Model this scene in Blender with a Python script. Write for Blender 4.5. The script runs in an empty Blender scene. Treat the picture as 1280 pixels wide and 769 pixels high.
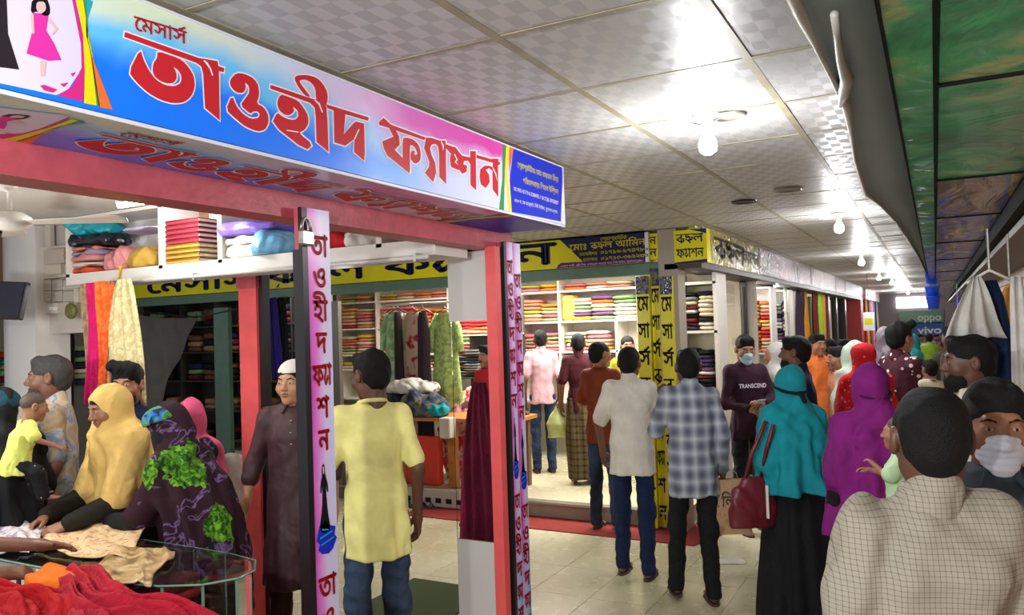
import bpy, math, random
import numpy as np
from mathutils import Vector, Matrix
from mathutils.geometry import tessellate_polygon

random.seed(7)
SC = bpy.context.scene
COL = SC.collection

# ------------------------------------------------------------------ camera
F_PX, YAW, PITCH, ROLL = 985.97, 0.4919, 0.0268, -0.0322
CAM = np.array([0.0, 0.0, 1.87])
def cam_axes():
    cy, sy = math.cos(YAW), math.sin(YAW)
    f = np.array([-sy*math.cos(PITCH), cy*math.cos(PITCH), math.sin(PITCH)])
    r = np.array([cy, sy, 0.0]); u = np.cross(r, f)
    return (math.cos(ROLL)*r + math.sin(ROLL)*u, -math.sin(ROLL)*r + math.cos(ROLL)*u, f)
AR, AU, AF = cam_axes()
cd = bpy.data.cameras.new('camera'); cam = bpy.data.objects.new('camera', cd); COL.objects.link(cam)
cd.sensor_width = 36; cd.lens = F_PX/1280*36; cd.clip_start = 0.05; cd.clip_end = 200
M = Matrix.Identity(4)
for i, v in enumerate((AR, AU, -AF)):
    for j in range(3): M[j][i] = v[j]
for j in range(3): M[j][3] = CAM[j]
cam.matrix_world = M
SC.camera = cam

def ray(x, y): return AF + AR*(x-640)/F_PX - AU*(y-384.5)/F_PX
def hit(x, y, X=None, Y=None, Z=None):      # point of the photograph on a plane of the place
    d = ray(x, y)
    t = (X-CAM[0])/d[0] if X is not None else (Y-CAM[1])/d[1] if Y is not None else (Z-CAM[2])/d[2]
    return CAM + d*t
def deep(x, y, D): return CAM + ray(x, y)*D

# ------------------------------------------------------------------ world, lights, exposure
w = bpy.data.worlds.new('world'); SC.world = w; w.use_nodes = True
w.node_tree.nodes['Background'].inputs[0].default_value = (0.80, 0.86, 1.0, 1)
w.node_tree.nodes['Background'].inputs[1].default_value = 0.5
SC.view_settings.view_transform = 'Standard'; SC.view_settings.look = 'None'
SC.view_settings.gamma = 1; SC.view_settings.use_curve_mapping = False
SC.view_settings.exposure = 0.74
def area(name, loc, size, power, color=(.98, .985, 1), rot=(0, 0, 0)):
    l = bpy.data.lights.new(name, 'AREA'); l.shape = 'RECTANGLE'; l.size, l.size_y = size; l.energy = power; l.color = color
    o = bpy.data.objects.new(name, l); o.location = loc; o.rotation_euler = rot; COL.objects.link(o); return o
def point(name, loc, power, r=.04, color=(.98, .985, 1)):
    l = bpy.data.lights.new(name, 'POINT'); l.energy = power; l.color = color; l.shadow_soft_size = r
    o = bpy.data.objects.new(name, l); o.location = loc; COL.objects.link(o); return o
point('unseen_aisle_light', (-0.8, -.4, 2.35), 120, .06)                 # the aisle behind the photographer
point('unseen_aisle_light', (-1.0, -2.8, 2.1), 130, .06)  # fill added behind the camera to lift the ceiling, no bulb of the row
area('front_shop_light', (-3.6, 1.3, 2.5), (1.8, 1.2), 12, (1, .98, .95))
point('cross_aisle_light', (-4.4, 5.2, 2.2), 15, .08)
point('cross_aisle_light', (-8.4, 5.2, 2.2), 11, .08)
point('front_shop_fill', (-4.4, 1.7, 1.95), 22, .08)  # added fill out of view, brightens the near shop ceiling and customers
area('yellow_shop_light', (-4.3, 8.4, 2.55), (3.4, .8), 100, (1, .97, .90))
area('yellow_shop_shelf_light', (-2.9, 7.75, 2.5), (1.0, .6), 30, (1, .97, .90))
area('dark_shop_light', (-8.4, 8.4, 2.5), (2.0, .6), 10)
for k in range(4):
    area('aisle_lamp_row', (-0.8, 8+5.5*k, 2.6), (.5, 3.0), 16)

# ------------------------------------------------------------------ object helpers
def link(o, parent=None):
    COL.objects.link(o)
    if parent is not None: o.parent = parent
    return o
def tag(o, label=None, cat=None, group=None, kind=None):
    if label: o['label'] = label
    if cat: o['category'] = cat
    if group: o['group'] = group
    if kind: o['kind'] = kind
    return o
def empty(name, loc=(0, 0, 0), rz=0, label=None, cat=None, group=None):
    o = bpy.data.objects.new(name, None); o.empty_display_size = .05
    COL.objects.link(o); o.location = loc; o.rotation_euler = (0, 0, rz)
    return tag(o, label, cat, group)
def mesh_np(name, V, Fc, mats, parent=None, smooth=True, mi=None):
    V = np.asarray(V, np.float32); me = bpy.data.meshes.new(name)
    Fc = np.asarray(Fc, np.int32); n, k = Fc.shape
    me.vertices.add(len(V)); me.vertices.foreach_set('co', V.ravel())
    me.loops.add(n*k); me.loops.foreach_set('vertex_index', Fc.ravel())
    me.polygons.add(n); me.polygons.foreach_set('loop_start', np.arange(0, n*k, k, dtype=np.int32))
    me.polygons.foreach_set('use_smooth', np.full(n, smooth))
    if not isinstance(mats, (list, tuple)): mats = [mats]
    for m in mats: me.materials.append(m)
    if mi is not None: me.polygons.foreach_set('material_index', np.asarray(mi, np.int32))
    me.update(calc_edges=True); me.validate()
    return link(bpy.data.objects.new(name, me), parent)
class MB:
    "collects polygons; build() links them as one mesh object"
    def __init__(s): s.v = []; s.f = []; s.m = []; s.cur = 0
    def add(s, vs, fs):
        b = len(s.v); s.v += [tuple(v) for v in vs]; s.f += [tuple(b+i for i in f) for f in fs]; s.m += [s.cur]*len(fs)
    def box(s, x0, x1, y0, y1, z0, z1, bev=0):
        if x0 > x1: x0, x1 = x1, x0
        if y0 > y1: y0, y1 = y1, y0
        if z0 > z1: z0, z1 = z1, z0
        if not bev:
            s.add([(x, y, z) for x in (x0, x1) for y in (y0, y1) for z in (z0, z1)],
                  [(0, 1, 3, 2), (4, 6, 7, 5), (0, 4, 5, 1), (2, 3, 7, 6), (0, 2, 6, 4), (1, 5, 7, 3)])
        else:
            b = bev; V = []; idx = {}
            for sx in (0, 1):
                for sy in (0, 1):
                    for sz in (0, 1):
                        c = ((x0, x1)[sx], (y0, y1)[sy], (z0, z1)[sz]); g = ((1, -1)[sx]*b, (1, -1)[sy]*b, (1, -1)[sz]*b)
                        for a in range(3):
                            p = [c[i]+g[i] for i in range(3)]; p[a] = c[a]; idx[(sx, sy, sz, a)] = len(V); V.append(p)
            Fs = []
            for a in range(3):
                o = [i for i in range(3) if i != a]
                for sa in (0, 1):
                    q = []
                    for u, v in ((0, 0), (1, 0), (1, 1), (0, 1)):
                        k = [0, 0, 0]; k[a] = sa; k[o[0]] = u; k[o[1]] = v; q.append(idx[(*k, a)])
                    Fs.append(tuple(q if (sa == 1) != (a == 1) else q[::-1]))
                for u in (0, 1):
                    for v in (0, 1):
                        k0 = [0, 0, 0]; k1 = [0, 0, 0]; k0[o[0]] = k1[o[0]] = u; k0[o[1]] = k1[o[1]] = v; k1[a] = 1
                        q = (idx[(*k0, o[0])], idx[(*k1, o[0])], idx[(*k1, o[1])], idx[(*k0, o[1])])
                        Fs.append(q)
            for sx in (0, 1):
                for sy in (0, 1):
                    for sz in (0, 1): Fs.append(tuple(idx[(sx, sy, sz, a)] for a in range(3)))
            s.add(V, Fs)
        return s
    def tube(s, pts, r, n=8, caps=True):
        pts = [Vector(p) for p in pts]; rs = r if isinstance(r, (list, tuple)) else [r]*len(pts); V = []; Fs = []
        up = Vector((0, 0, 1)); t0 = (pts[1]-pts[0]).normalized()
        a = t0.cross(up); a = a.normalized() if a.length > 1e-3 else Vector((1, 0, 0))
        for i, p in enumerate(pts):
            t = (pts[min(i+1, len(pts)-1)]-pts[max(i-1, 0)]).normalized()
            a = (a-t*a.dot(t)).normalized(); b = t.cross(a)
            for k in range(n):
                th = 2*math.pi*k/n; V.append(p+(a*math.cos(th)+b*math.sin(th))*rs[i])
        for i in range(len(pts)-1):
            for k in range(n):
                j = (k+1) % n; Fs.append((i*n+k, i*n+j, (i+1)*n+j, (i+1)*n+k))
        if caps: Fs += [tuple(range(n))[::-1], tuple((len(pts)-1)*n+k for k in range(n))]
        s.add(V, Fs); return s
    def lathe(s, prof, c=(0, 0, 0), n=24):
        V = []; Fs = []
        for (r, z) in prof:
            for k in range(n):
                th = 2*math.pi*k/n; V.append((c[0]+r*math.cos(th), c[1]+r*math.sin(th), c[2]+z))
        for i in range(len(prof)-1):
            for k in range(n):
                j = (k+1) % n; Fs.append((i*n+k, i*n+j, (i+1)*n+j, (i+1)*n+k))
        s.add(V, Fs); return s
    def build(s, name, mats, parent=None, smooth=False, loc=None, rz=0):
        me = bpy.data.meshes.new(name); me.from_pydata([tuple(map(float, v)) for v in s.v], [], s.f)
        if not isinstance(mats, (list, tuple)): mats = [mats]
        for m in mats: me.materials.append(m)
        if len(mats) > 1: me.polygons.foreach_set('material_index', s.m)
        me.polygons.foreach_set('use_smooth', [bool(smooth)]*len(me.polygons)); me.update()
        o = link(bpy.data.objects.new(name, me), parent)
        if loc is not None: o.location = loc
        if rz: o.rotation_euler = (0, 0, rz)
        return o
def box(name, m, x0, x1, y0, y1, z0, z1, parent=None, bev=0): return MB().box(x0, x1, y0, y1, z0, z1, bev).build(name, m, parent)
def copy_of(o, parent=None, loc=None, rz=None):
    c = o.copy(); COL.objects.link(c); c.parent = parent
    if loc is not None: c.location = loc
    if rz is not None: c.rotation_euler = (0, 0, rz)
    for ch in list(o.children): copy_of(ch, c)
    return c

# ------------------------------------------------------------------ materials
def new_mat(name):
    m = bpy.data.materials.new(name); m.use_nodes = True; nt = m.node_tree
    return m, nt, nt.nodes['Principled BSDF']
def lin(c): return tuple((v/12.92 if v <= .04045 else ((v+.055)/1.055)**2.4) for v in c)
def rgb(r, g, b): return lin((r/255, g/255, b/255))+(1,)
_mc = {}
def N(nt, typ, **kw):
    n = nt.nodes.new(typ)
    for k, v in kw.items():
        if k.startswith('i_'): n.inputs[k[2:].replace('_', ' ')].default_value = v
        else: setattr(n, k, v)
    return n
def ramp(nt, fac, stops, interp='LINEAR'):
    r = nt.nodes.new('ShaderNodeValToRGB'); r.color_ramp.interpolation = interp
    e = r.color_ramp.elements
    while len(e) > 1: e.remove(e[-1])
    e[0].position = stops[0][0]; e[0].color = stops[0][1]
    for p, c in stops[1:]:
        x = e.new(p); x.color = c
    nt.links.new(fac, r.inputs[0]); return r.outputs[0]
def mat(name, col, rough=.6, metal=0, bump=0, bscale=60, mottle=0, mscale=4, spec=.5, sheen=0, coords='Object', coat=0):
    if name in _mc: return _mc[name]
    m, nt, b = new_mat(name); b.inputs['Base Color'].default_value = col; b.inputs['Roughness'].default_value = rough
    b.inputs['Metallic'].default_value = metal; b.inputs['Specular IOR Level'].default_value = spec
    if sheen: b.inputs['Sheen Weight'].default_value = sheen
    if coat: b.inputs['Coat Weight'].default_value = coat; b.inputs['Coat Roughness'].default_value = .12
    tc = N(nt, 'ShaderNodeTexCoord')
    if mottle:
        n = N(nt, 'ShaderNodeTexNoise', i_Scale=mscale, i_Detail=5); nt.links.new(tc.outputs[coords], n.inputs['Vector'])
        d = tuple(max(0, c*(1-mottle)) for c in col[:3])+(1,); l = tuple(min(1, c*(1+mottle)) for c in col[:3])+(1,)
        nt.links.new(ramp(nt, n.outputs[0], [(.3, d), (.7, l)]), b.inputs['Base Color'])
    if bump:
        n = N(nt, 'ShaderNodeTexNoise', i_Scale=bscale, i_Detail=4); nt.links.new(tc.outputs[coords], n.inputs['Vector'])
        bp = N(nt, 'ShaderNodeBump', i_Strength=bump, i_Distance=.01); nt.links.new(n.outputs[0], bp.inputs['Height'])
        nt.links.new(bp.outputs[0], b.inputs['Normal'])
    _mc[name] = m; return m
def glow(name, col, s):
    m, nt, b = new_mat(name); b.inputs['Base Color'].default_value = col; b.inputs['Emission Color'].default_value = col
    b.inputs['Emission Strength'].default_value = s; return m
def cloth(name, col, rough=.85, pattern=None, **k):
    "fabric: plain, or pattern = function(nt, vector socket) -> colour socket"
    if name in _mc: return _mc[name]
    m, nt, b = new_mat(name); b.inputs['Roughness'].default_value = rough; b.inputs['Base Color'].default_value = col
    b.inputs['Specular IOR Level'].default_value = k.get('spec', .3)
    tc = N(nt, 'ShaderNodeTexCoord'); v = tc.outputs['Object']
    if pattern: nt.links.new(pattern(nt, v), b.inputs['Base Color'])
    else:
        n = N(nt, 'ShaderNodeTexNoise', i_Scale=9, i_Detail=5); nt.links.new(v, n.inputs['Vector'])
        q = k.get('var', .12)
        nt.links.new(ramp(nt, n.outputs[0], [(.3, tuple(c*(1-q) for c in col[:3])+(1,)), (.7, tuple(min(1, c*(1+q)) for c in col[:3])+(1,))]), b.inputs['Base Color'])
    n1 = N(nt, 'ShaderNodeTexNoise', i_Scale=k.get('fold', 7), i_Detail=2, i_Distortion=1.2); nt.links.new(v, n1.inputs['Vector'])
    bp = N(nt, 'ShaderNodeBump', i_Strength=k.get('bump', .5), i_Distance=.03); nt.links.new(n1.outputs[0], bp.inputs['Height'])
    n2 = N(nt, 'ShaderNodeTexNoise', i_Scale=300, i_Detail=2); nt.links.new(v, n2.inputs['Vector'])
    b2 = N(nt, 'ShaderNodeBump', i_Strength=.15, i_Distance=.002); nt.links.new(n2.outputs[0], b2.inputs['Height']); nt.links.new(bp.outputs[0], b2.inputs['Normal'])
    nt.links.new(b2.outputs[0], b.inputs['Normal'])
    _mc[name] = m; return m
def axis_of(nt, v, a):
    s = N(nt, 'ShaderNodeSeparateXYZ'); nt.links.new(v, s.inputs[0]); return s.outputs[a]
def mth(nt, op, a, b=None, c=None):
    n = N(nt, 'ShaderNodeMath', operation=op)
    for i, x in enumerate((a, b, c)):
        if x is None: continue
        if isinstance(x, (int, float)): n.inputs[i].default_value = x
        else: nt.links.new(x, n.inputs[i])
    return n.outputs[0]
def mixc(nt, f, a, b):
    n = N(nt, 'ShaderNodeMix', data_type='RGBA')
    nt.links.new(f, n.inputs[0]) if not isinstance(f, (int, float)) else setattr(n.inputs[0], 'default_value', f)
    for i, x in ((6, a), (7, b)):
        if isinstance(x, tuple): n.inputs[i].default_value = x
        else: nt.links.new(x, n.inputs[i])
    return n.outputs[2]
def stripes(nt, coord, period, width):           # 1 on thin lines
    return mth(nt, 'LESS_THAN', mth(nt, 'FRACT', mth(nt, 'DIVIDE', coord, period)), width)
def checks(base, line, p=.014, wd=.22, use=(0, 2), soft=None):
    def f(nt, v):
        a = stripes(nt, axis_of(nt, v, use[0]), p, wd); b = stripes(nt, axis_of(nt, v, use[1]), p, wd)
        s = mth(nt, 'MULTIPLY', mth(nt, 'ADD', a, b), .5); return mixc(nt, s, base, line)
    return f
def blotch(stops, scale=6, detail=3, dist=.6, voro=False):
    def f(nt, v):
        if voro:
            n = N(nt, 'ShaderNodeTexVoronoi', i_Scale=scale); nt.links.new(v, n.inputs['Vector']); return ramp(nt, n.outputs['Distance'], stops, 'CONSTANT')
        n = N(nt, 'ShaderNodeTexNoise', i_Scale=scale, i_Detail=detail, i_Distortion=dist); nt.links.new(v, n.inputs['Vector'])
        return ramp(nt, n.outputs[0], stops)
    return f

def N2(nt, v, scale, kind):
    if kind == 'VORO': n = N(nt, 'ShaderNodeTexVoronoi', i_Scale=scale); nt.links.new(v, n.inputs['Vector']); return n.outputs['Distance']
    n = N(nt, 'ShaderNodeTexNoise', i_Scale=scale, i_Detail=3, i_Distortion=1.2); nt.links.new(v, n.inputs['Vector']); return n.outputs[0]
# ------------------------------------------------------------------ soft-body modelling: distance fields turned into smooth meshes
def snets(Fd, o, h):
    S = Fd < 0
    c = [S[i:S.shape[0]-1+i, j:S.shape[1]-1+j, k:S.shape[2]-1+k] for i in (0, 1) for j in (0, 1) for k in (0, 1)]
    A = np.zeros(c[0].shape, np.int8)
    for q in c: A += q
    act = (A > 0) & (A < 8); I = np.argwhere(act); n = len(I)
    idx = np.full(act.shape, -1, np.int32); idx[act] = np.arange(n)
    i, j, k = I.T; P = np.zeros((n, 3)); cnt = np.zeros(n)
    def fv(a, b, cc): return Fd[i+a, j+b, k+cc]
    for ax in range(3):
        for u in (0, 1):
            for v in (0, 1):
                p0 = [u, v]; p0.insert(ax, 0); p1 = [u, v]; p1.insert(ax, 1)
                f0 = fv(*p0); f1 = fv(*p1); m = (f0 < 0) != (f1 < 0)
                t = np.where(m, f0/np.where(m, f0-f1, 1), 0)
                for a in range(3):
                    P[:, a] += np.where(m, (t if a == ax else p0[a]), 0)
                cnt += m
    V = (I+P/cnt[:, None])*h+np.array(o)
    Q = []
    sh = Fd.shape
    for ax in range(3):
        s0 = [slice(None)]*3; s1 = [slice(None)]*3; s0[ax] = slice(0, sh[ax]-1); s1[ax] = slice(1, sh[ax])
        a0 = S[tuple(s0)]; ch = a0 != S[tuple(s1)]
        E = np.argwhere(ch); o1, o2 = [(1, 2), (2, 0), (0, 1)][ax]
        E = E[(E[:, o1] > 0) & (E[:, o2] > 0) & (E[:, o1] < sh[o1]-1) & (E[:, o2] < sh[o2]-1)]
        if not len(E): continue
        ins = a0[tuple(E.T)]
        def cell(d1, d2):
            X = E.copy(); X[:, o1] -= d1; X[:, o2] -= d2; return idx[tuple(X.T)]
        q = np.stack([cell(1, 1), cell(0, 1), cell(0, 0), cell(1, 0)], -1)
        q[~ins] = q[~ins][:, ::-1]; Q.append(q)
    return V, np.concatenate(Q)
class Field:
    def __init__(s, lo, hi, h):
        s.h = h; s.o = np.array(lo, float)-2*h; n = np.ceil((np.array(hi)-s.o)/h).astype(int)+3
        s.n = n; s.F = np.full(n, 1.0, np.float32)
        s.ax = [s.o[a]+np.arange(n[a])*h for a in range(3)]
    def _sub(s, lo, hi):
        sl = []
        for a in range(3):
            i0 = max(0, int((lo[a]-s.o[a])/s.h)-1); i1 = min(s.n[a], int((hi[a]-s.o[a])/s.h)+3)
            if i1 <= i0: return None, None
            sl.append(slice(i0, i1))
        return tuple(sl), (s.ax[0][sl[0]][:, None, None], s.ax[1][sl[1]][None, :, None], s.ax[2][sl[2]][None, None, :])
    def op(s, fn, lo, hi, k=.03, mode='add'):
        e = k+3*s.h; sl, g = s._sub([v-e for v in lo], [v+e for v in hi])
        if sl is None: return s
        d = fn(*g); f = s.F[sl]
        if mode == 'add':
            if k > 0: hh = np.maximum(k-np.abs(f-d), 0)/k; s.F[sl] = np.minimum(f, d)-hh*hh*k/4
            else: s.F[sl] = np.minimum(f, d)
        else:
            if k > 0: hh = np.maximum(k-np.abs(f+d), 0)/k; s.F[sl] = np.maximum(f, -d)+hh*hh*k/4
            else: s.F[sl] = np.maximum(f, -d)
        return s
    def cone(s, a, b, ra, rb, k=.03, mode='add', flat=None):
        a = np.array(a, float); b = np.array(b, float); ab = b-a; L2 = max(ab@ab, 1e-9); R = max(ra, rb)
        def fn(x, y, z):
            t = np.clip(((x-a[0])*ab[0]+(y-a[1])*ab[1]+(z-a[2])*ab[2])/L2, 0, 1)
            return np.sqrt((x-a[0]-t*ab[0])**2+(y-a[1]-t*ab[1])**2+(z-a[2]-t*ab[2])**2)-(ra+t*(rb-ra))
        return s.op(fn, np.minimum(a, b)-R, np.maximum(a, b)+R, k, mode)
    def chain(s, pts, rs, k=.03):
        for i in range(len(pts)-1): s.cone(pts[i], pts[i+1], rs[i], rs[i+1], k)
        return s
    def ell(s, c, r, k=.03, mode='add', rot=None):
        c = np.array(c, float); r = np.array(r, float); m = r.min()
        R = np.array(Matrix.Rotation(rot[1], 3, rot[0])) if rot else None
        def fn(x, y, z):
            x, y, z = x-c[0], y-c[1], z-c[2]
            if R is not None: x, y, z = (R[0, 0]*x+R[1, 0]*y+R[2, 0]*z, R[0, 1]*x+R[1, 1]*y+R[2, 1]*z, R[0, 2]*x+R[1, 2]*y+R[2, 2]*z)
            q = np.sqrt((x/r[0])**2+(y/r[1])**2+(z/r[2])**2); g = np.sqrt((x/r[0]**2)**2+(y/r[1]**2)**2+(z/r[2]**2)**2)+1e-6
            return q*(q-1)/g
        M_ = r.max() if rot else r
        return s.op(fn, c-M_, c+M_, k, mode)
    def loft(s, secs, k=.03, fold=None, p=2.3, mode='add'):
        "secs: (z, cx, cy, rx, ry) upward"
        S = np.array(sorted(secs), float); z0, z1 = S[0, 0], S[-1, 0]
        def fn(x, y, z):
            zz = np.clip(z, z0, z1)
            cx, cy, rx, ry = (np.interp(zz, S[:, 0], S[:, i]) for i in range(1, 5))
            X = (x-cx)/rx; Y = (y-cy)/ry
            q = (np.abs(X)**p+np.abs(Y)**p)**(1/p); d = (q-1)*np.minimum(rx, ry)
            if fold is not None: d = d+fold(X, Y, z, np.arctan2(Y, X))
            e = np.maximum(z0-z, z-z1)
            return np.where((d > 0) & (e > 0), np.sqrt(np.maximum(d, 0)**2+np.maximum(e, 0)**2), np.maximum(d, e))
        R = np.array([S[:, 3].max()*1.15, S[:, 4].max()*1.15])
        return s.op(fn, (S[:, 1].min()-R[0], S[:, 2].min()-R[1], z0), (S[:, 1].max()+R[0], S[:, 2].max()+R[1], z1), k, mode)
    def rumple(s, amp=.004, sc=14, seed=0, stretch=(1, 1, .6), dirn=0):
        rr = np.random.RandomState(seed); x, y, z = s.ax[0][:, None, None], s.ax[1][None, :, None], s.ax[2][None, None, :]
        T = 0
        for i in range(4):
            a = rr.uniform(-1, 1, 3)*sc*np.array(stretch)*(1+.5*i); ph = rr.uniform(0, 6, 2)
            b = rr.uniform(-1, 1, 3)*sc*.6
            T = T+np.sin(a[0]*x+a[1]*y+a[2]*z+ph[0]+1.6*np.sin(b[0]*x+b[1]*y+b[2]*z+ph[1]))/(1+.4*i)
        s.F = s.F+(amp*T).astype(np.float32); return s
    def cut(s, fn):     # keep where fn <= 0
        x, y, z = s.ax[0][:, None, None], s.ax[1][None, :, None], s.ax[2][None, None, :]
        s.F = np.maximum(s.F, fn(x, y, z)).astype(np.float32); return s
    def mesh(s):
        for a in range(3):
            sl = [slice(None)]*3
            for e in (0, -1): sl[a] = e; s.F[tuple(sl)] = np.maximum(s.F[tuple(sl)], .01)
        return snets(s.F, s.o, s.h)
def join(*parts):
    V = []; Q = []; b = 0
    for v, q in parts: V.append(v); Q.append(q+b); b += len(v)
    return np.concatenate(V), np.concatenate(Q)
def xf(vq, M3, t, s=1.0, flip=False):
    v, q = vq; return (v*s)@np.array(M3, float).T+np.array(t, float), (q[:, ::-1] if flip else q)
# ------------------------------------------------------------------ people
_cache = {}
def head_skin(h):
    k = ('hs', h)
    if k in _cache: return _cache[k]
    f = Field((-.1, -.12, -.2), (.1, .14, .13), h)
    f.ell((0, -.018, .032), (.073, .092, .082), .01)
    f.ell((0, .022, -.035), (.057, .064, .076), .045)
    f.cone((-.035, -.0, -.065), (.035, -.0, -.065), .026, .026, .04)
    f.ell((0, .066, -.092), (.024, .020, .020), .03)
    f.cone((-.030, .076, .027), (.030, .076, .027), .011, .011, .02)
    for s in (-1, 1):
        f.ell((s*.031, .088, .006), (.017, .013, .012), .014, 'sub')
        f.ell((s*.031, .0735, .005), (.0155, .0135, .0125), .006)
        f.ell((s*.043, .055, -.028), (.022, .022, .022), .03)
        f.ell((s*.080, -.010, -.002), (.011, .020, .033), .01)
        f.ell((s*.088, -.004, .004), (.006, .009, .016), .006, 'sub')
        f.ell((s*.011, .094, -.030), (.009, .010, .008), .008)
    f.cone((0, .082, .014), (0, .104, -.024), .008, .0115, .012)
    f.ell((0, .083, -.053), (.023, .012, .006), .008); f.ell((0, .081, -.065), (.020, .012, .007), .008)
    f.cone((0, -.02, -.05), (0, -.026, -.145), .051, .050, .03)
    _cache[k] = f.mesh(); return _cache[k]
def hair_mesh(h, style):
    k = ('hair', h, style)
    if k in _cache: return _cache[k]
    f = Field((-.12, -.14, -.12), (.12, .14, .17), h)
    if style == 'short':
        f.ell((0, -.020, .040), (.0795, .098, .086), .01); f.ell((0, -.045, -.02), (.062, .066, .062), .03); f.cone((-.035, .052, .088), (.045, .05, .095), .024, .026, .03)
        f.ell((0, .125, -.012), (.085, .055, .085), .012, 'sub')
        f.cone((0, .11, -.09), (0, .0, -.155), .07, .075, .02, 'sub')
        for s in (-1, 1): f.ell((s*.085, .045, -.03), (.03, .046, .055), .012, 'sub'); f.ell((s*.088, -.006, -.02), (.024, .032, .048), .008, 'sub')
        f.rumple(.0016, 90, 3)
    elif style == 'crop':
        f.ell((0, -.018, .036), (.0785, .098, .086), .01); f.ell((0, -.045, -.02), (.062, .066, .062), .03)
        f.ell((0, .125, .002), (.085, .055, .085), .012, 'sub'); f.cone((0, .11, -.09), (0, .0, -.155), .07, .075, .02, 'sub')
        for s in (-1, 1): f.ell((s*.085, .045, -.03), (.03, .05, .06), .012, 'sub'); f.ell((s*.088, -.006, -.02), (.026, .034, .05), .008, 'sub')
        f.rumple(.001, 90, 5)
    elif style == 'big':
        f.ell((0, -.018, .046), (.084, .102, .090), .01); f.ell((0, -.045, -.02), (.064, .068, .064), .03); f.cone((-.05, .065, .098), (.055, .06, .11), .030, .034, .03)
        f.ell((0, .135, -.020), (.09, .055, .085), .012, 'sub'); f.cone((0, .11, -.10), (0, .0, -.155), .07, .075, .02, 'sub')
        for s in (-1, 1): f.ell((s*.09, .045, -.04), (.03, .05, .06), .012, 'sub')
        f.rumple(.003, 70, 9)
    elif style == 'baby':
        f.ell((0, -.018, .034), (.075, .094, .0835), .01); f.ell((0, .11, -.02), (.09, .055, .12), .012, 'sub'); f.cone((0, .10, -.10), (0, -.01, -.13), .07, .09, .02, 'sub')
    elif style == 'nape':       # woman's hair under a scarf edge
        f.ell((0, -.010, .036), (.077, .092, .084), .01); f.ell((0, .12, -.02), (.07, .05, .09), .012, 'sub'); f.cone((0, .10, -.10), (0, -.01, -.14), .07, .08, .02, 'sub')
    elif style == 'skullcap':
        f.ell((0, -.020, .045), (.083, .100, .083), .01); f.cut(lambda x, y, z: (.062-z-.10*(y+.0))*.98)
    _cache[k] = f.mesh(); return _cache[k]
def bits(h, what):
    k = ('bit', h, what)
    if k in _cache: return _cache[k]
    h2 = min(h, .004)
    f = Field((-.09, .0, -.13), (.09, .13, .06), h2)
    if what == 'eyes':
        for s in (-1, 1): f.ell((s*.031, .0765, .004), (.0125, .0125, .0065), .0)
    elif what == 'iris':
        for s in (-1, 1): f.ell((s*.031, .0865, .0045), (.0055, .0045, .0058), .0)
    elif what == 'brows':
        for s in (-1, 1): f.cone((s*.014, .0885, .0235), (s*.032, .0865, .030), .0030, .0034, .004); f.cone((s*.032, .0865, .030), (s*.050, .073, .022), .0034, .0022, .004)
    elif what == 'lips':
        f.ell((0, .086, -.053), (.022, .0115, .0055), .003); f.ell((0, .084, -.0645), (.019, .0115, .0065), .003)
    elif what == 'beard':
        f.ell((0, .030, -.062), (.062, .066, .062), .01); f.ell((0, .062, -.098), (.036, .032, .032), .03)
        f.ell((0, .092, -.035), (.030, .03, .014), .01, 'sub'); f.ell((0, .10, -.0585), (.021, .03, .009), .006, 'sub'); f.cone((0, .07, .03), (0, .09, -.012), .062, .05, .01, 'sub')
        for s in (-1, 1): f.ell((s*.04, .085, -.02), (.03, .03, .026), .01, 'sub')
        f.cut(lambda x, y, z: .018-y-0*z); f.rumple(.0012, 120, 2)
    elif what == 'moustache':
        f.cone((0, .100, -.043), (.022, .090, -.050), .0045, .0035, .004); f.cone((0, .100, -.043), (-.022, .090, -.050), .0045, .0035, .004)
    elif what == 'mask':
        f = Field((-.10, -.03, -.14), (.10, .14, .03), max(h2, .004))
        f.ell((0, .025, -.042), (.064, .0755, .078), .01); f.cone((0, .092, -.012), (0, .108, -.03), .014, .016, .03); f.ell((0, .072, -.098), (.030, .022, .022), .03)
        f.cut(lambda x, y, z: .028-y+0*x+0*z); f.cut(lambda x, y, z: z+.006+.25*np.abs(x)+0*y)
        f.F = f.F+(.0013*np.sin(f.ax[2][None, None, :]*330)).astype(np.float32)
    _cache[k] = f.mesh(); return _cache[k]
def hand_mesh(pose):
    "right hand hanging down -Z from the wrist at 0; palm faces -X, thumb towards +Y"
    if ('hand', pose) in _cache: return _cache[('hand', pose)]
    curl = {'relax': (20, 28, 20), 'grip': (70, 80, 45), 'flat': (4, 8, 6), 'hold': (40, 50, 30)}[pose]
    f = Field((-.10, -.07, -.21), (.03, .09, .06), .0042)
    f.cone((0, 0, .05), (0, 0, -.01), .026, .024, .01)
    for y, l in ((.027, .084), (.009, .088), (-.009, .085), (-.026, .078)):
        f.cone((0, y*.45, -.005), (0, y, -l+.006), .0155, .0115, .016)
    for y, z, L in ((.0295, -.084, .066), (.0095, -.088, .074), (-.0105, -.085, .069), (-.0295, -.077, .054)):
        p = np.array((0., y, z+.004)); a = 0; r = .0092
        for seg, fr in enumerate((.45, .31, .24)):
            a += math.radians(curl[seg]+(0 if y > .02 else 3)); q = p+np.array((-math.sin(a), y*.12*(pose in ('flat', 'relax')), -math.cos(a)))*L*fr
            f.cone(p, q, r, r*.9, .003); p = q; r *= .9
    tp = [(-.006, .02, -.018), (-.020, .045, -.048), (-.030, .054, -.074), (-.038, .052, -.096)] if pose != 'flat' else [(0, .02, -.018), (-.006, .050, -.044), (-.010, .066, -.068), (-.012, .074, -.090)]
    f.chain(tp, (.016, .0125, .0105, .0085), .01)
    _cache[('hand', pose)] = f.mesh(); return _cache[('hand', pose)]
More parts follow.
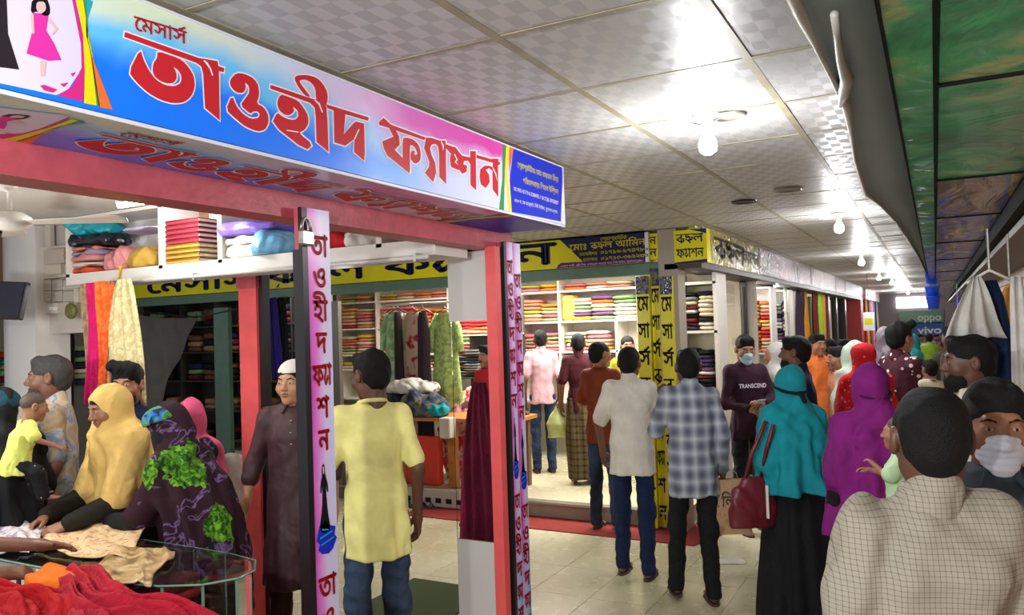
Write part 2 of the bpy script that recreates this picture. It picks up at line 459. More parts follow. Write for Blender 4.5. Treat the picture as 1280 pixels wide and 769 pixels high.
def basis(down, fwd):
    z = -np.array(down, float); z /= np.linalg.norm(z); y = np.array(fwd, float); y = y-z*(y@z); y /= np.linalg.norm(y)
    return np.stack([np.cross(y, z), y, z], 1)
ARMS = {'hang': ((.225, -.03, 1.09), (.235, .05, .85)), 'front': ((.235, .02, 1.10), (.09, .24, 1.08)),
        'phone': ((.24, .03, 1.10), (.10, .27, 1.20)), 'counter': ((.24, .14, 1.10), (.19, .38, .99)), 'side': ((.27, -.02, 1.09), (.28, .10, .86))}
SK = {}
def skin(tone):
    c = {'mid': (150, 102, 74), 'dark': (112, 72, 50), 'deep': (92, 58, 42), 'fair': (186, 138, 104)}[tone]
    if tone not in SK:
        m = mat('skin_'+tone, rgb(*c), rough=.5, mottle=.08, mscale=30, bump=.08, bscale=180)
        b = m.node_tree.nodes['Principled BSDF']; b.inputs['Subsurface Weight'].default_value = .06; b.inputs['Subsurface Radius'].default_value = (.01, .004, .002)
        SK[tone] = m
    return SK[tone]
HAIR = mat('black_hair', rgb(13, 12, 12), rough=.7, bump=.5, bscale=260, mottle=.2, mscale=60, spec=.25)
GREYHAIR = mat('greying_hair', rgb(48, 45, 44), rough=.6, bump=.6, bscale=220, mottle=.4, mscale=90)
BABYHAIR = mat('thin_baby_hair', rgb(74, 56, 44), rough=.6, bump=.3, bscale=200)
EYE = mat('eye_white', rgb(186, 176, 166), rough=.3); IRIS = mat('dark_iris', rgb(22, 13, 9), rough=.15); LIP = mat('lips', rgb(126, 70, 62), rough=.45)
MASKM = mat('white_mask_cloth', rgb(215, 222, 234), rough=.8, bump=.25, bscale=60); MASKB = mat('pale_blue_mask_cloth', rgb(165, 196, 206), rough=.8, bump=.25, bscale=60)
CAPM = mat('white_cap_cloth', rgb(226, 220, 205), rough=.85, bump=.3, bscale=160)
HEADP = ('body', 'eyes', 'irises', 'eyebrows', 'face_mask', 'lips', 'beard', 'moustache', 'hair', 'skullcap', 'collar', 'neckband', 'scarf_band', 'scarf_cap')
class P:
    def __init__(s, label, top, rot, z0=0.0, lean=0, head=(0, 0), arms=('hang', 'hang'), hands=('relax', 'relax'), tone='mid', res=.012, hres=.006, side=0, legs=None, height=None, shoes=True, xy=None, wx=.88, hs=1.0):
        s.wx = wx; s.hs = hs
        s.lean = math.radians(lean); s.res = res; s.hres = hres; s.tone = tone
        t = deep(*top); hz = height or (t[2]-z0)
        s.side = side; s.headang = (math.radians(head[0]), math.radians(head[1]))
        s.hc = s.T((side*.3, .02, 1.535)); s.wx = wx
        s.arms = []
        for i, (a, sg) in enumerate(zip(arms, (-1, 1))):     # left, right
            if a is None: s.arms.append(None); continue
            e, w_ = ARMS[a] if isinstance(a, str) else a
            if isinstance(a, str): e = (e[0]*sg, e[1], e[2]); w_ = (w_[0]*sg, w_[1], w_[2])
            s.arms.append((s.T((sg*.156, 0, 1.345)), s.T(e) if isinstance(a, str) else np.array(e, float), s.T(w_) if isinstance(a, str) else np.array(w_, float)))
        s.legs = legs or [((-.095, 0, .88), (-.10, .02, .47), (-.10, -.02, .075)), ((.095, 0, .88), (.10, .02, .47), (.10, -.02, .075))]
        topz = s.hc[2]+.115; s.sc = hz/topz; c, q = math.cos(rot), math.sin(rot)
        hx, hy = s.hc[0]*s.sc, (s.hc[1])*s.sc
        base = (t[0]-(c*hx-q*hy), t[1]-(q*hx+c*hy), z0) if xy is None else (*xy, z0)
        s.e = empty('person', base, rot, label, 'person'); s.base = base; s.rot = rot
        R = Matrix.Rotation(s.headang[0], 3, 'Z') @ Matrix.Rotation(s.headang[1]-s.lean*.6, 3, 'X')
        s.HR = R; s.hands = hands
    def T(s, p):
        x, y, z = p; d = z-.92
        if d <= 0: return np.array((x, y, z), float)
        return np.array((x+s.side*d*.5, y*math.cos(s.lean)+math.sin(s.lean)*d, .92+math.cos(s.lean)*d-y*math.sin(s.lean)))
    def put(s, name, vq, m, label=None, parent=None):
        v, q = vq; k = np.array((1 if name in HEADP else s.wx, 1, 1)); o = mesh_np(name, v*k*s.sc, q, m, parent or s.e)
        if label: o['label'] = label
        return o
    def hd(s, vq): return xf(vq, np.array(s.HR)*s.hs, s.hc+np.array((0, 0, .10*(s.hs-1))))
    def world(s, p):
        c, q = math.cos(s.rot), math.sin(s.rot); x, y, z = np.array(p)*s.sc
        return (s.base[0]+c*x-q*y, s.base[1]+q*x+c*y, s.base[2]+z)
    def body(s, feet=True, arms=True, low=False):
        h = s.res; T = s.T
        f = Field((-.42, -.3, 0), (.42, .62, 1.62), h)
        f.loft([(.80, 0, 0, .12, .08), (.92, 0, 0, .13, .085)]+[(*((T((0, 0, z))[2]), T((0, 0, z))[0], T((0, 0, z))[1]), rx, ry) for z, rx, ry in ((1.05, .115, .08), (1.25, .13, .085), (1.34, .10, .06), (1.37, .05, .045))], .02)
        nb = T((0, .0, 1.33)); f.cone(nb, s.hc+np.array(s.HR@Vector((0, -.026, -.08))), .046, .050, .02)
        if arms:
            for a in s.arms:
                if a is None: continue
                f.cone(T((0, 0, 1.34)), a[0], .05, .048, .03); f.chain([a[0], a[1], a[2]], [.046, .037, .0245], .02)
        for hp, kn, an in s.legs:
            f.chain([hp, kn, an], [.058, .046, .033], .02)
            if feet:
                f.cone((an[0], an[1]-.02, an[2]-.04), (an[0], an[1]+.10, an[2]-.045), .030, .026, .03)
                f.ell((an[0], an[1]+.145, an[2]-.055), (.042, .05, .018), .02)
        K = np.array((s.wx, 1, 1)); b0 = f.mesh(); parts = [(b0[0]*K, b0[1]), s.hd(head_skin(s.hres))]
        if arms:
            for i, a in enumerate(s.arms):
                if a is None: continue
                d = a[2]-a[1]; hint = (0, 1, .15) if abs(d[2]) > np.linalg.norm(d)*.6 else ((1 if i == 0 else -1), .2, .5)
                if abs(d[2]) <= np.linalg.norm(d)*.6: hint = ((1 if i == 0 else -1), .3, .35)
                B = basis(d, hint); hm = hand_mesh(s.hands[i])
                if i == 0: B = B.copy(); B[:, 0] *= -1
                parts.append(xf(hm, B, a[2]*K, .98, flip=(i == 0)))
        s.put('body', join(*parts), skin(s.tone)); return s
    def face(s, mask=None, beard=False, moustache=False, lips=True, eyes=True):
        if eyes:
            s.put('eyes', s.hd(bits(s.hres, 'eyes')), EYE); s.put('irises', s.hd(bits(s.hres, 'iris')), IRIS)
            s.put('eyebrows', s.hd(bits(s.hres, 'brows')), HAIR)
        if mask: s.put('face_mask', s.hd(bits(s.hres, 'mask')), mask)
        elif lips: s.put('lips', s.hd(bits(s.hres, 'lips')), LIP)
        if beard: s.put('beard', s.hd(bits(s.hres, 'beard')), HAIR)
        if moustache: s.put('moustache', s.hd(bits(s.hres, 'moustache')), HAIR)
        return s
    def hair(s, style='short', m=None, name='hair'):
        s.put(name, s.hd(hair_mesh(s.hres, style)), m or HAIR); return s
    def top(s, m, sleeve='long', hem=.72, loose=1.0, flare=0, collar=True, name='shirt', seed=1, amp=.004, slit=False, wide=1.0, belly=0):
        T = s.T; L = loose; f = Field((-.42, -.34, hem-.05), (.42, .62, 1.52), s.res)
        prof = [(1.05, .142*L, .106*L), (1.15, .148*L, .112*L), (1.25, .158*L*wide, .116*L), (1.32, .158*wide, .106), (1.37, .120*wide, .084), (1.40, .078, .066), (1.415, .064, .060)]
        secs = [(T((0, 0, z))[2], T((0, 0, z))[0], T((0, 0, z))[1]+.002, rx, ry) for z, rx, ry in prof]
        secs += [(.92, 0, 0, .156*L, .116*L)]
        if hem < .92: secs += [(hem, 0, 0, .162*L+flare, .122*L+flare*.8)]
        ph = seed*1.7
        fold = lambda X, Y, z, th: amp*1.6*np.sin(9*th+ph+7*z)*np.clip((1.1-z)*2.2, 0, 1)+amp*.8*np.sin(17*th-ph)*np.clip((1.0-z)*2.5, 0, 1)
        f.loft(secs, .02, fold)
        for a in s.arms:
            if a is None: continue
            sh = a[0]; c0 = T((np.sign(a[0][0]-T((0, 0, 1.355))[0])*.07, 0, 1.362))
            f.cone(c0, sh, .058, .056*L, .05)
            if sleeve == 'long': f.chain([sh, a[1], a[1]+(a[2]-a[1])*.93], [.056*L, .046*L, .036*L], .03)
            elif sleeve == 'half': f.cone(sh, sh+(a[1]-sh)*.80, .056*L, .060*L, .03)
            elif sleeve == 'elbow': f.chain([sh, a[1], a[1]+(a[2]-a[1])*.25], [.056*L, .050*L, .050*L], .03)
        f.rumple(amp, 16, seed, (1, 1, .8)); f.rumple(amp*.55, 34, seed+7, (1, 1, .7))
        o = s.put(name, f.mesh(), m)
        if not collar:
            n0 = T((0, -.006, 1.412)); g = Field(n0-.1, n0+.1, min(s.res, .008))
            for k in range(20):
                t0, t1 = k*math.pi/10, (k+1)*math.pi/10; g.cone(n0+np.array((.062*math.cos(t0), .064*math.sin(t0), -.014*math.sin(t0))), n0+np.array((.062*math.cos(t1), .064*math.sin(t1), -.014*math.sin(t1))), .010, .010, .005)
            s.put('neckband', g.mesh(), m)
        if collar:
            g = Field((-.12, -.2, 1.2), (.12, .4, 1.55), min(s.res, .007)); n0 = T((0, -.012, 1.395)); n1 = s.hc+np.array(s.HR@Vector((0, -.03, -.105)))
            n1 = n0+(n1-n0)/np.linalg.norm(n1-n0)*.036
            g.cone(n0, n1, .066, .058, .01)
            for sx in (-1, 1): g.cone(n0+np.array((sx*.03, .065, .03)), n0+np.array((sx*.048, .085, -.012)), .012, .009, .012)
            s.put('collar', g.mesh(), m, parent=None)
        return o
    def trousers(s, m, name='trousers', w=1.0, seed=3, top=.90, hemz=.07):
        f = Field((-.32, -.3, .0), (.32, .35, top+.04), s.res)
        f.loft([(.80, 0, -.005, .142*w, .108), (.88, 0, -.005, .140*w, .106), (top, 0, 0, .120, .090)], .03)
        for hp, kn, an in s.legs:
            hp = np.array(hp); kn = np.array(kn); an = np.array(an); e = an+np.array((0, 0, hemz-.075+.0))
            f.chain([hp, kn, e], [.078*w, .069*w, .060*w], .03)
        f.rumple(.0035, 20, seed, (1, 1, .9)); f.rumple(.003, 40, seed+2, (.6, .6, 1.4))
        f.cut(lambda x, y, z: (.035-z)+0*x+0*y)
        return s.put(name, f.mesh(), m)
    def sandals(s, m, closed=False):
        for (hp, kn, an), nm in zip(s.legs, 'lr'):
            f = Field((an[0]-.07, an[1]-.12, an[2]-.11), (an[0]+.07, an[1]+.24, an[2]+.03), .006)
            z = an[2]-.066
            f.loft([(z-.012, an[0], an[1]+.06, .048, .135), (z+.004, an[0], an[1]+.06, .048, .135)], .004)
            if closed: f.cone((an[0], an[1]-.02, z+.03), (an[0], an[1]+.14, z+.02), .04, .036, .02)
            else:
                f.cone((an[0]-.045, an[1]+.10, z+.005), (an[0], an[1]+.09, z+.048), .012, .012, .01); f.cone((an[0]+.045, an[1]+.10, z+.005), (an[0], an[1]+.09, z+.048), .012, .012, .01)
                f.cone((an[0]-.045, an[1]+.03, z+.01), (an[0], an[1]+.02, z+.068), .009, .009, .01); f.cone((an[0]+.045, an[1]+.03, z+.01), (an[0], an[1]+.02, z+.068), .009, .009, .01)
            s.put('sandal', f.mesh(), m)
        return s
    def robe(s, m, hem=.03, w=1.0, name='robe', sleeves=True, flare=.30, seed=2, n=11):
        T = s.T; f = Field((-.45, -.45, hem-.03), (.45, .62, 1.5), max(s.res, .012))
        secs = [(T((0, 0, z))[2], T((0, 0, z))[0], T((0, 0, z))[1], rx*w, ry*w) for z, rx, ry in ((1.05, .146, .118), (1.25, .150, .112), (1.33, .142, .098), (1.38, .11, .078), (1.42, .07, .06))]
        secs += [(.92, 0, 0, .165*w, .135*w), (.6, 0, 0, .215*w, .19*w), (hem, 0, -.01, flare*w, flare*.85*w)]
        fold = lambda X, Y, z, th: (.004+.016*np.clip(1.0-z, 0, 1))*np.sin(n*th+seed+1.3*z+.7*np.sin(3*th))
        f.loft(secs, .03, fold)
        if sleeves:
            for a in s.arms:
                if a is None: continue
                f.cone(T((a[0][0]*.5, 0, 1.355)), a[0], .058, .058, .05); f.chain([a[0], a[1], a[1]+(a[2]-a[1])*.95], [.058, .054, .048], .03)
        f.rumple(.004, 14, seed)
        return s.put(name, f.mesh(), m)
    def scarf(s, m, length=.95, w=1.0, face=True, name='head_scarf', seed=4, back=0, arms=0.5, band=0, amp=.008, point=None):
        "cloth drawn over the head and hanging to `length`"
        T = s.T; h = max(min(s.res, .011), .009); f = Field((-.42, -.42, length-.12), (.42, .62, 1.76), h)
        R = s.HR; hc = s.hc
        def H(p): return hc+np.array(R@Vector(p))
        for c, r in (((0, -.018, .034), .104), ((0, .005, .012), .092), ((0, .01, -.05), .083)):
            cc = H(c); f.ell(cc, (r*.97, r*1.03, r*1.0), .04)
        for e_ in (-1, 1): f.ell(H((e_*.080, -.008, 0)), (.026, .036, .048), .03)
        nb = T((0, 0, 1.40)); f.cone(H((0, -.01, -.07)), nb, .090, .105, .05)
        secs = [(T((0, 0, z))[2], T((0, 0, z))[0], T((0, 0, z))[1]+.0, rx*w, ry*w) for z, rx, ry in ((1.05, .205, .168), (1.2, .205, .158), (1.31, .186, .134), (1.37, .142, .106), (1.42, .094, .086))]
        if length < .95: secs += [(length, 0, back*-.03, .24*w, .21*w)]
        else: secs = [q for q in secs if q[0] > length]+[(length, 0, 0, .222*w, .18*w)]
        fold = lambda X, Y, z, th: (.005+.042*np.clip(1.40-z, 0, .7))*np.sin(7*th+seed+5*z+1.2*np.sin(2*th+seed))+.007*np.sin(17*th-6*z)*np.clip((1.38-z)*3, 0, 1)
        f.loft(secs, .07, fold)
        for a in s.arms:
            if a is None: continue
            f.cone(T((a[0][0]*.5, 0, 1.355)), a[0], .068, .074, .05)
            if arms: f.cone(a[0], a[0]+(a[1]-a[0])*arms*1.7, .076, .082, .05)
        x, y, z = f.ax[0][:, None, None], f.ax[1][None, :, None], f.ax[2][None, None, :]
        g = np.sqrt((x-nb[0])**2+(y-nb[1])**2)+0*z
        f.F = f.F+(amp*np.sin(38*(z+.9*np.abs(x)+.6*y)+seed)*np.clip(1-np.abs(z-(nb[2]-.02))/.16, 0, 1)).astype(np.float32)
        f.rumple(amp*.9, 18, seed, (1, 1, .8)); f.rumple(amp*.3, 45, seed+1, (1, 1, .5))
        if face:
            c = H((0, .128, -.008)); f.ell(c, (.105, .080, .092), .014, 'sub')
        return s.put(name, f.mesh(), m)
# ------------------------------------------------------------------ the setting
CEIL = 2.727; SX = -1.67; PX_ = -2.03; YB = 6.95; SOF = 2.398
def struct(o, parent=None): o['kind'] = 'structure'; return o
# floor: large glazed beige tiles
fm, nt, b = new_mat('beige_floor_tile'); tc = N(nt, 'ShaderNodeTexCoord')
geo = N(nt, 'ShaderNodeNewGeometry')
n = N(nt, 'ShaderNodeTexNoise', i_Scale=.9, i_Detail=2, i_Distortion=.6); nt.links.new(geo.outputs['Position'], n.inputs['Vector'])
n2 = N(nt, 'ShaderNodeTexNoise', i_Scale=9, i_Detail=2); nt.links.new(geo.outputs['Position'], n2.inputs['Vector'])
c = mixc(nt, mth(nt, 'MULTIPLY', n2.outputs[0], .22), ramp(nt, n.outputs[0], [(.3, rgb(192, 184, 150)), (.7, rgb(212, 206, 176))]), rgb(172, 160, 126))
nt.links.new(c, b.inputs['Base Color']); b.inputs['Roughness'].default_value = .22
nt.links.new(ramp(nt, n2.outputs[0], [(.2, (.24, .24, .24, 1)), (.9, (.30, .30, .30, 1))]), b.inputs['Roughness'])
grout = mat('grey_grout', rgb(140, 130, 106), rough=.8)
floor = struct(box('floor', grout, -13, 2.2, -2.5, 36, -.06, -.004))
ftile = None
def slab(name, m, w_, l_, t, bev=.003): return MB().box(-w_/2, w_/2, -l_/2, l_/2, -t, 0, bev).build(name, m)
ft = slab('floor_tile', fm, .4415, .5975, .03, .0015); nfl = 0; far = MB()
cells = []
for i in range(-24, 8):
    for j in range(-3, 58):
        x = -2.62+.444*i+.222; y = 4.75+.6*(j-7); P_ = np.array((x, y, 0))-CAM; z = P_@AF
        if z < .8: continue
        u = 640+F_PX*(P_@AR)/z; v = 384.5-F_PX*(P_@AU)/z
        if -160 < u < 1400 and v < 960: cells.append((z, x, y))
cells.sort()
first = True
for z, x, y in cells:
    if nfl < 290:
        o = ft if first else copy_of(ft, floor); first = False
        if o.parent is None: o.parent = floor
        o.location = (x, y, random.uniform(-.0006, .0006)); nfl += 1
    else: far.add([(x-.22, y-.299, 0), (x+.22, y-.299, 0), (x+.22, y+.299, 0), (x-.22, y+.299, 0)], [(0, 1, 2, 3)])
tag(far.build('distant_floor_tiles', fm, floor), kind='stuff')
# ceiling: vinyl faced panels with a woven checker relief in a metal grid
cm, nt, b = new_mat('checkered_ceiling_panel'); geo = N(nt, 'ShaderNodeNewGeometry'); oi = N(nt, 'ShaderNodeObjectInfo')
ck = N(nt, 'ShaderNodeTexChecker', i_Scale=1/.046); mp = N(nt, 'ShaderNodeMapping'); mp.inputs['Scale'].default_value = (1, .55, 1); mp.inputs['Location'].default_value = (.01, .01, .013)
nt.links.new(geo.outputs['Position'], mp.inputs['Vector'])
nz = N(nt, 'ShaderNodeTexNoise', i_Scale=3, i_Detail=3); nt.links.new(geo.outputs['Position'], nz.inputs['Vector'])
xy = N(nt, 'ShaderNodeCombineXYZ'); sp = N(nt, 'ShaderNodeSeparateXYZ'); nt.links.new(mp.outputs[0], sp.inputs[0]); nt.links.new(sp.outputs[0], xy.inputs[0]); nt.links.new(sp.outputs[1], xy.inputs[1]); xy.inputs[2].default_value = .01
nt.links.new(xy.outputs[0], ck.inputs['Vector'])
ns = N(nt, 'ShaderNodeTexNoise', i_Scale=1.3, i_Detail=4); nt.links.new(geo.outputs['Position'], ns.inputs['Vector'])
base = mixc(nt, ck.outputs['Fac'], rgb(190, 190, 190), rgb(174, 174, 175))
st = N(nt, 'ShaderNodeTexNoise', i_Scale=26, i_Detail=2); nt.links.new(geo.outputs['Position'], st.inputs['Vector'])
base = mixc(nt, ramp(nt, st.outputs[0], [(.74, (0, 0, 0, 1)), (.78, (.5, .5, .5, 1))]), base, rgb(110, 96, 80))
nt.links.new(mixc(nt, mth(nt, 'MULTIPLY', ns.outputs[0], .3), base, rgb(140, 132, 118)), b.inputs['Base Color'])
rr = mth(nt, 'ADD', mth(nt, 'MULTIPLY', ck.outputs['Fac'], .16), .32); nt.links.new(rr, b.inputs['Roughness'])
bp = N(nt, 'ShaderNodeBump', i_Strength=.25, i_Distance=.004); nt.links.new(ck.outputs['Fac'], bp.inputs['Height'])
bp2 = N(nt, 'ShaderNodeBump', i_Strength=.3, i_Distance=.02); nt.links.new(nz.outputs[0], bp2.inputs['Height']); nt.links.new(bp.outputs[0], bp2.inputs['Normal']); nt.links.new(bp2.outputs[0], b.inputs['Normal'])
barm = mat('cream_grid_bar', rgb(150, 142, 118), rough=.5, mottle=.2, mscale=8)
ceil = struct(box('ceiling', mat('dark_void', rgb(60, 56, 50), rough=.9), -13, 2.2, -2.5, 36, CEIL+.03, CEIL+.08))
ct = slab('ceiling_tile', cm, .576, .588, .012, .002); first = True; k_ = 0; far = MB(); cells = []
GX, GY, GW, GL = -1.70, 2.02, .597, .61
for i in range(-18, 7):
    for j in range(-6, 56):
        x = GX+GW*(i+.5); y = GY+GL*(j+.5)
        if x > 2.0 or y > 35: continue
        if x < -2.1 and (y < 3.6 or y > 7.2): continue
        P_ = np.array((x, y, CEIL))-CAM; z = P_@AF
        if z < .3: continue
        u = 640+F_PX*(P_@AR)/z; v = 384.5-F_PX*(P_@AU)/z
        if -150 < u < 1300 and v > -250: cells.append((z, x, y))
cells.sort()
for z, x, y in cells:
    if k_ < 295:
        o = ct if first else copy_of(ct, ceil); first = False
        if o.parent is None: o.parent = ceil
        o.location = (x, y, CEIL+.014+random.uniform(-.001, .001)); o.rotation_euler = (random.uniform(-.004, .004), random.uniform(-.004, .004), 0); k_ += 1
    else: far.box(x-.288, x+.288, y-.294, y+.294, CEIL+.002, CEIL+.012)
tag(far.build('distant_ceiling_tiles', cm, ceil), kind='stuff')
for i in range(-18, 7):
    x = GX+GW*i
    if x > -2.2: box('ceiling_bar', barm, x-.014, x+.014, -2, 35, CEIL-.001, CEIL+.012, ceil)
    else: box('ceiling_bar', barm, x-.014, x+.014, 3.5, 7.3, CEIL-.001, CEIL+.012, ceil)
for j in range(-6, 54):
    y = GY+GL*j; box('cross_bar', barm, (-12.4 if 3.6 < y < 7.3 else -2.1), 2, y-.009, y+.009, CEIL-.0005, CEIL+.012, ceil)
# walls of the place
wallm = mat('painted_cream_wall', rgb(196, 190, 176), rough=.7, mottle=.06, mscale=3)
brownm = mat('brown_shutter', rgb(190, 160, 140), rough=.55, mottle=.1, mscale=5)
struct(box('wall_end', mat('end_wall', rgb(120, 110, 110), rough=.7), -7, 2.2, 33, 33.2, 0, CEIL))
wr = struct(box('wall_right', brownm, .74, .84, .2, 33, 0, 2.5))
for k in range(12): box('shutter_slat', brownm, .725, .742, .2, 33, .1+.19*k, .27+.19*k, wr)
struct(box('wall_left', wallm, -5.75, -5.65, -.8, 3.0, 0, CEIL))
struct(box('wall_back', wallm, -13, -1.95, 10.0, 10.1, 0, 2.8))
struct(box('wall_far_left', wallm, -13, -12.9, 3.5, 10, 0, CEIL))
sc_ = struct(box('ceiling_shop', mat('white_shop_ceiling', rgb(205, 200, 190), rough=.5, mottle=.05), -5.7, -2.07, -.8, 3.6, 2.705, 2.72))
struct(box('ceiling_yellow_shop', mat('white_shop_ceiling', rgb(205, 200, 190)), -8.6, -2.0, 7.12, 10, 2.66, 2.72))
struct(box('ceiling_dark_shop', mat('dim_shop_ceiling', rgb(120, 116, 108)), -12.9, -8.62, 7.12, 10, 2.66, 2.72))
_a = hit(416, 450, Y=7.1); _b = hit(417, 400, Y=9.3); _c = _a+(_b-_a)*1.3
_mb = MB(); _mb.add([(_a[0]-.05, _a[1], 0), (_a[0], _a[1], 0), (_c[0], _c[1], 0), (_c[0]-.05, _c[1], 0), (_a[0]-.05, _a[1], 2.66), (_a[0], _a[1], 2.66), (_c[0], _c[1], 2.66), (_c[0]-.05, _c[1], 2.66)], [(3, 2, 1, 0), (4, 5, 6, 7), (0, 1, 5, 4), (1, 2, 6, 5), (2, 3, 7, 6), (3, 0, 4, 7)])
struct(_mb.build('wall_divider', wallm))
# raised floor of the yellow shop with a steel edge
plinthm = mat('pale_plinth', rgb(168, 158, 138), rough=.5, mottle=.1); 
pl = struct(box('floor_yellow_shop', fm, -8.6, -2.08, YB+.12, 10, -.01, .15)); box('step_riser', plinthm, -8.6, -2.08, YB+.08, YB+.12, 0, .135, pl); box('step_edge', mat('steel_edge', rgb(176, 170, 160), rough=.3, metal=.7), -8.6, -2.08, YB+.05, YB+.16, .135, .155, pl)
struct(box('floor_dark_shop', fm, -12.9, -8.6, YB+.12, 10, -.01, .15))
# ------------------------------------------------------------------ lettering
H_ = [(-.05, 1), (1.0, 1)]
GL_ = {
 'ত': (.95, [H_[:], [(.04, .66), (.10, .36), (.32, .08), (.62, .05), (.86, .28), (.84, .60), (.62, .82), (.36, .80), (.28, .60), (.36, .42), (.52, .42), (.58, .58)]]),
 'া': (.36, [[(-.05, 1), (.38, 1)], [(.2, 1), (.2, 0)]]),
 'ও': (.80, [[(.34, .90), (.14, .82), (.14, .66), (.30, .60), (.38, .76), (.30, .92), (.52, .92), (.62, .74), (.50, .56), (.36, .48), (.62, .44), (.74, .24), (.58, .04), (.32, .08), (.08, .46)]]),
 'হ': (.85, [[(-.05, 1), (.9, 1)], [(.30, 1), (.16, .80), (.24, .62), (.42, .66), (.44, .80), (.64, .66), (.66, .42), (.46, .26), (.12, .44)], [(.40, .30), (.78, -.04)]]),
 'ী': (.42, [[(-.05, 1), (.45, 1)], [(.2, 0), (.2, 1), (.1, 1.24), (-.2, 1.32), (-.36, 1.18), (-.16, 1.0)]]),
 'ি': (.42, [[(-.05, 1), (.45, 1)], [(.2, 0), (.2, 1), (.3, 1.24), (.55, 1.30), (.80, 1.04)]]),
 'দ': (.85, [[(-.05, 1), (.9, 1)], [(.20, 1), (.18, .38), (.40, .34), (.76, .64), (.76, 0)]]),
 'ফ': (1.05, [[(-.05, 1), (1.1, 1)], [(.30, 1), (.34, .78), (.08, .62), (.14, .42), (.60, .04), (.60, 1)], [(.60, .60), (.82, .72), (.98, .50), (.90, .28), (.76, .34)]]),
 '-': (.62, [[(-.05, 1), (.65, 1)], [(.10, .92), (.34, .86), (.30, .62), (.14, .36), (.30, .06), (.54, .30), (.56, .5)]]),
 'শ': (.92, [[(.50, 1), (1.0, 1)], [(.30, .82), (.12, .78), (.10, .54), (.28, .46), (.40, .62), (.34, .88), (.52, .88), (.60, .70)], [(.78, 1), (.78, 0)], [(.78, .62), (.58, .66), (.48, .46), (.58, .32), (.66, .42)]]),
 'ন': (.92, [[(-.05, 1), (1.0, 1)], [(.78, 1), (.78, 0)], [(.78, .56), (.50, .68), (.22, .58), (.16, .34), (.32, .22), (.42, .34)]]),
 'ম': (.90, [[(-.05, 1), (.95, 1)], [(.76, 1), (.76, 0)], [(.18, 1), (.22, .56), (.10, .34), (.22, .18), (.34, .34), (.24, .50), (.76, .32)]]),
 'স': (.90, [[(-.05, 1), (.95, 1)], [(.78, 1), (.78, 0)], [(.14, 1), (.12, .74), (.30, .66), (.42, .84)], [(.18, .66), (.44, .28), (.78, .62)]]),
 'র': (.85, [[(-.05, 1), (.9, 1)], [(.72, 1), (.72, .0)], [(.72, .76), (.14, .46), (.72, .12)], [(.40, -.10), (.46, -.12)]]),
 'র+': (1.05, [[(-.05, 1), (1.0, 1)], [(.66, 1), (.66, .0)], [(.66, .76), (.12, .46), (.66, .12)], [(.36, -.10), (.42, -.12)], [(.66, .12), (.92, .20), (.96, .46), (.82, .52)]]),
 'হ+': (1.0, [[(-.05, 1), (1.05, 1)], [(.28, 1), (.14, .80), (.22, .62), (.40, .66), (.42, .80), (.60, .66), (.62, .42), (.44, .26), (.10, .44)], [(.38, .30), (.70, -.04)], [(.56, .30), (.86, .36), (.92, .60), (.78, .66)]]),
 'ল': (.98, [[(-.05, 1), (1.05, 1)], [(.84, 1), (.84, 0)], [(.84, .62), (.66, .70), (.54, .52), (.56, .26)], [(.55, .56), (.38, .70), (.18, .62), (.12, .36), (.28, .26)]]),
 'ে': (.42, [[(.1, 1), (.45, 1)], [(.34, .98), (.14, .84), (.10, .50), (.20, .16), (.30, .14)]]),
 '^': (0, [[(-.62, 1.06), (-.40, 1.10), (-.10, 1.32)]]),
 'ঃ': (.4, [[(.12, .68), (.26, .68), (.26, .56), (.12, .56), (.12, .68)], [(.12, .28), (.26, .28), (.26, .16), (.12, .16), (.12, .28)]]),
 'আ': (1.3, [[(.2, 1), (1.35, 1)], [(.06, .9), (.2, .8), (.3, .55), (.12, .34), (.3, .08), (.56, .24), (.50, .50), (.34, .52)], [(.5, .4), (.84, .5)], [(.84, 1), (.84, 0)], [(1.14, 1), (1.14, 0)]]),
 ' ': (.5, [])}
from mathutils.geometry import delaunay_2d_cdt
def outline(ch):
    cu = bpy.data.curves.new('g', 'FONT'); cu.body = ch; cu.size = 1; cu.resolution_u = 3; cu.fill_mode = 'NONE'
    o = bpy.data.objects.new('g', cu); COL.objects.link(o); bpy.context.view_layer.update()
    me = bpy.data.meshes.new_from_object(o.evaluated_get(bpy.context.evaluated_depsgraph_get())); bpy.data.objects.remove(o); bpy.data.curves.remove(cu)
    P_ = [(v.co.x, v.co.y) for v in me.vertices]; loops = []
    for e in me.edges:
        a, b_ = e.vertices
        if abs(a-b_) != 1: loops.append(P_[min(a, b_):max(a, b_)+1])
    bpy.data.meshes.remove(me)
    return loops
def fill(loops):
    V = [p for l in loops for p in l]; E = []; b_ = 0
    for l in loops: E += [(b_+i, b_+(i+1) % len(l)) for i in range(len(l))]; b_ += len(l)
    r = delaunay_2d_cdt([Vector(p) for p in V], E, [], 0, 1e-5); vs = r[0]; out = []
    for f in r[2]:
        c_ = sum((vs[i] for i in f), Vector((0, 0)))/len(f); w_ = 0
        for l in loops:
            for (x0, y0), (x1, y1) in zip(l, l[1:]+l[:1]):
                if (y0 <= c_.y) != (y1 <= c_.y):
                    xx_ = x0+(c_.y-y0)/(y1-y0)*(x1-x0)
                    if xx_ > c_.x: w_ += 1 if y1 > y0 else -1
        if w_: out.append(tuple(f))
    return [(v.x, v.y) for v in vs], out
FG = {}
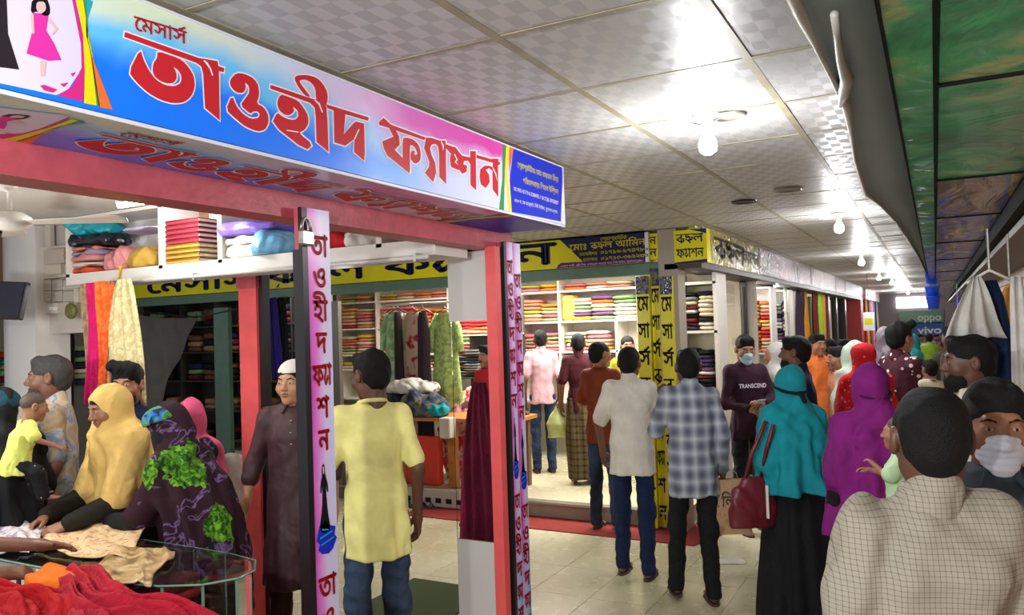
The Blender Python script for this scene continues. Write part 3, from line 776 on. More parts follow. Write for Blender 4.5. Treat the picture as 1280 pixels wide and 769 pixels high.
def font_glyph(ch):
    if ch not in FG:
        if 'H' not in FG: FG['H'] = max(y for l in outline('ন') for x, y in l); FG['n'] = min(x for l in outline('ন') for x, y in l)
        H0 = FG['H']; L = outline(ch); 
        Lc = outline(ch+'ন'); m_ = max(x for l in Lc for x, y in l); n_ = outline('ন'); adv = m_-max(x for l in n_ for x, y in l)
        L = L or []
        L = [[(x/H0, y/H0) for x, y in l] for l in L]; V, T_ = fill(L) if L else ([], []); FG[ch] = (adv/H0, V, T_, L)
    return FG[ch]
FONTED = 'তাওহীিদফশনমসরলেঃআপ'
def glyphs(word, wd=.13):
    V = []; Fs = []; x = 0
    for g in word:
        if g in FONTED:
            adv, gv, gt, gl = font_glyph(g); i = len(V); V += [(x+a, b_) for a, b_ in gv]; Fs += [tuple(i+k for k in t) for t in gt]
            hw = max(0, (wd-.10)*.42)
            if hw > .004:
                for l in gl:
                    for (ax_, ay), (bx, by) in zip(l, l[1:]+l[:1]):
                        dx, dy = bx-ax_, by-ay; L_0 = math.hypot(dx, dy)
                        if L_0 < 1e-4: continue
                        nx, ny = -dy/L_0*hw, dx/L_0*hw; i = len(V); V += [(x+ax_+nx, ay+ny), (x+ax_-nx, ay-ny), (x+bx-nx, by-ny), (x+bx+nx, by+ny)]; Fs.append((i, i+1, i+2, i+3))
            x += adv
        else: a, b_, c_ = glyphs_stroke([g], wd*.95+.02); i = len(V); V += [(x+p, q) for p, q in a]; Fs += [tuple(i+k for k in t) for t in b_]; x += c_
    return V, Fs, x
def glyphs_stroke(word, wd=.13):
    "ribbons of a written word in units of the letter height"
    V = []; Fs = []; x = 0
    for g in word:
        adv, st = GL_[g]
        for pl in st:
            pts = [(x+a, b_) for a, b_ in pl]; horiz = len(pl) == 2 and abs(pl[0][1]-pl[1][1]) < .01
            hw = wd*(.36 if horiz else .5)
            for (ax_, ay), (bx, by) in zip(pts[:-1], pts[1:]):
                dx, dy = bx-ax_, by-ay; L = math.hypot(dx, dy) or 1; nx, ny = -dy/L*hw, dx/L*hw; i = len(V)
                V += [(ax_+nx, ay+ny), (ax_-nx, ay-ny), (bx-nx, by-ny), (bx+nx, by+ny)]; Fs.append((i, i+1, i+2, i+3))
            for (a, b_) in pts[1:-1] if len(pts) > 2 else []:
                i = len(V); V += [(a+hw*math.cos(t*math.pi/3), b_+hw*math.sin(t*math.pi/3)) for t in range(6)]; Fs.append(tuple(range(i, i+6)))
        x += adv
    return V, Fs, x
def plane_map(o, u, v, nrm, off=.003):
    o, u, v, nrm = (np.array(q, float) for q in (o, u, v, nrm))
    return lambda a, b_, k=1: tuple(o+u*a+v*b_+nrm*off*k)
def write(name, items, m, parent, pm, k=1):
    "items: (word, x, y, height, x-scale, weight); words joined into one lettering part"
    mb = MB()
    for word, x, y, h, xs, wd in items:
        V, Fs, _ = glyphs(word, wd); mb.add([pm(x+a*h*xs, y+b_*h, k) for a, b_ in V], Fs)
    return mb.build(name, m, parent)
PRE = 'েি'
def vis(s):
    out = []; i = 0
    for ch in s:
        if ch in PRE and out:
            j = len(out)-1
            while j >= 2 and out[j-1] == '্': j -= 2
            out.insert(j, ch)
        elif ch == 'ো' and out:
            j = len(out)-1
            while j >= 2 and out[j-1] == '্': j -= 2
            out.insert(j, 'ে'); out.append('া')
        else: out.append(ch)
    return ''.join(out)
def font_text(name, s, m, parent, pm, x, y, size, width=None, bold=.0, k=1):
    mb = MB(); cx = 0; k_ = None; G = []
    for ch in s:
        adv, gv, gt, gl = font_glyph(ch); G.append((cx, gv, gt, gl)); cx += adv
    H0 = FG['H']*size; xs = [c_+v[0] for c_, gv, _, _ in G for v in gv]
    if not xs: return None
    x0 = min(xs); f = width/((max(xs)-x0)*H0) if width else 1
    for c_, gv, gt, gl in G:
        mb.add([pm(x+(c_+a-x0)*H0*f, y+b_*H0, k) for a, b_ in gv], gt)
        if bold:
            hw = bold/H0
            for l in gl:
                for (ax_, ay), (bx, by) in zip(l, l[1:]+l[:1]):
                    dx, dy = bx-ax_, by-ay; L0 = math.hypot(dx, dy)
                    if L0 < 1e-4: continue
                    nx, ny = -dy/L0*hw, dx/L0*hw; mb.add([pm(x+(c_+p-x0)*H0*f, y+q*H0, k) for p, q in ((ax_+nx, ay+ny), (ax_-nx, ay-ny), (bx-nx, by-ny), (bx+nx, by+ny))], [(0, 1, 2, 3)])
    return mb.build(name, m, parent)
def poly(name, loops, m, parent, f, rim=None, rimm=None, lay=1):
    "flat printed shapes: each loop a list of points, f maps a point (x, y, layer) to the place"
    mb = MB()
    for lp in loops:
        vs = [Vector((a, b_, 0)) for a, b_ in lp]
        mb.add([f(a, b_, lay) for a, b_ in lp], [tuple(t) for t in tessellate_polygon([vs])])
    o = mb.build(name, m, parent)
    if rim:
        mb = MB()
        for lp in loops:
            n_ = len(lp)
            for i in range(n_):
                (ax_, ay), (bx, by) = lp[i], lp[(i+1) % n_]; dx, dy = bx-ax_, by-ay; L = math.hypot(dx, dy) or 1; nx, ny = -dy/L*rim, dx/L*rim
                mb.add([f(ax_+nx, ay+ny, lay-.3), f(ax_-nx, ay-ny, lay-.3), f(bx-nx, by-ny, lay-.3), f(bx+nx, by+ny, lay-.3)], [(0, 1, 2, 3)])
                mb.add([f(ax_+rim*math.cos(t*math.pi/4), ay+rim*math.sin(t*math.pi/4), lay-.3) for t in range(8)], [tuple(range(8))])
        mb.build('letter_outline', rimm, parent)
    return o
def smooth_loop(lp, it=1):
    for _ in range(it):
        q = []
        for i in range(len(lp)):
            a = lp[i]; b_ = lp[(i+1) % len(lp)]; q += [(a[0]*.78+b_[0]*.22, a[1]*.78+b_[1]*.22), (a[0]*.22+b_[0]*.78, a[1]*.22+b_[1]*.78)]
        lp = q
    return lp
# ------------------------------------------------------------------ the big sign over the near shop
def flat(name, col, rough=.35, coat=.0):
    return mat(name, col, rough=.42, coat=coat, spec=.25)
RED = flat('print_red', rgb(196, 34, 44), .3); WHITE = flat('print_white', rgb(232, 232, 240), .3)
YEL = flat('print_yellow', rgb(226, 214, 10), .3); BLK = flat('print_black', rgb(14, 14, 22), .3)
BLU = flat('print_blue', rgb(24, 44, 190), .3); NAVY = flat('print_navy', rgb(30, 26, 74), .3); PINK = flat('print_pink', rgb(214, 50, 160), .3)
GRN = flat('print_green', rgb(60, 140, 80), .3); ORG = flat('print_orange', rgb(226, 110, 50), .3); TEAL = flat('print_teal', rgb(30, 160, 190), .3)
MAG = flat('print_magenta', rgb(206, 40, 130), .3); OLV = flat('print_olive', rgb(90, 78, 30), .3)
GOWN = flat('print_dark_gown', rgb(40, 30, 38), .4); SKINP = flat('print_skin', rgb(214, 180, 176), .4); LIL = flat('print_lilac_white', rgb(214, 206, 232), .3)
big = empty('shop_sign', (SX, 2.2, SOF), 0, 'long blue and magenta shop sign with red letters over the near shop', 'sign')
def L_(o): o.parent = big; return o
inv = Matrix.Translation((-SX, -2.2, -SOF))
def sgn_mat(name, along, updn):
    "printed background: along = world Y scale, updn = (axis, low, high)"
    m, nt, b = new_mat(name); geo = N(nt, 'ShaderNodeNewGeometry'); s = N(nt, 'ShaderNodeSeparateXYZ'); nt.links.new(geo.outputs['Position'], s.inputs[0])
    u = mth(nt, 'DIVIDE', mth(nt, 'SUBTRACT', s.outputs[1], along[0]), along[1]-along[0])
    v = mth(nt, 'DIVIDE', mth(nt, 'SUBTRACT', s.outputs[updn[0]], updn[1]), updn[2]-updn[1])
    n = N(nt, 'ShaderNodeTexNoise', i_Scale=3.2, i_Detail=3, i_Distortion=1.0); nt.links.new(geo.outputs['Position'], n.inputs['Vector'])
    vv = mth(nt, 'ADD', v, mth(nt, 'MULTIPLY', mth(nt, 'SUBTRACT', n.outputs[0], .5), .55))
    vv = mth(nt, 'ADD', vv, mth(nt, 'MULTIPLY', mth(nt, 'SINE', mth(nt, 'MULTIPLY', u, 9)), -.10))
    top = ramp(nt, u, [(0, rgb(196, 220, 216)), (.14, rgb(214, 226, 190)), (.30, rgb(200, 216, 236)), (.42, rgb(216, 190, 232)), (.56, rgb(222, 104, 196)), (.8, rgb(214, 56, 164)), (1, rgb(214, 100, 184))])
    mid = ramp(nt, u, [(0, rgb(90, 190, 245)), (.3, rgb(110, 196, 250)), (.5, rgb(170, 196, 250)), (.7, rgb(214, 190, 240)), (1, rgb(226, 216, 246))])
    bot = ramp(nt, u, [(0, rgb(0, 118, 255)), (.38, rgb(0, 120, 255)), (.52, rgb(60, 160, 255)), (.64, rgb(206, 218, 250)), (1, rgb(224, 224, 246))])
    c = mixc(nt, ramp(nt, vv, [(.30, (0, 0, 0, 1)), (.52, (1, 1, 1, 1))]), bot, mid); c = mixc(nt, ramp(nt, vv, [(.60, (0, 0, 0, 1)), (.82, (1, 1, 1, 1))]), c, top)
    nt.links.new(c, b.inputs['Base Color']); b.inputs['Roughness'].default_value = .32; b.inputs['Coat Weight'].default_value = .3; b.inputs['Coat Roughness'].default_value = .1
    n2 = N(nt, 'ShaderNodeTexNoise', i_Scale=5, i_Detail=2); nt.links.new(geo.outputs['Position'], n2.inputs['Vector']); bp = N(nt, 'ShaderNodeBump', i_Strength=.2, i_Distance=.02)
    nt.links.new(n2.outputs[0], bp.inputs['Height']); nt.links.new(bp.outputs[0], b.inputs['Normal']); return m
def wbox(name, m, x0, x1, y0, y1, z0, z1, parent, root, bev=0):       # world-coordinate box under a thing whose Empty sits at root
    r = root.location; o = box(name, m, x0, x1, y0, y1, z0, z1, parent, bev); o.matrix_parent_inverse = root.matrix_world.inverted(); return o
def under(o, root): o.parent = root; o.matrix_parent_inverse = Matrix.Translation(root.location).inverted() if not root.rotation_euler.z else (Matrix.Translation(root.location) @ Matrix.Rotation(root.rotation_euler.z, 4, 'Z')).inverted(); return o
SY0, SY1 = .45, 3.72
under(box('sign_face', sgn_mat('sign_print', (1.0, 3.45), (2, SOF, 2.70)), SX-.10, SX, SY0, SY1, SOF, 2.695), big)
under(box('sign_underside', sgn_mat('sign_underside_print', (.8, 3.45), (0, -2.06, -1.66)), -2.10, SX-.004, SY0, SY1, SOF-.012, SOF-.004), big)
trimm = mat('white_vinyl_edge', rgb(214, 214, 226), rough=.4); under(box('bottom_edge', trimm, SX-.004, SX+.003, SY0, SY1, SOF-.013, SOF-.003), big); under(box('top_edge', trimm, SX-.003, SX+.003, SY0, SY1, 2.694, 2.700), big); under(box('end_edge', trimm, SX-.003, SX+.004, SY1-.006, SY1+.003, SOF, 2.70), big)
under(box('end_panel', BLU, SX-.40, SX-.004, SY1+.001, SY1+.004, SOF, 2.69), big)
def face(x, y, lay=1): p = hit(x, y, X=SX+.0005*max(lay, 0)); return tuple(p)
_f0 = hit(160, 60, X=SX); _s0 = hit(115, 165, Z=SOF); _f1 = hit(345, 175, X=SX); _s1 = hit(250, 200, Z=SOF)
def soff(x, y, lay=1):
    p = hit(x, y, X=SX); t = (2.695-p[2])/(2.695-SOF); yy = _s0[1]+(p[1]-_f0[1])*1.0
    return (SX-.01-t*.375, yy, SOF-.013-.0005*max(lay, 0))
def c1(l): return [(150+a/5.127, 10+b_/5.127) for a, b_ in l]
def c2(l): return [(270+a/5.915, 70+b_/5.915) for a, b_ in l]
def c3(l): return [(330+a/5.913, 80+b_/5.913) for a, b_ in l]
def c4(l): return [(470+a/6.406, 140+b_/6.406) for a, b_ in l]
letters = [
 c1([(32,153),(505,320),(540,325),(625,340),(630,372),(668,384),(664,412),(634,404),(640,722),(545,640),(533,420),(520,375),(490,352),(25,185)]),
 smooth_loop(c1([(130,262),(55,410),(100,470),(180,545),(260,590),(340,612),(410,605),(455,570),(480,510),(475,440),(445,385),(400,335),(350,312),(240,275),(238,320),(215,350),(208,390),(215,430),(250,465),(300,485),(345,480),(365,450),(360,410),(338,372),(375,400),(395,440),(390,480),(350,502),(290,495),(230,460),(185,400),(150,330)])),
 smooth_loop(c2([(150,125),(100,180),(110,230),(150,270),(200,275),(222,240),(213,192),(245,225),(245,275),(215,315),(180,365),(255,430),(275,410),(310,410),(325,435),(310,460),(260,465),(200,430),(150,370),(118,290),(73,397),(140,460),(220,525),(310,560),(365,545),(390,490),(385,430),(350,375),(300,352),(320,290),(315,220),(280,165),(210,130)])),
 smooth_loop(c3([(122,222),(95,285),(110,340),(150,375),(190,380),(225,350),(213,312),(250,345),(255,390),(225,415),(170,405),(130,385),(98,357),(56,442),(310,642),(362,595),(255,508),(300,490),(330,440),(325,380),(295,325),(250,270),(190,245)])),
 c3([(50,153),(350,255),(382,262),(462,320),(470,430),(478,652),(388,575),(383,400),(375,325),(340,287),(45,182)]),
 smooth_loop(c3([(300,232),(250,165),(223,105),(245,83),(320,80),(390,100),(440,150),(470,215),(470,270),(455,320),(468,420),(400,300),(383,250),(380,180),(350,138),(310,115),(268,118),(262,135),(352,252)])),
 c3([(462,298),(775,395),(770,420),(602,372),(590,520),(660,440),(680,425),(740,440),(745,655),(740,717),(665,650),(668,555),(600,605),(520,580),(515,345),(465,325)]),
 c4([(62,46),(22,82),(28,106),(104,128),(140,198),(50,236),(62,290),(90,348),(268,492),(272,440),(215,370),(150,302),(190,262),(185,195),(160,148),(385,225),(400,205),(118,100)]),
 smooth_loop(c4([(212,212),(245,204),(300,220),(342,262),(360,330),(355,392),(315,418),(280,385),(276,345),(285,312),(312,308),(306,345),(334,340),(318,290),(285,262),(270,275),(272,420),(272,490),(214,400)])),
 c4([(395,240),(385,290),(405,340),(428,400),(425,440),(392,488),(458,562),(482,485),(475,410),(445,345),(432,290),(445,262),(475,255),(498,275),(505,330),(508,520),(562,577),(560,270),(556,230),(510,230),(450,208),(400,205)]),
 c4([(756,312),(800,315),(803,628),(757,585),(757,420),(735,390),(705,395),(700,420),(730,430),(725,480),(690,495),(668,465),(650,462),(600,440),(592,380),(600,335),(560,290),(560,258),(640,285),(672,330),(690,350),(755,365)]),
 c4([(805,343),(930,378),(935,372),(985,375),(980,395),(997,405),(990,425),(978,425),(980,682),(935,620),(932,470),(905,450),(880,465),(905,500),(912,560),(880,610),(840,580),(830,520),(835,460),(870,430),(910,430),(935,445),(935,408),(805,370)])]
slits = [c1([(540,333),(562,350),(585,390),(598,432),(590,434),(575,392),(552,358),(535,340)]), c3([(375,262),(412,290),(436,356),(428,360),(404,300),(372,270)]), c3([(168,486),(255,500),(255,508),(168,494)]), c3([(706,484),(672,560),(664,556),(698,482)]), c4([(525,235),(545,270),(538,312),(532,270),(520,240)]), c4([(632,335),(655,385),(640,400),(660,425),(630,402),(645,380),(624,340)]), c4([(938,445),(965,500),(972,560),(958,505),(934,452)])]
mess = ['ে', 'ম', 'স', 'া', 'স', '^']
def lettering(f, par):
    a = hit(170, 46, X=SX); b_ = hit(238, 60, X=SX)
    under(poly('letter', letters, RED, None, f, rim=.9, rimm=WHITE, lay=2), par) if par is None else None
def print_on(f, root, lay0=1):
    O = []
    shapes = [('print_panel', LIL, [[(0, -22), (88, -22), (101, 50), (103, 85), (85, 112), (70, 119), (0, 104), (-60, 90), (-60, -30)]], 1),
      ('print_swirl', MAG, [[(86, -22), (93, -5), (104, 45), (106, 90), (104, 127), (72, 120), (90, 108), (102, 85), (101, 55)], [(50, 107), (56, 106), (72, 112), (66, 116), (55, 113)], [(75, 105), (86, 103), (80, 109)], [(88, 92), (95, 90), (91, 96)]], 2),
      ('print_swirl', YEL, [[(94, -10), (104, -6), (108, 30), (116, 70), (121, 132), (105, 129), (106, 90), (104, 45)], [(633, 182), (637, 183), (634, 215), (640, 266), (636, 265), (631, 215)]], 2.2),
      ('print_swirl', GRN, [[(103, -6), (108, -2), (110, 40), (125, 134), (121, 132), (114, 70)], [(629, 180), (633, 182), (631, 215), (630, 264), (624, 262), (628, 225)]], 2.4),
      ('print_swirl', ORG, [[(112, 62), (122, 88), (141, 137), (124, 134)], [(637, 184), (642, 186), (637, 215), (638, 240)]], 2.4),
      ('print_swirl', TEAL, [[(106, -5), (116, 2), (109, 24), (110, 50), (116, 78), (108, 45)]], 2.2),
      ('print_dress', PINK, [[(41, 16), (61, 17), (58, 38), (68, 55), (77, 75), (60, 76), (33, 67), (40, 40)]], 2),
      ('print_hair', BLK, [smooth_loop([(40, -2), (58, -4), (63, 10), (62, 19), (55, 20), (47, 14), (38, 17)])], 2), ('print_figure', SKINP, [smooth_loop([(46, 2), (56, 2), (58, 12), (51, 18), (45, 12)]), [(50, 76), (58, 77), (56, 95), (51, 95)], [(38, 18), (42, 18), (43, 42), (40, 42)], [(62, 22), (73, 36), (66, 44), (64, 42), (69, 36), (60, 26)]], 2.4),
      ('print_gown', GOWN, [[(-30, -10), (8, -10), (10, 42), (24, 87), (0, 84), (-20, 80)]], 2),
      ('print_panel', BLU, [[(642, 186), (703.6, 210), (701, 277), (640, 265), (637, 225)]], 1.6)]
    for nm, m, lp, ly in shapes:
        for q_ in lp: O.append(poly(nm, [q_], m, None, f, lay=ly))
    n0 = len(COL.objects)
    for i_, q_ in enumerate(letters): O.append(poly('letter', [q_], RED, None, f, lay=4+.12*i_))
    for i_, lp in enumerate(letters):
        A = sum(p[0]*q[1]-q[0]*p[1] for p, q in zip(lp, lp[1:]+lp[:1])); lp = lp if A > 0 else lp[::-1]; n_ = len(lp); off = []
        for k in range(n_):
            p0, p1, p2 = lp[k-1], lp[k], lp[(k+1) % n_]; d1 = Vector((p1[0]-p0[0], p1[1]-p0[1])).normalized(); d2 = Vector((p2[0]-p1[0], p2[1]-p1[1])).normalized()
            n1 = Vector((d1.y, -d1.x)); n2 = Vector((d2.y, -d2.x)); m_ = n1+n2
            if m_.length < .35: off += [(p1[0]+n1.x*1.7+d1.x*1.2, p1[1]+n1.y*1.7+d1.y*1.2), (p1[0]+n2.x*1.7-d2.x*1.2, p1[1]+n2.y*1.7-d2.y*1.2)]
            else: m_ = m_*(1.7*2/max(m_.length_squared, 1.1)); off.append((p1[0]+m_.x, p1[1]+m_.y))
        V, T_ = fill([off, lp]); mb = MB(); mb.add([f(a, b_, 3+.05*i_) for a, b_ in V], T_); O.append(mb.build('letter_outline', WHITE))
    O.append(poly('letter_slit', slits, WHITE, None, f, lay=6.2))
    # small word above
    V, Fs, W_ = glyphs(mess, .15)
    x0, y0, x1, y1 = 168, 37, 233, 55
    mb = MB(); mb.add([f(x0+(x1-x0)*a/W_, y0+(y1-y0)*a/W_-b_*17*(1-.10*a/W_), 3) for a, b_ in [(q[0], q[1]) for q in V]], Fs); O.append(mb.build('lettering', RED))
    for o in O: under(o, root)
print_on(face, big); print_on(soff, big)
pmf = lambda x0, y0, x1, y1: (lambda a, b_, k=1: tuple(np.array(face(x0+(x1-x0)*a, y0+(y1-y0)*a, 2))+np.array((0, 0, b_))))
for (s, x0, y0, x1, y1, h, m) in ((vis('প্রোপ্রাইটরঃ মোঃ রায়হান মিয়া'), 647, 209, 698, 228, .036, YEL), (vis('পরিচালনায়ঃ শিহাব উদ্দিন'), 654, 229, 698, 243, .036, YEL),
      ('মোবাঃ 01714-338495 / 01728-393887', 642, 238, 698, 256, .026, WHITE), (vis('২/৩০ ম. কে মার্কেট, নিউ টাউন, সুনামগঞ্জ।'), 643, 252, 697, 267, .022, WHITE)):
    o = font_text('lettering', s, m, None, pmf(x0, y0, x1, y1), 0, 0, h, width=1.0, bold=.0008)
    if o: under(o, big)
# ------------------------------------------------------------------ red steel frame of the near shop
RSTEEL = mat('red_painted_steel', rgb(176, 76, 86), rough=.42, mottle=.14, mscale=14, bump=.15, bscale=40, spec=.4)
RBRIGHT = mat('bright_red_painted_steel', rgb(226, 88, 88), rough=.45, mottle=.08, mscale=10)
RDARK = mat('black_shutter_guide', rgb(18, 14, 16), rough=.4)
tag(box('steel_beam', RSTEEL, -2.16, PX_, .2, 3.82, 2.295, 2.42), 'dull red steel beam under the blue sign across the shop front', 'beam')
tag(box('steel_beam', RDARK, -2.14, PX_+.015, .2, 3.80, 2.402, 2.43), 'thin dark trim strip between red beam and printed sign underside', 'beam')
STRIP = {}
def strip_mat(name, ax_, lo, hi):
    m, nt, b = new_mat(name); geo = N(nt, 'ShaderNodeNewGeometry'); s = N(nt, 'ShaderNodeSeparateXYZ'); nt.links.new(geo.outputs['Position'], s.inputs[0])
    u = mth(nt, 'DIVIDE', mth(nt, 'SUBTRACT', s.outputs[ax_], lo), hi-lo); n = N(nt, 'ShaderNodeTexNoise', i_Scale=5, i_Detail=3, i_Distortion=1); mp = N(nt, 'ShaderNodeMapping'); mp.inputs['Scale'].default_value = (1, 1, .35)
    nt.links.new(geo.outputs['Position'], mp.inputs[0]); nt.links.new(mp.outputs[0], n.inputs['Vector'])
    uu = mth(nt, 'ADD', u, mth(nt, 'MULTIPLY', mth(nt, 'SUBTRACT', n.outputs[0], .5), .7))
    c = ramp(nt, uu, [(.05, rgb(206, 60, 180)), (.35, rgb(222, 130, 214)), (.62, rgb(216, 200, 232)), (1, rgb(206, 206, 240))])
    low = ramp(nt, uu, [(.2, rgb(220, 190, 226)), (.6, rgb(150, 190, 236)), (1, rgb(70, 160, 230))])
    c = mixc(nt, ramp(nt, s.outputs[2], [(.35, (1, 1, 1, 1)), (.85, (0, 0, 0, 1))]), c, low)
    nt.links.new(c, b.inputs['Base Color']); b.inputs['Roughness'].default_value = .3; return m
word = [['ত', 'া'], ['ও'], ['হ', 'ী'], ['দ'], ['ফ', '-', 'া'], ['শ'], ['ন']]
def column_print(root, pm, wid, z0, pitch, picz):
    items = []; z = z0
    seq = word+['PIC', 'CLOTH']+word
    for g in seq:
        if g == 'PIC':
            z -= .06
            fig = [smooth_loop([(a*wid*.9, z-.19+b_*.25) for a, b_ in ((.48, 1.0), (.56, .96), (.58, .86), (.62, .78), (.70, .70), (.72, .56), (.64, .58), (.62, .68), (.60, .6), (.66, .3), (.80, .02), (.5, -.02), (.22, .06), (.38, .35), (.42, .6), (.40, .68), (.36, .56), (.30, .6), (.36, .76), (.42, .82), (.40, .92))])]
            under(poly('print_gown', fig, BLK, None, pm, lay=2), root)
            under(poly('print_skin', [smooth_loop([(a*wid*.9, z-.19+b_*.25) for a, b_ in ((.45, .95), (.52, .95), (.53, .87), (.49, .83), (.45, .88))])], SKINP, None, pm, lay=3), root); z -= .20
        elif g == 'CLOTH':
            fig = [[(a*wid, z-.07+b_*.12) for a, b_ in ((.05, .5), (.2, .9), (.5, 1.), (.62, .85), (.95, .75), (.9, .5), (1, .4), (.8, .1), (.6, .0), (.3, .05), (.12, .2), (.2, .35))]]
            under(poly('print_cloth', fig, BLU, None, pm, lay=2), root)
            under(poly('print_fold', [[(a*wid, z-.07+b_*.12) for a, b_ in q] for q in (((.2, .5), (.8, .62), (.8, .66), (.2, .56)), ((.25, .3), (.85, .42), (.85, .46), (.25, .35)), ((.3, .75), (.6, .7), (.6, .74), (.3, .8)))], TEAL, None, pm, lay=3), root); z -= .15
        else:
            V, Fs, W_ = glyphs(g, .2); h = .072; s_ = min(h*.8, wid*.86/W_); mx = (wid-W_*s_)/2
            items.append((g, mx, z-h, h, s_/h, .2)); z -= pitch
    under(write('lettering', items, RED, None, pm, 3), root)
def hung_post(x, y0, y1, ztop, label, padlock):
    r = empty('steel_post', (x, y0, 0), 0, label, 'post')
    under(box('post_tube', RSTEEL, x-.045, x-.012, y0, y1-.002, 0, ztop), r)
    under(box('shutter_guide', RDARK, x-.012, x+.006, y0-.015, y0+.012, 0, ztop), r); under(box('shutter_guide', RDARK, x-.05, x+.004, y0-.006, y0, 0, ztop-.15), r)
    under(box('printed_strip', strip_mat('strip_print', 1, y0, y1), x-.012, x+.004, y0+.012, y1, 0, ztop), r)
    column_print(r, lambda a, b_, k=1: (x+.004+.0008*k, y0+.014+a, b_), y1-y0-.018, ztop-.10, .118, 0)
    return r
p1 = hung_post(-1.985, 2.140, 2.272, 2.33, 'near red shop post faced with a purple strip of red letters', True)
p2 = hung_post(-1.985, 3.638, 3.722, 2.33, 'red corner post with narrow pink and blue lettered strip', False)
under(box('red_tube', RBRIGHT, -2.05, -1.99, 3.545, 3.60, 0, 2.30), p2); under(box('shutter_guide', RDARK, -2.08, -1.995, 3.60, 3.64, 0, 2.30), p2)
# second printed strip, on the face of the corner post that looks to the aisle
under(box('printed_strip', strip_mat('strip_print2', 1, 3.72, 3.81), -1.99, -1.981, 3.725, 3.81, 0, 2.33), p2)
column_print(p2, lambda a, b_, k=1: (-1.981+.0008*k, 3.727+a, b_), .08, 2.16, .118, 0)
# padlock and hasp
lk = empty('padlock', (-1.97, 2.12, 2.22), 0, 'old steel padlock hanging from hasp on the near post', 'padlock')
LOCK = mat('aged_steel', rgb(150, 150, 140), rough=.35, metal=.8, mottle=.2, mscale=40)
under(box('lock_body', LOCK, -1.978, -1.955, 2.10, 2.165, 2.19, 2.245, bev=.006), lk)
under(MB().tube([(-1.967, 2.11+.023*(1-math.cos(t*math.pi/8)), 2.245+.045*math.sin(t*math.pi/8)) for t in range(9)], .006, 8).build('shackle', LOCK, smooth=True), lk)
# ------------------------------------------------------------------ yellow sign of the far shop
def bsign(name, o, u, L, z0, z1, label, m):
    r = empty(name, tuple(o), 0, label, 'sign'); return r
ys = empty('shop_sign', (-6, YB, 2.42), 0, 'long yellow sign with dark letters and navy owner panel across the aisle', 'sign')
ZB0, ZB1 = 2.44, 2.715; XR = hit(810, 300, Y=YB)[0]; XN = hit(700, 300, Y=YB)[0]
YELM = mat('yellow_vinyl', rgb(222, 212, 4), spec=.25, rough=.4, mottle=.05)
under(box('sign_face', YELM, -12.5, XR, YB, YB+.16, ZB0, ZB1), ys)
under(box('end_face', YELM, XR, XR+.004, YB+.01, YB+.16, ZB0, ZB1), ys); under(box('sign_frame', trimm, XR-.03, XR+.002, YB-.004, YB, ZB0, ZB1), ys)
pmB = plane_map((XN, YB, 0), (1, 0, 0), (0, 0, 1), (0, -1, 0), .002)
sl = (XR-XN)
under(poly('owner_panel', [[(.0, ZB1), (sl-.03, ZB1), (sl-.03, ZB0), (-.05, ZB0), (-.02, ZB0+.04), (.24, ZB0+.04)]], NAVY, None, pmB, lay=1), ys)
under(poly('owner_panel', [[(-.05, ZB0), (-.05, ZB0-.0), (sl-.03, ZB0), (sl-.03, ZB0+.035), (.0, ZB0+.05)]], flat('print_purple', rgb(96, 32, 110)), None, pmB, lay=1.5), ys)
w1 = ['ে', 'ম', 'স', 'া', 'স', '^', ' ', 'র+', 'হ+', 'ল', ' ', 'ফ', '-', 'া', 'শ', 'ন']; V, Fs, W_ = glyphs(w1, .2)
hB = .20; s_ = 6.0/(W_*hB); x0 = -.06-6.0
under(write('lettering', [(w1, x0, ZB0+.05, hB, s_, .20)], NAVY, None, pmB, 2), ys)
for s, x, z, h, wd in ((vis('প্রোপ্রাইটর'), .42, 2.672, .045, .26), ('০১৭১৬-৮৭৪৭৮০', .42, 2.545, .05, .46), ('০১৭১০-৩৬২২৩৩', .42, 2.488, .05, .46), (vis('মোবাইলঃ'), .20, 2.545, .04, .18), (vis('মোবাঃ'), .24, 2.490, .04, .14)):
    o = font_text('lettering', s, YEL, None, pmB, x, z, h, width=wd, bold=.0015, k=2)
    if o: under(o, ys)
w2 = ['ে', 'ম', 'া', 'ঃ', ' ', 'র+', 'হ+', 'ল', ' ', 'আ', 'ি', 'ম', 'ন']; V, Fs, W_ = glyphs(w2)
under(write('lettering', [(w2, .10, 2.600, .056, .76/(W_*.056), .15)], YEL, None, pmB, 2), ys)
o = font_text('lettering', vis('এখানে শাড়ী, থ্রী-পিছ, লেহেঙ্গা পাওয়া যায়, নিউ টাউন, সুনামগঞ্জ।'), LIL, None, pmB, .0, ZB0+.008, .026, width=sl-.06, k=3)
if o: under(o, ys)
yb = mat('dark_fascia', rgb(48, 56, 54), rough=.6)
GREEN = mat('green_painted_steel', rgb(84, 116, 100), rough=.45, mottle=.1, mscale=8)
tag(box('steel_beam', GREEN, -12.5, -2.12, YB+.06, YB+.16, hit(655, 353, Y=YB+.06)[2], hit(655, 340, Y=YB+.06)[2]), 'grey green steel beam running below the long yellow sign', 'beam')
struct(box('trim_fascia', yb, -12.5, -2.12, YB+.08, YB+.17, hit(655, 340, Y=YB+.06)[2], ZB0))
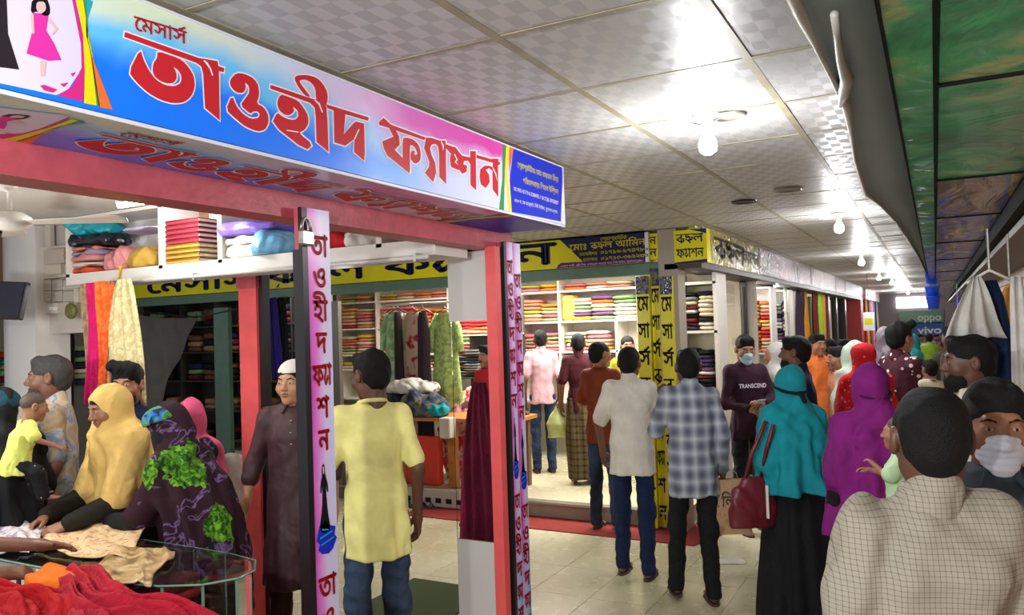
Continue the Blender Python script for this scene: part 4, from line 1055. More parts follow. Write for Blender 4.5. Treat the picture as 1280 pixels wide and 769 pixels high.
# wall end between the two yellow signs
xa, xb = hit(821, 300, Y=YB)[0], hit(842, 300, Y=YB)[0]
struct(box('wall_pier', mat('grey_beige_pier', rgb(158, 148, 134), rough=.6), xa, xb+.02, YB+.02, YB+.25, 0, CEIL))
es = empty('shop_sign', (XR, YB+.03, 2.44), 0, 'narrow yellow sign end with cut-off letters against the pier', 'sign'); under(box('sign_face', YELM, XR+.006, xa-.004, YB+.03, YB+.15, 2.46, 2.70), es)
pmE = plane_map((XR+.006, YB+.03, 0), (1, 0, 0), (0, 0, 1), (0, -1, 0), .002)
under(write('lettering', [(['ন'], .0, 2.60, .07, (xa-XR-.02)/.07, .15), (['ন'], .0, 2.49, .07, (xa-XR-.02)/.07, .15)], NAVY, None, pmE, 2), es)
# small square sign and the glossy wrapped sign that turns the corner
s2 = empty('shop_sign', (-1.9, YB, 2.4), 0, 'small square yellow sign with two dark words beside the pier', 'sign')
xc, xd = hit(843, 300, Y=YB)[0], hit(884, 300, Y=YB)[0]
under(box('sign_face', YELM, xc, xd, YB-.02, YB+.1, 2.40, 2.70), s2)
pmC = plane_map((xc, YB-.02, 0), (1, 0, 0), (0, 0, 1), (0, -1, 0), .002); wC = xd-xc
for g, zz in ((['র+', 'হ+', 'ল'], 2.585), (['ফ', '-', 'া', 'শ', 'ন'], 2.455)):
    V, Fs, W_ = glyphs(g, .16); under(write('lettering', [(g, .02, zz, .075, (wC-.05)/(W_*.075), .16)], NAVY, None, pmC, 2), s2)
under(poly('print_corner', [[(wC*.5, 2.70), (wC, 2.70), (wC, 2.655), (wC*.8, 2.675)]], NAVY, None, pmC, lay=1), s2); under(poly('print_corner', [[(0, 2.40), (wC, 2.40), (wC, 2.43), (0, 2.415)]], NAVY, None, pmC, lay=1), s2)
def plastic(name, pat, rough=.16, bump=.9, bs=5, stretch=(1, 1, 1), coat=.8):
    m, nt, b = new_mat(name); geo = N(nt, 'ShaderNodeNewGeometry'); mp = N(nt, 'ShaderNodeMapping'); mp.inputs['Scale'].default_value = stretch; nt.links.new(geo.outputs['Position'], mp.inputs[0])
    if pat: nt.links.new(pat(nt, mp.outputs[0]), b.inputs['Base Color'])
    b.inputs['Roughness'].default_value = rough; b.inputs['Coat Weight'].default_value = coat; b.inputs['Coat Roughness'].default_value = .06
    n = N(nt, 'ShaderNodeTexNoise', i_Scale=bs, i_Detail=4, i_Distortion=1.5); nt.links.new(mp.outputs[0], n.inputs['Vector']); bp = N(nt, 'ShaderNodeBump', i_Strength=bump, i_Distance=.05)
    nt.links.new(n.outputs[0], bp.inputs['Height']); nt.links.new(bp.outputs[0], b.inputs['Normal']); nt.links.new(bp.outputs[0], b.inputs['Coat Normal']); return m
wrapY = plastic('wrapped_yellow', blotch([(.3, rgb(170, 160, 40)), (.6, rgb(196, 186, 60))], 4), bump=.7, bs=7)
wrapG = plastic('wrapped_grey', blotch([(.35, rgb(120, 112, 118)), (.5, rgb(170, 160, 168)), (.62, rgb(196, 130, 150)), (.75, rgb(140, 140, 165))], 5), bump=1, bs=8)
wrapW = plastic('wrapped_white', blotch([(.35, rgb(190, 190, 196)), (.55, rgb(214, 210, 214)), (.7, rgb(196, 110, 90))], 6), bump=1, bs=8)
XS = -1.79
ys_ = [hit(u, 340, X=XS)[1] for u in (887, 958)]
rows = [(6.94, 9.5, wrapY, 'corner aisle sign, yellow with dark letters under glossy plastic wrap'), (9.52, 12.4, wrapG, 'grey wrapped aisle sign next after the yellow wrapped one'), (12.45, 13.9, wrapG, 'short grey wrapped sign, second grey one along the aisle'),
        (14.0, 17.6, wrapW, 'white wrapped sign with faint red marks, midway along the aisle'), (17.65, 19.6, wrapG, 'narrow grey wrapped sign past the white one'), (19.65, 24.3, wrapW, 'long white wrapped sign last before the red aisle pier'),
        (25.6, 28.0, wrapW, 'white aisle sign just beyond the red pier'), (28.1, 32.0, wrapW, 'farthest white aisle sign near the corridor end')]
for a, c_, m, lab in rows:
    r = empty('shop_sign', (XS, a, 2.4), 0, lab, 'sign'); under(box('sign_face', m, XS-.12, XS, a, c_, 2.41, 2.735, bev=.006), r)
    under(box('sign_rim', mat('dark_rim', rgb(40, 36, 44), rough=.4), XS-.122, XS+.002, c_, c_+.03, 2.41, 2.735), r)
    if m is wrapY:
        pmD = plane_map((XS, a, 0), (0, 1, 0), (0, 0, 1), (1, 0, 0), .003)
        under(write('lettering', [(['র+', 'হ+', 'ল'], .45, 2.47, .19, 2.1, .2), (['ফ', '-', 'া', 'শ', 'ন'], 1.65, 2.50, .13, 1.5, .16)], BLK, None, pmD, 1), r)
        under(poly('print_edge', [[(0, 2.42), (.18, 2.42), (.22, 2.72), (0, 2.72)]], flat('print_silver', rgb(150, 150, 165), .15), None, pmD, lay=1), r)
struct(box('trim_soffit', mat('dark_soffit', rgb(52, 44, 40), rough=.5), -2.15, XS-.02, 6.97, 24.4, 2.36, 2.41))
struct(box('wall_pier_red', mat('red_aisle_pier', rgb(150, 44, 44), rough=.6), -2.3, -1.86, 24.5, 25.5, 0, CEIL))
# ------------------------------------------------------------------ the row along the aisle: glazed bays
ALU = mat('aluminium_frame', rgb(176, 174, 170), rough=.3, metal=.7); BLKF = mat('black_frame', rgb(16, 15, 18), rough=.35)
SHELF = mat('white_shelf_board', rgb(216, 210, 200), rough=.5, mottle=.04)
YSTRIP = mat('yellow_strip', rgb(216, 204, 4), rough=.35, mottle=.06, coat=.15)
glassm, nt, b = new_mat('shop_glass'); b.inputs['Base Color'].default_value = (1, 1, 1, 1); b.inputs['Roughness'].default_value = .02
b.inputs['Transmission Weight'].default_value = 1; b.inputs['IOR'].default_value = 1.12
XG = -2.05
def bay_y(u, v=430): return hit(u, v, X=XG)[1]
# white shelving shells behind the aisle glass, and the frames
ZB = 2.36
frames = [(896, 'ALU'), (903, 'BLKF'), (934, 'BLKF'), (967, 'BLKF'), (989, 'BLKF'), (1009, 'BLKF'), (1024, 'BLKF'), (1037, 'BLKF'), (1047, 'BLKF'), (1058, 'BLKF')]
for u, k in frames:
    y = bay_y(u); m = ALU if k == 'ALU' else BLKF
    w_ = .05 if k == 'ALU' else .09
    r = empty('glazing_post', (XG, y, 0), 0, 'pale aluminium glazing post at the first bay of the aisle shops' if k == 'ALU' else '%s black glazing post of the aisle shops, counting away from the corner column' % ['', 'nearest', 'second', 'third', 'fourth', 'fifth', 'sixth', 'seventh', 'eighth', 'farthest'][[q[0] for q in frames].index(u)], 'post', None if k == 'ALU' else 'black glazing posts along the aisle')
    under(box('post_face', m, XG-.05, XG+.015, y-w_/2, y+w_/2, .0, ZB), r)
    if k != 'ALU': under(box('post_trim', ALU, XG-.05, XG+.018, y+w_/2, y+w_/2+.05, .0, ZB), r)
for a, c_ in ((bay_y(905), bay_y(933)), (bay_y(1010), bay_y(1023))):
    _gw = empty('shop_window', (XG, a, .2), 0, 'clear glass pane of the '+('first bay past the yellow corner column' if a < 9 else 'empty beige bay far along the aisle'), 'window'); under(box('glass_pane', glassm, XG-.03, XG-.022, a+.07, c_-.05, .2, 2.3), _gw); under(box('window_sill', ALU, XG-.05, XG, a+.05, c_-.04, .16, .2), _gw)
beige = mat('beige_partition', rgb(168, 158, 136), rough=.5, mottle=.06)
# partitions inside the row
struct(box('wall_row_back', wallm, -4.6, -4.5, 10.1, 33, 0, 2.7)); struct(box('ceiling_row', mat('white_shop_ceiling', rgb(205, 200, 190)), -4.6, -2.1, 10.1, 33, 2.66, 2.7))
for u in (934, 967, 1009, 1037):
    y = bay_y(u); struct(box('wall_partition', beige, -4.5 if y > 10 else -3.2, XG-.06, y-.03, y+.03, 0, 2.66))
for u in (1016, 1042): y = bay_y(u); tag(box('wardrobe_panel', beige, -2.5, XG-.08, y-.5, y+.5, 0, 2.3), 'tall beige panel standing in the aisle row, '+('nearer one' if u == 1016 else 'farther one by the red pier'), 'panel')
point('bay_lamp', (-2.6, bay_y(950), 2.4), 12); point('bay_lamp', (-2.6, bay_y(1000), 2.4), 14); point('bay_lamp', (-2.5, bay_y(870), 2.45), 10); point('bay_lamp', (-2.6, bay_y(1030), 2.4), 14)
# ------------------------------------------------------------------ folded garments
def folded_proto(name, seed, mats_):
    rr = random.Random(seed); V = []; Fs = []; nx, n_ = 7, 10
    for i in range(nx):
        t = i/(nx-1)*2-1
        for k in range(n_):
            a = 2*math.pi*k/n_; y = math.copysign(abs(math.cos(a))**.5, math.cos(a)); z = math.copysign(abs(math.sin(a))**.6, math.sin(a))
            sq = (1-abs(t)**6*.25)
            V.append((.5*t*(1+.02*rr.uniform(-1, 1)), .5*y*sq*(1+.06*rr.uniform(-1, 1)), .5*z*sq*(1+.16*rr.uniform(-1, 1))))
    for i in range(nx-1):
        for k in range(n_): j = (k+1) % n_; Fs.append((i*n_+k, (i+1)*n_+k, (i+1)*n_+j, i*n_+j))
    Fs += [tuple(range(n_)), tuple((nx-1)*n_+k for k in range(n_))[::-1]]
    me = bpy.data.meshes.new(name); me.from_pydata(V, [], Fs); me.polygons.foreach_set('use_smooth', [True]*len(me.polygons)); me.materials.append(mats_); return me
PAL = {'pink': (214, 120, 130), 'orange': (222, 130, 60), 'yellow': (224, 190, 70), 'cream': (222, 208, 176), 'white': (222, 218, 212), 'red': (190, 44, 48), 'maroon': (110, 36, 44), 'green': (140, 170, 120), 'purple': (130, 84, 140),
       'blue': (90, 120, 170), 'black': (34, 32, 36), 'grey': (130, 128, 124), 'teal': (60, 140, 140), 'salmon': (232, 150, 120), 'lime': (190, 200, 90), 'navy': (38, 44, 78), 'brown': (120, 84, 60), 'tan': (176, 140, 96)}
gm = {}
def gmesh(col, v):
    if (col, v) not in gm:
        c = PAL[col]; d = tuple(max(0, int(x*.55)) for x in c); l = tuple(min(255, int(x*1.12+20)) for x in c)
        m = cloth('folded_'+col+'_'+'abc'[v], rgb(*c), pattern=blotch([(.30, rgb(*d)), (.42, rgb(*c)), (.62, rgb(*c)), (.74, rgb(*l))], [14, 30, 55][v], 3, 1.0), bump=.3)
        gm[(col, v)] = folded_proto('folded_garment', sum(map(ord, col)) % 97+v, m)
    return gm[(col, v)]
ORD = ['bottom', 'second', 'third', 'fourth', 'fifth', 'sixth', 'seventh', 'eighth', 'ninth', 'tenth', 'eleventh', 'twelfth', 'thirteenth', 'fourteenth', 'fifteenth', 'sixteenth', 'seventeenth', 'eighteenth', 'nineteenth', 'twentieth']
ngar = 0; STG = {}
def pile(x, y, z, w_, d, n, th, cols, where, group, rz=0, axis='x'):
    "n folded garments one on the other; w_ across the shelf, d deep"
    global ngar
    stuff = ngar > 300
    if stuff:
        for i in range(n):
            me = gmesh(random.choice(cols), 0); t = th*random.uniform(.85, 1.12); z += t/2; _S = STG.setdefault(group, ([], [], [], {})); STV, STF, STI, STM = _S; mi = STM.setdefault(me.materials[0].name, len(STM)); b0 = len(STV)
            STV.extend([(x+v.co.x*w_*.95, y+v.co.y*d*.95, z+v.co.z*t) for v in me.vertices])
            for p in me.polygons: STF.append(tuple(b0+k for k in p.vertices)); STI.append(mi)
            z += t/2
        return
    for i in range(n):
        col = random.choice(cols); t = th*random.uniform(.85, 1.12); z += t/2
        o = bpy.data.objects.new('folded_garment', gmesh(col, random.randrange(3))); COL.objects.link(o)
        ww = w_*random.uniform(.9, 1.0); dd = d*random.uniform(.9, 1)
        o.scale = (ww, dd, t*1.02) ; o.rotation_euler = (0, random.uniform(-.02, .02), rz+random.uniform(-.04, .04)); o.location = (x+random.uniform(-.012, .012), y+random.uniform(-.012, .012), z); z += t/2
        tag(o, '%s folded garment, %s up, %s' % (col, ORD[min(i, 19)], where), 'garment', group); ngar += 1
        if i == 0: o['label'] = '%s folded garment at the bottom, %s' % (col, where)
def shelving(name, label, m, X0, X1, Y0, Y1, zs, xs, back=True, axis='x', t=.025):
    "boards at heights zs, uprights at xs; front towards -y (axis x) or +x (axis y)"
    r = empty(name, ((X0+X1)/2, (Y0+Y1)/2, zs[0]), 0, label, 'shelves')
    if back: under(box('back_panel', m, *( (X0, X1, Y1-.02, Y1) if axis == 'x' else (X0, X0+.02, Y0, Y1)), zs[0], zs[-1]), r)
    for z in zs: under(box('shelf', m, X0, X1, Y0, Y1, z-t/2, z+t/2), r)
    for q in xs:
        under(box('upright', m, *((q-t/2, q+t/2, Y0-.003, Y1) if axis == 'x' else (X0, X1+.003, q-t/2, q+t/2)), zs[0], zs[-1]+t/2), r)
    return r
# bright yellow-signed shop: back wall shelves (Y 9.35 .. 9.75)
YBK = 9.3
zof = lambda v, u=720: hit(u, v, Y=YBK)[2]
xof = lambda u, v=390: hit(u, v, Y=YBK)[0]
Z = [.9, 1.33, zof(440), zof(402), zof(363.5), zof(350)+.16]
XU = [xof(u) for u in (418, 470, 560, 646, 698.5, 797)]
shelving('wall_shelves', 'white wall shelving packed with folded clothes in the yellow-signed shop', SHELF, XU[0], XU[-1]+.1, YBK, YBK+.42, Z, XU)
bright = ['pink', 'salmon', 'orange', 'cream', 'white', 'yellow', 'pink', 'green', 'cream', 'lime', 'salmon']
rown = ['second lowest shelf', 'middle shelf', 'upper middle shelf', 'top shelf']
cn = ['first', 'second', 'third', 'fourth', 'fifth', 'sixth', 'seventh', 'eighth', 'ninth', 'tenth', 'eleventh', 'twelfth', 'thirteenth', 'fourteenth', 'fifteenth']
for ri, (z0, z1) in enumerate(zip(Z[1:-1], Z[2:])):
    x = XU[0]+.2; ci = 0
    while x < XU[-1]-.1:
        w_ = .30
        if all(abs(x-q) > .15 for q in XU[1:-1]):
            th = .050; n_ = max(1, int((z1-z0-.05)/th*random.uniform(.8, 1.0))) if ri < 3 else 2
            cols = bright if ri != 2 or x > xof(600) else ['pink', 'salmon', 'orange', 'yellow', 'cream', 'red']
            if ri == 2 and XU[4] < x < XU[4]+.26: x += .04; continue
            if ri == 2 and x > XU[4]: cols = ['yellow', 'orange', 'cream', 'white', 'green', 'purple', 'cream', 'white', 'white']
            if x > xof(766)-.12 and ri < 2: x += .30; ci += 1; continue
            pile(x, YBK+.2, z0+.0125, w_, .34, min(n_, 8), th, cols, '%s pile from left, %s, yellow-signed shop' % (cn[min(ci, 14)], rown[ri]), 'folded clothes in the bright yellow-signed shop'); ci += 1
            x += .30
        else: x += .04
tag(box('low_upright', SHELF, xof(768), xof(768)+.03, YBK, YBK+.4, .9, Z[3]-.0125), 'white upright ending the lower shelves by the shopkeeper', 'shelf')
# roll of yellow cloth standing upright between the boards
tag(MB().box(XU[4]+.03, XU[4]+.20, YBK+.02, YBK+.3, Z[3]+.015, Z[3]+.34, .03).build('upright_bolt', cloth('yellow_bolt', rgb(216, 176, 84), fold=20, bump=.9)), 'yellow folded cloths standing on edge beside the shelf upright', 'cloth')
# right return wall of the bright shop seen through the aisle corner window
xr0 = -2.62
for ri, (va, n_) in enumerate(((413, 9), (489, 10))):
    zb = hit(870, va, Y=7.75)[2]
    r = None
    for ci, u in enumerate((862, 882)):
        p = hit(u, va, Y=7.75)
        pile(p[0]-.01, 7.93, zb, .155, .3, n_, .043, ['white', 'cream', 'black', 'grey', 'white', 'maroon', 'navy', 'cream'] if ri == 0 else ['black', 'navy', 'maroon', 'grey', 'purple', 'black', 'white'], '%s pile of the %s shelf behind the corner window' % (['left', 'right'][ci], ['upper', 'lower'][ri]), 'dark folded clothes behind the corner window')
p0 = hit(852, 413, Y=7.75); p1_ = hit(893, 413, Y=7.75)
wsh = empty('window_shelves', (p0[0], 7.9, 0), 0, 'white shelf unit in the corner window beside the yellow column', 'shelves')
for va in (352, 413, 489):
    zb = hit(870, va, Y=7.75)[2]; under(box('shelf', SHELF, p0[0]-.04, p1_[0]+.03, 7.74, 8.12, zb-.03, zb-.004), wsh)
under(box('upright', SHELF, p1_[0]+.0, p1_[0]+.04, 7.74, 8.12, .3, 2.5), wsh); under(box('upright', SHELF, p0[0]-.07, p0[0]-.03, 7.74, 8.12, .3, 2.5), wsh); under(box('back_panel', SHELF, p0[0]-.07, p1_[0]+.04, 8.12, 8.14, .3, 2.5), wsh)
# aisle bays: orange stock, grey stock
for (u0, u1, cols, vb, n_, cap) in ((937, 965, ['orange', 'yellow', 'salmon', 'red', 'orange', 'cream'], 441, 14, 'orange-filled bay'), (970, 987, ['grey', 'navy', 'purple', 'black', 'white', 'grey'], 425, 10, 'grey-stocked bay')):
    Yb = bay_y(u1+2)-.45; xa = hit(u0, vb, Y=Yb)[0]; xb = hit(u1, vb, Y=Yb)[0]; zz = hit(u0, vb, Y=Yb)[2]
    r = shelving('bay_shelves', 'white shelf rack in the '+cap+' of the aisle row', SHELF, xa-.25, xb+.02, Yb-.05, Yb+.35, [.05, .6, zz-.013, 2.32], [xa-.24, xb+.01])
    for ci in (0, 1):
        wq = (xb-xa)/2; xc_ = xa+wq*(ci+.5)
        pile(xc_, Yb+.13, zz, wq*.96, .30, n_, .052 if n_ > 12 else .06, cols, '%s pile in the %s' % (['left', 'right'][ci], cap), 'folded stock in the aisle bays')
        pile(xc_, Yb+.13, .613, wq*.96, .30, 7, .07, cols, '%s low pile in the %s' % (['left', 'right'][ci], cap), 'folded stock in the aisle bays')
    point('bay_stock_lamp', ((xa+xb)/2, Yb-.6, 2.25), 8)
# ------------------------------------------------------------------ hanging cloths
def drape(name, m, top, w0, w1, L, folds=4, amp=.03, axis=(1, 0), label=None, group=None, seed=0, taper=.5, parent=None, th=.004):
    "a length of cloth hanging in folds from top (centre point)"
    rr = random.Random(seed); nu, nv = folds*8+1, 16; V = []; ph = rr.uniform(0, 6)
    ax_ = np.array((axis[0], axis[1], 0.)); nn = np.array((-axis[1], axis[0], 0.)); top = np.array(top, float)
    for j in range(nv):
        t = j/(nv-1); w_ = w0+(w1-w0)*t**taper
        for i in range(nu):
            u = i/(nu-1)-.5; d = amp*(.35+.65*t)*math.sin(u*folds*2*math.pi+ph+.5*math.sin(3*t+ph))+.012*math.sin(5*t+u*3+ph)
            V.append(top+ax_*(u*w_+.01*math.sin(t*4+ph))+nn*d-np.array((0, 0, L*t*(1+.015*math.sin(u*folds*4+ph)))))
    Q = [(j*nu+i, j*nu+i+1, (j+1)*nu+i+1, (j+1)*nu+i) for j in range(nv-1) for i in range(nu-1)]
    n0 = len(V); V2 = V+[v+nn*th for v in V]; Q2 = Q+[tuple(n0+k for k in q[::-1]) for q in Q]
    rim = [(i, i+1) for i in range(nu-1)]+[((nv-1)*nu+i+1, (nv-1)*nu+i) for i in range(nu-1)]+[((j+1)*nu, j*nu) for j in range(nv-1)]+[(j*nu+nu-1, (j+1)*nu+nu-1) for j in range(nv-1)]
    Q2 += [(b_, a, a+n0, b_+n0) for a, b_ in rim]
    o = mesh_np(name, V2, Q2, m, parent)
    return tag(o, label, 'cloth' if label else None, group)
def C_(name, c, **k): return cloth(name, rgb(*c), **k)
aisle = [(982, 372, 'white', (214, 206, 190), .12, 1.6), (998, 376, 'dark purple', (58, 34, 66), .35, 1.5), (1008, 378, 'orange yellow', (220, 150, 40), .2, .9), (1018, 380, 'dark red', (120, 26, 30), .3, 1.5), (1024, 386, 'lime green', (150, 200, 40), .22, 1.4), (1029, 384, 'gold', (196, 150, 50), .3, 1.5), (1034, 380, 'maroon', (110, 40, 60), .2, 1.4)]
for i, (u, v, nm, c, w_, L) in enumerate(aisle):
    p = hit(u, v, X=XG+.06)
    drape('hanging_cloth', C_('hang_'+nm.replace(' ', '_'), c), (XG+.06, p[1], 2.358), w_*1.6, w_*2.2, L+2.358-p[2], 3, .03, (0, 1), nm+' cloth hanging before the black-framed aisle bays', None, i)
far_c = [(1075, 'bright red', (200, 30, 36)), (1082, 'yellow', (214, 190, 50)), (1090, 'dark green', (44, 64, 44)), (1096, 'rust brown', (130, 60, 40)), (1103, 'rose', (180, 80, 90)), (1108, 'blue', (50, 80, 140)), (1112, 'navy', (30, 50, 90)), (1117, 'cream', (210, 196, 160))]
for i, (u, nm, c) in enumerate(far_c):
    y = 25.8+i*.8
    drape('hanging_cloth', C_('far_'+nm.replace(' ', '_'), c), (-1.85, y, 2.408), .6, .7, 2.1, 2, .04, (0, 1), nm+' cloth hanging beyond the red pier', None, i)
# yellow hanging tag
hp = hit(1086, 398, X=-1.7); hs = empty('hanging_tag', tuple(hit(1086, 398, Y=17)), 0, 'white hanging price board with a yellow middle band', 'sign')
q = hit(1086, 398, Y=17); under(box('tag_board', WHITE, q[0]-.10, q[0]+.10, 16.99, 17.01, q[2]-.24, q[2]+.12), hs); under(MB().tube([(q[0], 17, q[2]+.12), (q[0], 17, CEIL)], .004, 6).build('cord', BLKF), hs); under(box('tag_band', YEL, q[0]-.08, q[0]+.08, 16.985, 16.99, q[2]-.12, q[2]+.0), hs)
# ------------------------------------------------------------------ yellow lettered corner column
ycol = empty('corner_column', (hit(820, 500, Y=YB)[0], YB, 0), 0, 'corner column wrapped in yellow strips with dark vertical letters', 'column')
wordy = [['ে', 'ম'], ['স', 'া'], ['স', '^'], ['র+'], ['হ+'], ['ল'], ['ফ', '-', 'া'], ['শ'], ['ন']]
strips = [(800, 817, YB-.02, 398, 460), (818, 830, YB+.06, 380, 400), (830, 846, YB-.02, 398, 460)]
GLIT = plastic('torn_blue_foil', blotch([(.4, rgb(40, 60, 100)), (.55, rgb(120, 130, 120)), (.7, rgb(30, 40, 60))], 20), bump=1, bs=30)
for k, (u0, u1, yy, vt, _) in enumerate(strips):
    x0 = hit(u0, 500, Y=yy)[0]; x1 = hit(u1, 500, Y=yy)[0]-.004; zt = hit((u0+u1)/2, 335 if k == 1 else 345, Y=yy)[2]
    under(box('yellow_strip', YSTRIP, x0, x1, yy, yy+.07, .02, zt), ycol)
    pmY = plane_map((x0, yy, 0), (1, 0, 0), (0, 0, 1), (0, -1, 0), .002); wd = x1-x0; items = []
    for j, g in enumerate(wordy):
        V, Fs, W_ = glyphs(g); h = .125; s_ = min(h*.85, wd*.84/W_); items.append((g, (wd-W_*s_)/2, zt-.315-.248*j, h, s_/h, .17))
    under(write('lettering', items, BLK, None, pmY, 2), ycol)
    under(poly('foil_band', [[(0, zt), (wd, zt), (wd, zt-.165), (0, zt-.165)]], GLIT, None, pmY, lay=1.5), ycol)
x1 = hit(846, 500, Y=YB-.02)[0]
under(box('yellow_strip', YSTRIP, x1-.03, x1, YB+.06, YB+.22, .02, 2.2), ycol); under(box('aluminium_corner', ALU, x1-.05, x1-.005, YB+.22, YB+.28, .02, 2.36), ycol)
pmZ = plane_map((x1, YB+.075, 0), (0, 1, 0), (0, 0, 1), (1, 0, 0), .002); items = []
for j, g in enumerate(wordy): V, Fs, W_ = glyphs(g); items.append((g, .015, 1.95-.248*j, .12, .11/(W_*.12), .16))
under(write('lettering', items, BLK, None, pmZ, 2), ycol)
under(box('foil_valance', GLIT, x1, -2.03, YB+.05, YB+.10, 2.26, 2.36), ycol)
# second yellow strip on the post further along
y = bay_y(903); r = empty('lettered_strip', (XG, y, 0), 0, 'narrow yellow lettered strip on the post past the corner window', 'strip'); under(box('strip_face', YSTRIP, XG+.016, XG+.024, y-.02, y+.10, .1, 1.95), r)
pmZ = plane_map((XG+.024, y-.015, 0), (0, 1, 0), (0, 0, 1), (1, 0, 0), .002); under(write('lettering', [(g, .01, 1.7-.2*j, .1, .08/(glyphs(g)[2]*.1), .16) for j, g in enumerate(wordy)], BLK, None, pmZ, 2), r)
# carpet on the aisle floor
RC = mat('red_carpet', rgb(140, 40, 32), rough=.95, bump=.5, bscale=300, mottle=.12, mscale=6)
ca = MB(); x_l = -4.9
V = [(x_l, 6.60, .008), (-1.86, 6.55, .008), (-1.66, 7.2, .008), (-1.64, 9.6, .008), (-2.02, 9.6, .008), (-2.04, YB+.07, .008), (x_l, YB+.07, .008)]
ca.add(V, [tuple(range(7))]); ca.add([(x, y_, 0) for x, y_, z in V]+V, [(i, (i+1) % 7, 7+(i+1) % 7, 7+i) for i in range(7)]); tag(ca.build('floor_carpet', RC), 'red strip of carpet laid before the yellow-signed shop', 'carpet')
# bright shop: opening posts, counter, dresses
GPOST = mat('bronze_grey_frame', rgb(118, 112, 100), rough=.4, metal=.3)
def fpost(u0, u1, Y, m, z1, label, z0=0): a = hit(u0, 450, Y=Y)[0]; b_ = hit(u1, 450, Y=Y)[0]; return tag(box('shopfront_post', m, a, b_, Y, Y+.06, z0, z1), label, 'post')
fpost(416, 424, YB+.06, GPOST, 2.25, 'grey shopfront post at the left edge of the bright shop'); fpost(268, 286, YB+.06, GREEN, 2.25, 'green steel post before the dark clothes shelves'); fpost(651, 657, 7.7, mat('wood_edge', rgb(110, 76, 44), rough=.5), .95, 'short brown wooden post at the end of the stall counter', .15)
# ------------------------------------------------------------------ dark shop at the left: dim racks of clothes
dk = ['brown', 'black', 'maroon', 'tan', 'black', 'green', 'navy', 'brown']
YD = 8.6; xq = lambda u: hit(u, 430, Y=YD)[0]
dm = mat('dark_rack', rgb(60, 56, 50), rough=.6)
zr = [.3, .75, 1.2, 1.65, 2.05, 2.45]
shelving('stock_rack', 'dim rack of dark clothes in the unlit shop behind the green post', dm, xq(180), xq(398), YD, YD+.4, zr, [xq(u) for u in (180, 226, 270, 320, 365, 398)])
for ri in range(5):
    x = xq(180)+.2; ci = 0
    while x < xq(392):
        if all(abs(x-xq(u)) > .16 for u in (226, 270, 320, 365)) and (ri+ci) % 5 != 3:
            pile(x, YD+.2, zr[ri]+.013, .32, .34, 3 if ri > 1 else 2, .09, dk, '%s pile, %s rack board, unlit shop' % (cn[min(ci, 14)], ['lowest', 'second', 'third', 'fourth', 'top'][ri]), 'dark folded clothes in the unlit shop')
        if all(abs(x-xq(u)) > .16 for u in (226, 270, 320, 365)): ci += 1; x += .36
        else: x += .06
for i_, (u, nm, c, w_, L) in enumerate(((330, 'tan', (130, 106, 76), .16, 1.0), (341, 'indigo', (44, 34, 120), .22, .95), (351, 'black', (20, 20, 28), .16, 1.05))):
    p = hit(u, 372, Y=6.85+.04*i_); drape('hanging_cloth', C_('side_'+nm, c), (p[0], 6.85+.04*i_, p[2]), w_*.5, w_*1.3, L, 3, .02, (1, 0), nm+' cloth hanging from the green beam right of the inner post', None, 60+i_)
# ------------------------------------------------------------------ stall in front of the bright shop: counter, pile, red bin, shoes
woodm = mat('orange_wood', rgb(176, 112, 48), rough=.5, mottle=.2, mscale=12); REDP = mat('red_plastic', rgb(186, 44, 26), rough=.4, mottle=.1)
t = empty('stall_table', (-4.6, 7.35, 0), 0, 'wooden table on the shop step under a heap of clothes', 'table')
xa = hit(500, 520, Y=7.3)[0]; xb = hit(565, 520, Y=7.3)[0]; xc = hit(612, 540, Y=7.3)[0]
ztab = hit(550, 522, Y=7.3)[2]
under(box('table_top', woodm, xa, xc+.3, 7.25, 7.85, ztab-.04, ztab), t)
for x in (xa+.04, xb, xc+.25): under(box('leg', woodm, x-.04, x+.04, 7.28, 7.34, .16, ztab-.04), t)
under(box('leg', woodm, xb-.05, xb+.05, 7.27, 7.34, .16, ztab-.04), t)
under(MB().box(hit(510, 560, Y=7.2)[0], hit(552, 560, Y=7.2)[0], 7.12, 7.24, hit(530, 605, Y=7.2)[2], hit(530, 545, Y=7.2)[2], .015).build('front_panel', REDP), t)
# white plinth with vent holes
vx0 = hit(520, 615, Y=7.0)[0]; vx1 = hit(566, 615, Y=7.0)[0]; pz = empty('vent_plinth', (vx0, 7.0, 0), 0, 'white perforated plinth at the shop step behind the shoes', 'plinth')
under(box('plinth_board', mat('plinth_white', rgb(176, 168, 156), rough=.6), vx0-.4, vx1+.1, 6.97, 7.0, .02, .2), pz)
for i in range(7): x = vx0-.25+i*.13; under(box('vent_hole', BLK, x, x+.07, 6.966, 6.972, .06, .11), pz)
def heap(name, m, c, r, label, seed=0, cat='cloth', h=.012, amp=.012, group=None, n=5):
    rr = random.Random(seed); f = Field((-r[0]*1.3, -r[1]*1.3, 0), (r[0]*1.3, r[1]*1.3, r[2]*1.7), h)
    f.ell((0, 0, r[2]*.35), (r[0], r[1], r[2]*.62), .03)
    for i in range(n): f.ell((rr.uniform(-.6, .6)*r[0], rr.uniform(-.6, .6)*r[1], rr.uniform(.2, .7)*r[2]), (r[0]*rr.uniform(.3, .6), r[1]*rr.uniform(.3, .6), r[2]*rr.uniform(.3, .5)), .03)
    f.rumple(amp, 24, seed); f.rumple(amp*.6, 50, seed+3); f.cut(lambda x, y, z: .002-z+0*x+0*y)
    v, q_ = f.mesh(); o = mesh_np(name, v, q_, m); o.location = c; return tag(o, label, cat, group)
heap('clothes_heap', C_('dark_heap', (30, 28, 32)), (hit(485, 540, Y=7.4)[0], 7.4, ztab), (.35, .25, .30), 'black heaped clothes bundle on the stall table', 1)
